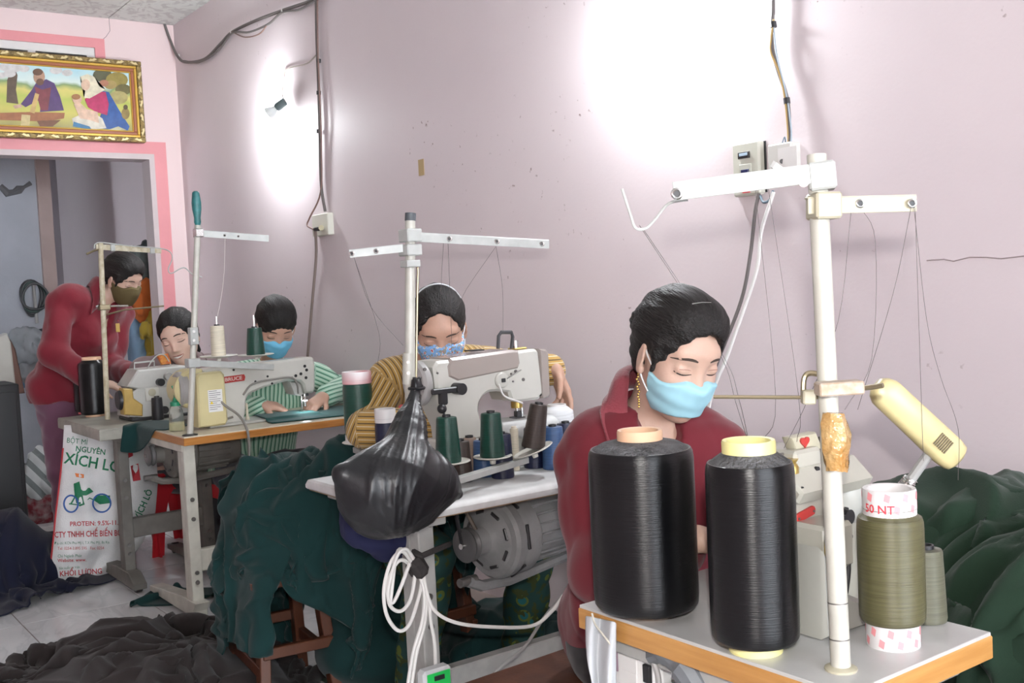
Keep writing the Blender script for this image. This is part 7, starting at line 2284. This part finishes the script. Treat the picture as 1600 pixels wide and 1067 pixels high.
MB().span(tuple(at_y(1032, 1120, 1.155)), tuple(np.array(at_y(1180, 1044, 1.155)) * np.array([1, 0, 0]) + np.array([0, 1.38, .655])), .006).build('basket_body', mat('grey_mesh', (.42, .45, .47), .6, bump=.9, bscale=240), gb)
MB().tube(catmull([at_y(1020, 1025, 1.145), at_y(1042, 1022, 1.140), at_y(1068, 1042, 1.140), at_y(1090, 1075, 1.145)], 5), [.014] * 4 + [.018] * 6 + [.024] * 6, 10).build('bracket', mat('slate_plastic', (.13, .14, .15), .5), gb)
cable('grey cable under the edge of the spool table', [at_y(1010, 1018, 1.15), at_y(1020, 1032, 1.14), at_y(1028, 1055, 1.14), at_y(1030, 1090, 1.14)], .005, mat('grey_flex', (.30, .29, .28), .5))

# ================================================================== back room
bt = thing('back_table', 'cluttered work table in the back room behind the doorway', 'table', (-7.9, .9, 0))
zt_ = .74
def bk(px, py, x): return np.array(at_x(px, py, x))
MB().span((-8.55, .2, zt_ - .04), (-7.45, 1.25, zt_), .004).build('tabletop', mat('dark_tabletop', (.07, .06, .06), .5), bt)
for (x_, y_) in ((-8.45, .3), (-7.55, .3), (-8.45, 1.15), (-7.55, 1.15)):
    MB().span((x_ - .03, y_ - .03, 0), (x_ + .03, y_ + .03, zt_ - .04), .003).build('leg', M_STEELD, bt)
bm4 = thing('sewing_machine', 'cream sewing machine seen through the doorway at the left edge', 'sewing machine', (-7.7, .92, zt_), 'industrial sewing machines')
X5 = -7.62
MB().prism([(yz(-12, 575, X5)[0], zt_ + .002), yz(-14, 530, X5), yz(8, 520, X5), yz(14, 535, X5), yz(17, 560, X5), (yz(20, 575, X5)[0], zt_ + .002)], (X5, 0, 0), EY, EZ, EX, .13, .01).build('body', M_MACH, bm4)
MB().prism([(yz(14, 575, X5)[0], zt_ + .002), yz(14, 530, X5), yz(22, 545, X5), (yz(34, 575, X5)[0], zt_ + .002)], (X5, 0, 0), EY, EZ, EX, .10, .01).build('side_cover', mat('brown_cover', (.14, .07, .05), .5), bm4)
crate = thing('plastic_crate', 'pale blue plastic crate on the back room table', 'crate', (-8.3, .75, zt_))
y0_, y1_ = bk(-20, 500, -8.3)[1], bk(28, 500, -8.3)[1]
for (lo, hi, nm) in (((-8.42, y0_, zt_ + .01), (-8.10, y1_, zt_ + .02), 'base'), ((-8.12, y0_, zt_), (-8.10, y1_, 1.08), 'side'), ((-8.42, y0_, zt_), (-8.40, y1_, 1.08), 'side'), ((-8.40, y1_ - .02, zt_), (-8.12, y1_, 1.08), 'side')):
    MB().span(lo, hi, .004).build(nm, mat('pale_blue_crate', (.10, .24, .38), .5), crate)
MB().span((-8.44, y0_, 1.07), (-8.08, y1_ + .02, 1.11), .006).build('rim', mat('blue_rim', (.08, .26, .48), .5), crate)
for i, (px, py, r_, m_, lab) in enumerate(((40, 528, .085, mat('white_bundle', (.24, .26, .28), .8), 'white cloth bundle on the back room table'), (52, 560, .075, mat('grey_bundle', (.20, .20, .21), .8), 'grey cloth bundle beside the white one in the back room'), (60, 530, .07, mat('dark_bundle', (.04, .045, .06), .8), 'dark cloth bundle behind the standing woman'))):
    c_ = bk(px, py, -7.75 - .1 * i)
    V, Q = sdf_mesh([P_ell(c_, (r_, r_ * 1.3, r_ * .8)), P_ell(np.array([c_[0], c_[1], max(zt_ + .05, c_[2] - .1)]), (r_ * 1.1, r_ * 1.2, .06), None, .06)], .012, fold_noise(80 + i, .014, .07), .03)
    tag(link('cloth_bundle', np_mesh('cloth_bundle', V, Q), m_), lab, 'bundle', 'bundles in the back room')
cc = thing('cable_coil', 'coil of black cable hung on the whitewashed partition', 'cable', bk(50, 470, -8.66))
for k in range(4):
    r0, r1 = .070 + .008 * k, .135 - .012 * k
    cen = bk(49 + k * 1.5, 466 - k, -8.67)
    MB().tube([cen + np.array([.012 * k, r0 * math.cos(a) + .01 * math.sin(2 * a + k), r1 * math.sin(a)]) for a in np.linspace(0, 6.28, 26)[:-1]], .010, 6, closed=True).build('loop', M_BLACKP if k != 2 else mat('dark_green_flex', (.02, .05, .04), .5), cc)
MB().tube([bk(52, 445, -8.68), bk(55, 475, -8.66), bk(58, 505, -8.66)], .012, 6).build('hanging_end', mat('grey_flex', (.30, .29, .28), .5), cc)
bx_ = thing('black_cabinet', 'tall black cabinet at the left edge in front of the doorway', 'cabinet', (-6.4, .72, 0))
xk = -6.35
y1_ = at_x(36, 690, xk)[1]; ztop = at_x(20, 600, xk)[2]
MB().span((xk - .35, y1_ - .5, 0), (xk, y1_, ztop), .006).build('cabinet_body', mat('matt_black_panel', (.010, .010, .011), .5), bx_)
MB().span((xk, y1_ - .48, .06), (xk + .012, y1_ - .02, ztop - .04), .004).build('front_panel', mat('matt_black_front', (.014, .014, .015), .45), bx_)
hg = bk(62, 690, -6.95)
bag = thing('striped_bag', 'grey and white striped cloth over a red sack behind the standing woman', 'bag', (hg[0], hg[1], 0))
V, Q = sdf_mesh([P_ell((hg[0], hg[1], .13), (.16, .20, .16), None, .05), P_ell((hg[0] - .05, hg[1] + .12, .10), (.15, .16, .12), None, .05), P_cut((0, 0, .004), (0, 0, -1))], .013, fold_noise(91, .016, .09), .03)
link('red_sack', np_mesh('red_sack', V, Q, world_loc(bag)), mat('dark_red_sack', (.20, .02, .03), .8, color2=(.30, .22, .22), nscale=25), bag, 180)
V, Q = sdf_mesh([P_ell((hg[0] + .04, hg[1] - .03, .24), (.15, .16, .10), None, .05), P_ell((hg[0] + .06, hg[1] - .02, .36), (.07, .07, .08), None, .05)], .012, fold_noise(92, .016, .08), .03)
sm_ = np_mesh('striped_cloth', V, Q, world_loc(bag))
at_ = sm_.attributes.new('stripe', 'FLOAT', 'POINT'); at_.data.foreach_set('value', (V[:, 1] * .8 + V[:, 2] * .6).astype(np.float32))
link('striped_cloth', sm_, stripe_mat('grey_white_stripes', [(0, (.50, .52, .52)), (.55, (.16, .18, .18))], .075), bag, 180)
# hanging clothes in the doorway
def hanging(label, px0, px1, py0, py1, x, m, seed, cat='garment'):
    c0, c1 = bk(px0, py0, x), bk(px1, py1, x)
    yc = (c0[1] + c1[1]) / 2; hw = abs(c1[1] - c0[1]) / 2
    V, Q = sdf_mesh([P_cone((x, yc - hw * .55, c0[2] - .06), (x, yc + hw * .55, c0[2] - .06), .05, .05, .05), P_ell((x, yc, (c0[2] + c1[2]) / 2), (.07, hw, abs(c0[2] - c1[2]) / 2), None, .06)], .014, fold_noise(seed, .022, .10, (1, 1.6, .2)), .04)
    return tag(link('hanging_garment', np_mesh('hanging_garment', V, Q), m), label, cat, 'garments hung in the doorway')
hanging('pale blue garment hanging in the doorway behind the standing woman', 198, 246, 480, 640, -7.5, fabric('pale_blue_cloth', (.20, .30, .42)), 51)
hanging('orange garment hanging in the doorway above the pale blue one', 200, 248, 440, 500, -7.42, fabric('orange_cloth', (.42, .10, .02)), 52)
hanging('dark printed garment hanging at the top in the doorway', 212, 248, 385, 455, -7.45, fabric('dark_print_cloth', (.03, .035, .04), (.12, .14, .13)), 53)
hanging('yellow garment edge hanging by the door jamb', 232, 250, 500, 600, -7.36, fabric('mustard_cloth', (.35, .24, .03)), 54)
rail_ = MB().tube([bk(206, 402, -7.46), bk(236, 402, -7.46), np.array([-7.46, W_WALL, bk(236, 402, -7.46)[2]])], .012, 8).build('clothes_rail', M_STEELG)
tag(rail_, 'steel clothes rail just inside the back room', 'rail')
cable('ochre flex with a bulb holder hanging on the back room wall', [bk(145, 245, XB + .02), bk(150, 310, XB + .02), bk(157, 330, XB + .02), bk(147, 350, XB + .02), bk(150, 375, XB + .02), bk(152, 420, XB + .02)], .008, M_WIREY)
MB().box(bk(150, 378, XB + .03), (.06, .10, .12), None, .01)
sb = MB().span(bk(144, 388, XB + .03) - EX * .03, bk(156, 371, XB + .03) + EX * .02, .006).build('wall_socket', M_WHITE)
tag(sb, 'small white wall socket in the dim back room', 'socket')
